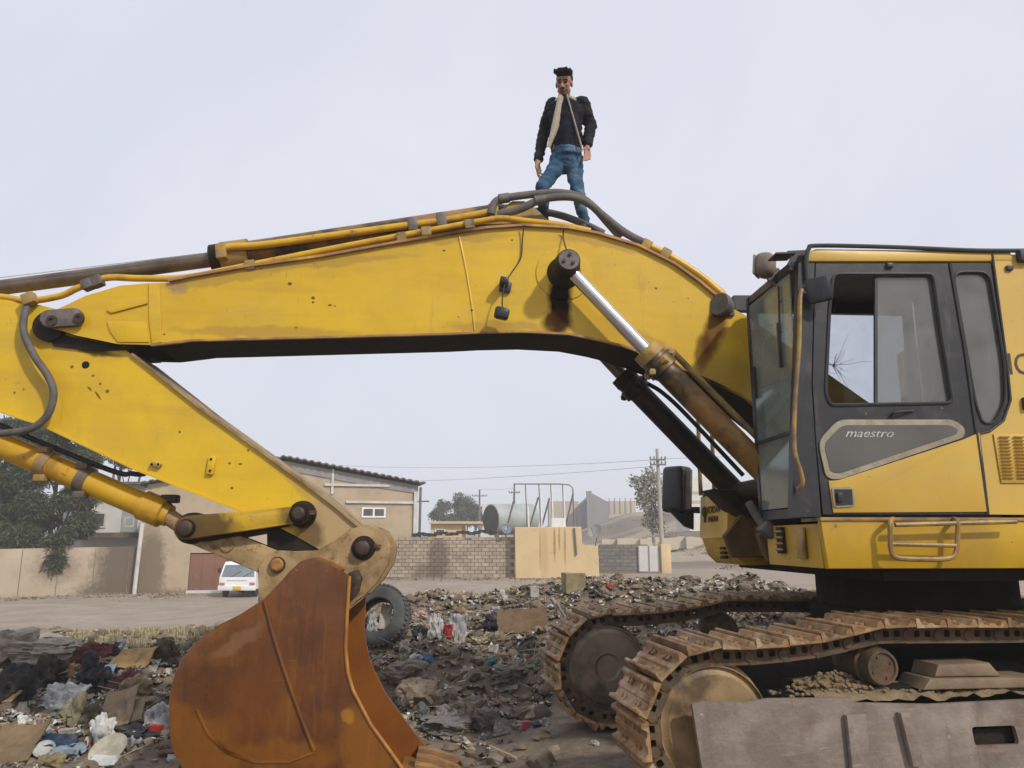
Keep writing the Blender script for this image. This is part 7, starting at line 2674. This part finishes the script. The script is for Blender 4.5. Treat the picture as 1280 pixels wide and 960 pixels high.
WHITE, OFFW, GREYW = (0.62, 0.62, 0.60), (0.50, 0.47, 0.41), (0.36, 0.345, 0.32)
BLK, DK = (0.026, 0.026, 0.030), (0.05, 0.042, 0.036)
TAN, CARD = (0.36, 0.255, 0.13), (0.30, 0.215, 0.125)
SLAB, STONE = (0.33, 0.29, 0.24), (0.25, 0.195, 0.14)
ITEMS = [
    # left bank
    ('concrete_slab', 'slab', 10, 820, 40, 26, SLAB, 'broken grey slab at the far left edge of the rubbish', 'slab'),
    ('concrete_slab', 'slab', 58, 820, 56, 18, SLAB, 'flat broken grey slab below the dry grass at left', 'slab'),
    ('concrete_slab', 'slab', 36, 803, 48, 12, SLAB, 'thin pale slab behind the two broken grey slabs at left', 'slab'),
    ('plastic_scrap', 'sheet', 92, 819, 22, 11, (0.55, 0.62, 0.02), 'small neon yellow plastic scrap', 'scrap'),
    ('cloth', 'cloth', 118, 817, 42, 24, (0.10, 0.018, 0.020), 'dark red cloth beside the neon yellow scrap', 'cloth'),
    ('plastic_bag', 'bag', 142, 812, 26, 18, (0.42, 0.45, 0.45), 'pale bluish plastic bag behind the dark red cloth', 'bag'),
    ('foam_sheet', 'board', 166, 828, 46, 22, (0.46, 0.28, 0.10), 'orange-tan foam sheet left of the bucket', 'sheet'),
    ('paper', 'sheet', 192, 818, 8, 14, WHITE, 'small white paper standing at the top of the tan foam', 'paper'),
    ('plastic_sheet', 'sheet', 186, 834, 18, 16, GREYW, 'grey plastic sheet on the right end of the tan foam', 'sheet'),
    ('rubbish_heap', 'rock', 206, 822, 26, 24, (0.10, 0.075, 0.05), 'dark earthy clump beside the bucket', 'clump'),
    ('bin_bag', 'bag', 16, 862, 48, 42, BLK, 'big black bin bag at the left edge', 'bag'),
    ('bin_bag', 'bag', 62, 846, 40, 36, (0.024, 0.020, 0.018), 'dark bin bag behind the folded white sack', 'bag'),
    ('bin_bag', 'bag', 112, 838, 30, 30, BLK, 'black bag under the dark red cloth', 'bag'),
    ('bin_bag', 'bag', 122, 856, 26, 34, BLK, 'black bag with the light blue packet on it', 'bag'),
    ('plastic_scrap', 'sheet', 89, 840, 12, 14, (0.50, 0.16, 0.03), 'orange plastic scrap among black bags', 'scrap'),
    ('packet', 'board', 134, 845, 11, 17, (0.28, 0.52, 0.62), 'light blue packet leaning on a black bag', 'packet'),
    ('teal_bottle', 'bag', 47, 858, 10, 9, (0.05, 0.20, 0.20), 'small teal bottle beside the big black bag', 'bottle'),
    ('plank', 'board', 60, 846, 14, 18, GREYW, 'pale grey board sticking out left of the folded sack', 'board'),
    ('sack', 'cloth', 78, 872, 46, 26, WHITE, 'folded white sack spread on the left bank', 'sack'),
    ('plastic_scrap', 'sheet', 108, 870, 17, 10, WHITE, 'white plastic piece just right of the folded sack', 'scrap'),
    ('cloth', 'bag', 94, 892, 28, 34, (0.24, 0.21, 0.13), 'khaki rag below the folded white sack', 'cloth'),
    ('sack', 'bag', 113, 898, 24, 30, (0.13, 0.11, 0.075), 'dull brown sack beside the khaki rag', 'sack'),
    ('cup', 'box', 24, 887, 12, 9, OFFW, 'upper of two small white cartons on the left dirt', 'carton'),
    ('plastic_bag', 'bag', 27, 903, 16, 13, WHITE, 'small crumpled white bag below the white carton', 'bag'),
    ('plank', 'board', 7, 876, 26, 12, (0.40, 0.28, 0.13), 'tan wooden plank cut by the left edge', 'plank'),
    ('cardboard', 'board', 18, 938, 44, 40, (0.22, 0.15, 0.08), 'brown cardboard in the bottom left corner', 'cardboard'),
    ('stick', 'stick', 32, 924, 34, 4, (0.10, 0.085, 0.07), 'dark curved stick above the brown cardboard', 'stick'),
    ('cloth', 'cloth', 153, 856, 24, 30, (0.10, 0.025, 0.035), 'maroon cloth below the tan foam', 'cloth'),
    ('sack', 'bag', 168, 864, 32, 32, (0.28, 0.20, 0.12), 'tan earthy sack right of the maroon cloth', 'sack'),
    ('stick', 'stick', 197, 868, 26, 4, OFFW, 'pale bent strip beside the bucket', 'strip'),
    ('cardboard', 'board', 146, 892, 30, 38, CARD, 'tall piece of flattened cardboard', 'cardboard'),
    ('cardboard', 'board', 161, 893, 26, 24, (0.34, 0.25, 0.15), 'square cardboard lying over the tall flattened one', 'cardboard'),
    ('plastic_bag', 'bag', 128, 915, 26, 36, WHITE, 'full white plastic bag standing upright', 'bag'),
    ('basin', 'disc', 136, 943, 36, 24, (0.46, 0.42, 0.33), 'cream oval plastic lid on the ground', 'lid'),
    ('foam_board', 'board', 130, 956, 30, 9, WHITE, 'white foam strip below the cream lid', 'foam'),
    ('bin_bag', 'bag', 168, 918, 54, 20, BLK, 'spread black bag under the cardboard', 'bag'),
    ('plastic_bag', 'bag', 166, 927, 16, 22, (0.34, 0.36, 0.40), 'greyish clear bag on the spread black bag', 'bag'),
    ('plastic_sheet', 'cloth', 202, 905, 36, 40, (0.40, 0.41, 0.41), 'grey plastic sheet against the bucket', 'sheet'),
    ('can', 'box', 194, 916, 11, 9, (0.42, 0.03, 0.03), 'small red can on the grey plastic sheet', 'can'),
    ('tarp', 'cloth', 72, 929, 42, 14, (0.02, 0.05, 0.10), 'dark blue tarp scrap', 'tarp'),
    ('plastic_bag', 'bag', 84, 942, 34, 16, (0.24, 0.30, 0.36), 'pale blue plastic bag below the dark blue tarp', 'bag'),
    ('lid', 'disc', 55, 942, 19, 20, WHITE, 'round white lid left of the pale blue bag', 'lid'),
    ('carton', 'box', 84, 919, 14, 7, OFFW, 'white carton just above the dark blue tarp', 'carton'),
    ('sack', 'bag', 62, 954, 26, 18, (0.25, 0.20, 0.10), 'khaki sack at the bottom below the round lid', 'sack'),
    # middle bank
    ('boulder', 'rock', 527, 876, 44, 28, STONE, 'large brown boulder right of the bucket', 'boulder'),
    ('boulder', 'slab', 507, 850, 40, 20, (0.20, 0.165, 0.13), 'flat brown boulder behind the large one', 'boulder'),
    ('net_bag', 'bag', 528, 893, 26, 22, (0.11, 0.12, 0.115), 'dark grey net bag below the large boulder', 'bag'),
    ('rock', 'rock', 552, 880, 18, 16, (0.22, 0.17, 0.13), 'small reddish rock right of the large boulder', 'rock'),
    ('cloth', 'cloth', 566, 898, 40, 22, (0.30, 0.29, 0.28), 'crumpled grey cloth in front of the boulders', 'cloth'),
    ('concrete_slab', 'slab', 556, 911, 48, 13, (0.19, 0.18, 0.17), 'flat grey stone slab below the crumpled grey cloth', 'slab'),
    ('rock', 'slab', 588, 898, 28, 24, (0.19, 0.16, 0.13), 'brownish rock right of the crumpled grey cloth', 'rock'),
    ('rock', 'slab', 610, 905, 24, 18, (0.18, 0.155, 0.13), 'brown rock next to the clear ground', 'rock'),
    ('plastic_bag', 'cloth', 572, 790, 20, 32, (0.42, 0.41, 0.39), 'draped greyish bag on the middle heap', 'bag', 60),
    ('cloth', 'cloth', 560, 791, 10, 14, (0.34, 0.025, 0.035), 'red cloth left of the draped greyish bag', 'cloth', 60),
    ('plastic_bag', 'cloth', 545, 784, 16, 24, (0.50, 0.48, 0.45), 'white bag hanging on the heap near the tyre', 'bag', 60),
    ('plastic_bag', 'bag', 526, 768, 14, 8, (0.50, 0.28, 0.28), 'pink plastic bag right of the tyre', 'bag'),
    ('plastic_bag', 'bag', 505, 812, 14, 22, (0.46, 0.41, 0.34), 'beige crumpled bag below the tyre', 'bag'),
    ('bin_bag', 'bag', 524, 793, 18, 22, BLK, 'small black bag beside the tyre tread', 'bag'),
    ('bin_bag', 'bag', 616, 778, 22, 24, (0.035, 0.028, 0.045), 'dark purple bag on the middle heap', 'bag'),
    ('plastic_bag', 'bag', 619, 763, 14, 9, (0.36, 0.39, 0.45), 'pale bag on top of the dark purple one', 'bag'),
    ('plastic_bag', 'bag', 535, 822, 12, 12, (0.08, 0.26, 0.45), 'bright blue bag on the middle heap', 'bag'),
    ('plastic_bag', 'bag', 521, 822, 16, 9, (0.52, 0.54, 0.55), 'white bag left of the bright blue one', 'bag'),
    ('plastic_bag', 'bag', 525, 848, 12, 14, (0.40, 0.47, 0.50), 'pale blue bag above the large boulder', 'bag'),
    ('plastic_bag', 'bag', 615, 829, 15, 13, (0.05, 0.25, 0.30), 'teal bag on the lower heap', 'bag'),
    ('cloth', 'bag', 591, 842, 12, 10, (0.24, 0.03, 0.07), 'dark pink rag on the lower heap', 'cloth'),
    ('carton', 'sheet', 616, 797, 22, 12, (0.55, 0.52, 0.28), 'pale yellow carton on the heap', 'carton'),
    ('cup', 'box', 617, 812, 9, 7, WHITE, 'white cup below the pale yellow carton', 'cup'),
    ('rusty_sheet', 'board', 652, 783, 56, 26, (0.17, 0.105, 0.055), 'slanted rusty brown metal sheet in the heap', 'sheet', 50),
    ('concrete_slab', 'slab', 636, 850, 30, 16, (0.17, 0.16, 0.14), 'propped grey slab with dark hollow under it', 'slab'),
    ('plank', 'stick', 694, 768, 24, 5, (0.34, 0.30, 0.25), 'pale broken stick left of the far track', 'stick', 55),
    ('plank', 'stick', 700, 774, 22, 4, (0.30, 0.26, 0.22), 'thinner broken stick beside the far track', 'stick', 60),
    ('concrete_block', 'box', 717, 735, 22, 22, (0.30, 0.24, 0.13), 'khaki concrete block on top of the bank', 'block'),
    ('plastic_scrap', 'bag', 762, 733, 10, 8, (0.40, 0.06, 0.08), 'red rag on the bank right of the khaki block', 'scrap'),
    ('carton', 'box', 668, 742, 9, 11, OFFW, 'white carton on the bank left of the khaki block', 'carton'),
    ('plastic_bag', 'bag', 628, 745, 11, 14, (0.46, 0.42, 0.37), 'pale bag at the top of the bank', 'bag'),
    ('foam_board', 'board', 633, 862, 26, 7, (0.44, 0.38, 0.30), 'pale curved strip on the clear ground', 'strip'),
    ('can', 'box', 658, 908, 9, 7, (0.50, 0.10, 0.14), 'pink-red can on the clear ground', 'can'),
    ('plastic_scrap', 'bag', 671, 906, 13, 6, (0.05, 0.07, 0.12), 'dark blue scrap beside the pink-red can', 'scrap'),
    ('plastic_bag', 'bag', 681, 903, 14, 9, (0.52, 0.50, 0.49), 'small white bag right of the dark blue scrap', 'bag'),
    ('cloth', 'cloth', 632, 910, 26, 16, (0.33, 0.29, 0.25), 'pale beige rag left of the pink-red can', 'cloth'),
    ('tube', 'stick', 516, 752, 18, 5, (0.05, 0.05, 0.05), 'strip of black rubber behind the tyre', 'rubber strip'),
    ('plastic_scrap', 'sheet', 664, 833, 14, 7, (0.30, 0.32, 0.10), 'yellow-green leaf of plastic near the far track', 'scrap'),
    ('plastic_bag', 'bag', 743, 929, 10, 8, (0.38, 0.38, 0.36), 'pale bag on the ground before the near track', 'bag'),
    ('white_bag', 'bag', 875, 737, 22, 8, (0.52, 0.50, 0.47), 'white bag on the bank beyond the far track', 'bag'),
    ('plastic_bag', 'bag', 835, 728, 14, 9, (0.42, 0.44, 0.43), 'pale greenish bag on the far right bank', 'bag'),
    ('rock', 'rock', 967, 737, 12, 9, (0.18, 0.14, 0.11), 'brown rock on the bank near the slew ring', 'rock'),
    ('board', 'board', 490, 765, 13, 22, (0.46, 0.40, 0.32), 'pale board stuck inside the tyre', 'board', 65),
    ('plastic_bag', 'bag', 470, 771, 16, 28, (0.44, 0.44, 0.44), 'grey plastic bag stuffed inside the tyre', 'bag'),
]
for it in ITEMS:
    nm = {'teal_bottle': 'bottle', 'rubbish_heap': 'earth_clump', 'tube': 'rubber_strip', 'white_bag': 'plastic_bag'}.get(it[0], it[0])
    a = (nm,) + it[1:9]
    o = rub(*a, tilt=it[9] if len(it) > 9 else None)
    if 'inside the tyre' in it[7]:
        o.location = TYC + V((-0.10, 0.05, -0.22)) if 'bag' in nm else TYC + V((0.08, 0.05, -0.16))

# loose litter and rubble: nobody could count it
ISL_PAPER = [(0.0, (0.46, 0.44, 0.40)), (0.12, (0.24, 0.18, 0.12)), (0.30, (0.62, 0.61, 0.58)), (0.42, (0.17, 0.12, 0.08)), (0.58, (0.33, 0.235, 0.135)),
             (0.72, (0.10, 0.085, 0.075)), (0.82, (0.38, 0.36, 0.35)), (0.915, (0.08, 0.18, 0.26)), (0.94, (0.30, 0.05, 0.06)), (0.96, (0.10, 0.20, 0.18)), (0.975, (0.40, 0.36, 0.10))]
ISL_DARK = [(0.0, (0.055, 0.043, 0.035)), (0.25, (0.11, 0.085, 0.065)), (0.5, (0.028, 0.025, 0.023)), (0.62, (0.15, 0.115, 0.085)), (0.85, (0.075, 0.057, 0.048))]
ISL_STONE = [(0.0, (0.20, 0.155, 0.115)), (0.3, (0.26, 0.21, 0.16)), (0.55, (0.15, 0.115, 0.088)), (0.75, (0.32, 0.27, 0.215)), (0.9, (0.22, 0.15, 0.10))]
M['litter'] = pm('mixed_litter', (0.5,) * 3, None, 9, 0.75, 0, 0.15, 40, island=ISL_PAPER, spec=0.25)
M['litter_dark'] = pm('dark_litter', (0.5,) * 3, None, 9, 0.8, 0, 0.15, 40, island=ISL_DARK, spec=0.25)
M['rubble'] = pm('rubble_stone', (0.5,) * 3, None, 9, 0.95, 0, 0.4, 40, island=ISL_STONE, spec=0.1)


def scatter_pts(n, dens):
    out = []
    while len(out) < n:
        x = random.uniform(-8.2, 6.2)
        y = random.uniform(5.6, 16.5)
        if abs(x) > y * 0.72:
            continue
        if random.random() < dens(x, y):
            if x > 0.4 and y < 9.1 and x > 0.35 + (y - 4.8) * -0.02:
                continue
            if -2.4 < x < -0.4 and 5.8 < y < 7.5:
                continue
            out.append((x, y, T(x, y)))
    return out


def dens_heap(x, y):
    yf, yr = heap_zone(x, y)
    lf = 1 - ss(-4.5, -2.5, x)
    c = ss(yf - 0.5, yf + 0.6, y) * (1 - ss(yr + 0.2 - 0.7 * lf, yr + 2.2 - 2.0 * lf, y))
    cl = noise.noise((x * 0.9, y * 0.9, 6.0)) * 0.5 + 0.6
    bare = 0.07 * (1 - ss(yr + 2, yr + 4, y))
    return max(bare * 0.7, c * cl)


def dens_stone(x, y):
    yf, yr = heap_zone(x, y)
    return 0.30 + 0.6 * ss(yf - 0.8, yf, y) * (1 - ss(yr + 1, yr + 3, y))


def scraps(n, dens, smin, smax, curl, seed):
    vs, fs = [], []
    k = 5
    for (x, y, z) in scatter_pts(n, dens):
        s = smin + (smax - smin) * random.random() ** 2.2
        asp = random.uniform(0.35, 1.0)
        rm = Matrix.Rotation(random.uniform(0, 6.28), 3, 'Z') @ Matrix.Rotation(random.gauss(0.12, 0.30), 3, 'X') @ Matrix.Rotation(random.uniform(0, 6.28), 3, 'Z')
        o = len(vs)
        q = random.uniform(0, 90)
        for i in range(k):
            for j in range(k):
                u, v = (i / (k - 1) - 0.5), (j / (k - 1) - 0.5)
                e = 1 + 0.45 * noise.noise((u * 2 + q, v * 2, 3))
                h = curl * (noise.noise((u * 2.0 + q, v * 2.0, 1)) + 0.5 * abs(noise.noise((u * 3.4 + q, v * 3.4, 5))))
                p = rm @ V((u * s * e, v * s * asp * e, h * s))
                vs.append((x + p.x, y + p.y, z + p.z + 0.010 + s * 0.13))
        for i in range(k - 1):
            for j in range(k - 1):
                a = o + i * k + j
                fs.append((a, a + 1, a + k + 1, a + k))
    return vs, fs


v, f = scraps(10500, dens_heap, 0.012, 0.15, 0.45, 1)
pyobj('litter', v, f, M['litter'], kind='stuff', label='scattered paper and plastic litter over the dirt bank', cat='litter', smooth=25, origin=(0, 0, 0))
v, f = scraps(1000, dens_heap, 0.04, 0.18, 0.5, 2)
pyobj('dark_litter', v, f, M['litter_dark'], kind='stuff', label='dark rags and plastic trodden into the dirt bank', cat='litter', smooth=25, origin=(0, 0, 0))
ico = bmesh.new()
bmesh.ops.create_icosphere(ico, subdivisions=1, radius=1)
iv = [v.co.copy() for v in ico.verts]
if_ = [tuple(q.index for q in fc.verts) for fc in ico.faces]
ico.free()
iv2 = bmesh.new()
bmesh.ops.create_icosphere(iv2, subdivisions=2, radius=1)
jv = [v.co.copy() for v in iv2.verts]
jf = [tuple(q.index for q in fc.verts) for fc in iv2.faces]
iv2.free()
vs, fs = [], []
for (x, y, z) in scatter_pts(11000, dens_stone):
    s = 0.007 + 0.085 * random.random() ** 4.2
    big = s > 0.035
    V_, F_ = (jv, jf) if big else (iv, if_)
    sx_, sy_, sz_ = s * random.uniform(0.7, 1.4), s * random.uniform(0.7, 1.3), s * random.uniform(0.45, 0.95)
    q = random.uniform(0, 99)
    ca, sa = math.cos(q), math.sin(q)
    o = len(vs)
    for p in V_:
        k = 1 + 0.45 * noise.noise((p.x * 1.3 + q, p.y * 1.3, p.z * 1.3))
        a, c = p.x * k * sx_, p.y * k * sy_
        vs.append((x + a * ca - c * sa, y + a * sa + c * ca, z + p.z * k * sz_ + sz_ * 0.3))
    fs += [tuple(i + o for i in t) for t in F_]
pyobj('rubble', vs, fs, M['rubble'], kind='stuff', label='loose stones and broken rubble over the dirt', cat='rubble', smooth=30, origin=(0, 0, 0))
# twigs and straw
vs, fs = [], []
for (x, y, z) in scatter_pts(1500, dens_heap):
    L = random.uniform(0.06, 0.35)
    a = random.uniform(0, 6.28)
    d = V((math.cos(a), math.sin(a), random.uniform(-0.2, 0.5))) * L
    n_ = V((-math.sin(a), math.cos(a), 0)) * random.uniform(0.003, 0.007)
    o = len(vs)
    p = V((x, y, z + 0.02))
    for q in (p - n_, p + n_, p + d + n_ * 0.5, p + d - n_ * 0.5, p + V((0, 0, 0.008)), p + d + V((0, 0, 0.006))):
        vs.append(tuple(q))
    fs += [(o, o + 4, o + 5, o + 3), (o + 4, o + 1, o + 2, o + 5), (o, o + 3, o + 2, o + 1)]
pyobj('straw', vs, fs, M['grass'], kind='stuff', label='dry straw and twigs over the rubbish', cat='straw', smooth=0, origin=(0, 0, 0))
# dry grass on the verge behind the left bank and along the walls
vs, fs = [], []


def blade(x, y, z, h):
    a = random.uniform(0, 6.28)
    l = V((math.cos(a), math.sin(a), 0)) * h * random.uniform(0.1, 0.6)
    n_ = V((-math.sin(a), math.cos(a), 0)) * 0.006
    p = V((x, y, z))
    o = len(vs)
    for q in (p - n_, p + n_, p + l * 0.5 + V((0, 0, h * 0.6)) + n_ * 0.7, p + l * 0.5 + V((0, 0, h * 0.6)) - n_ * 0.7, p + l + V((0, 0, h))):
        vs.append(tuple(q))
    fs.append((o, o + 1, o + 2, o + 3))
    fs.append((o + 3, o + 2, o + 4))


cnt = 0
while cnt < 9000:
    x, y = random.uniform(-9.5, -0.5), random.uniform(10.4, 15.5)
    yf, yr = heap_zone(x, y)
    if not (yr - 0.1 < y < yr + 3.6):
        continue
    if noise.noise((x * 0.9, y * 0.9, 12)) + random.uniform(-0.3, 0.3) < 0.02:
        continue
    blade(x, y, T(x, y) - 0.01, random.uniform(0.03, 0.13))
    cnt += 1
for k in range(900):
    t = random.random()
    x = W0[0] + (W1[0] - W0[0]) * t
    y = W0[1] + (W1[1] - W0[1]) * t - random.uniform(0.1, 1.4)
    blade(x, y, T(x, y), random.uniform(0.04, 0.18))
pyobj('dry_grass', vs, fs, M['grass'], kind='stuff', label='dry yellowish grass on the verge above the left bank', cat='grass', smooth=0, origin=(0, 0, 0))
# stones along the foot of the walls
vs, fs = [], []
for k in range(700):
    x = random.uniform(-24, 9)
    if x < -18:
        y = 33.6 + (x + 26.5) * 0.58 - random.uniform(0.3, 3.0)
    else:
        y = (38 if x < -8 else 40.4) - abs(random.gauss(0, 1.6)) - 0.2
    if -14.5 < x < -11 and y > 33:
        continue
    s = random.uniform(0.02, 0.12) * random.random() + 0.015
    z = T(x, y)
    q = random.uniform(0, 99)
    o = len(vs)
    for p in iv:
        kk = 1 + 0.4 * noise.noise((p.x * 1.3 + q, p.y * 1.3, p.z * 1.3))
        vs.append((x + p.x * kk * s, y + p.y * kk * s, z + p.z * kk * s * 0.7 + s * 0.3))
    fs += [tuple(i + o for i in t_) for t_ in if_]
pyobj('wall_foot_stones', vs, fs, M['rubble'], kind='stuff', label='small stones along the foot of the far walls', cat='stones', smooth=30, origin=(0, 0, 0))

# low scrub and rocks on the far slope
vs, fs = [], []
for k in range(420):
    x, y = random.uniform(-4, 34), 51 + 60 * random.random() ** 1.4
    if noise.noise((x * 0.1, y * 0.08, 4)) < -0.05 or y < 56 and x < 12:
        continue
    r0 = random.uniform(0.1, 0.45)
    z = T(x, y)
    for q in range(26):
        p = V((x, y, z)) + V((random.gauss(0, r0), random.gauss(0, r0), abs(random.gauss(0, r0 * 0.5))))
        a = V((random.uniform(-1, 1), random.uniform(-1, 1), random.uniform(0, 1))).normalized() * random.uniform(0.08, 0.22)
        c = V((random.uniform(-1, 1), random.uniform(-1, 1), random.uniform(-1, 1))).normalized() * 0.05
        o = len(vs)
        vs += [tuple(p), tuple(p + a * 0.5 + c), tuple(p + a), tuple(p + a * 0.5 - c)]
        fs.append((o, o + 1, o + 2, o + 3))
M['scrub'] = leaf_mat('dusty_scrub', [(0.07, 0.065, 0.035), (0.11, 0.10, 0.055), (0.17, 0.145, 0.09)], 0.9)
pyobj('scrub', vs, fs, M['scrub'], kind='stuff', label='low dusty scrub on the far slope', cat='scrub', smooth=0, origin=(0, 0, 0))

# ------------------------------------------------------------------ haze
HZ = bpy.data.materials.new('haze')
HZ.use_nodes = True
nt = HZ.node_tree
nt.nodes.clear()
ho = nn(nt, 'ShaderNodeOutputMaterial')
hv = nn(nt, 'ShaderNodeVolumePrincipled')
hv.inputs['Color'].default_value = (0.97, 0.985, 1.0, 1)
hv.inputs['Density'].default_value = 0.0020
hv.inputs['Anisotropy'].default_value = 0.3
nt.links.new(hv.outputs[0], ho.inputs['Volume'])
b = B()
b.box((0, 125, 6.5), (620, 360, 17.0))
obj('haze', b, HZ, kind='stuff', smooth=0)
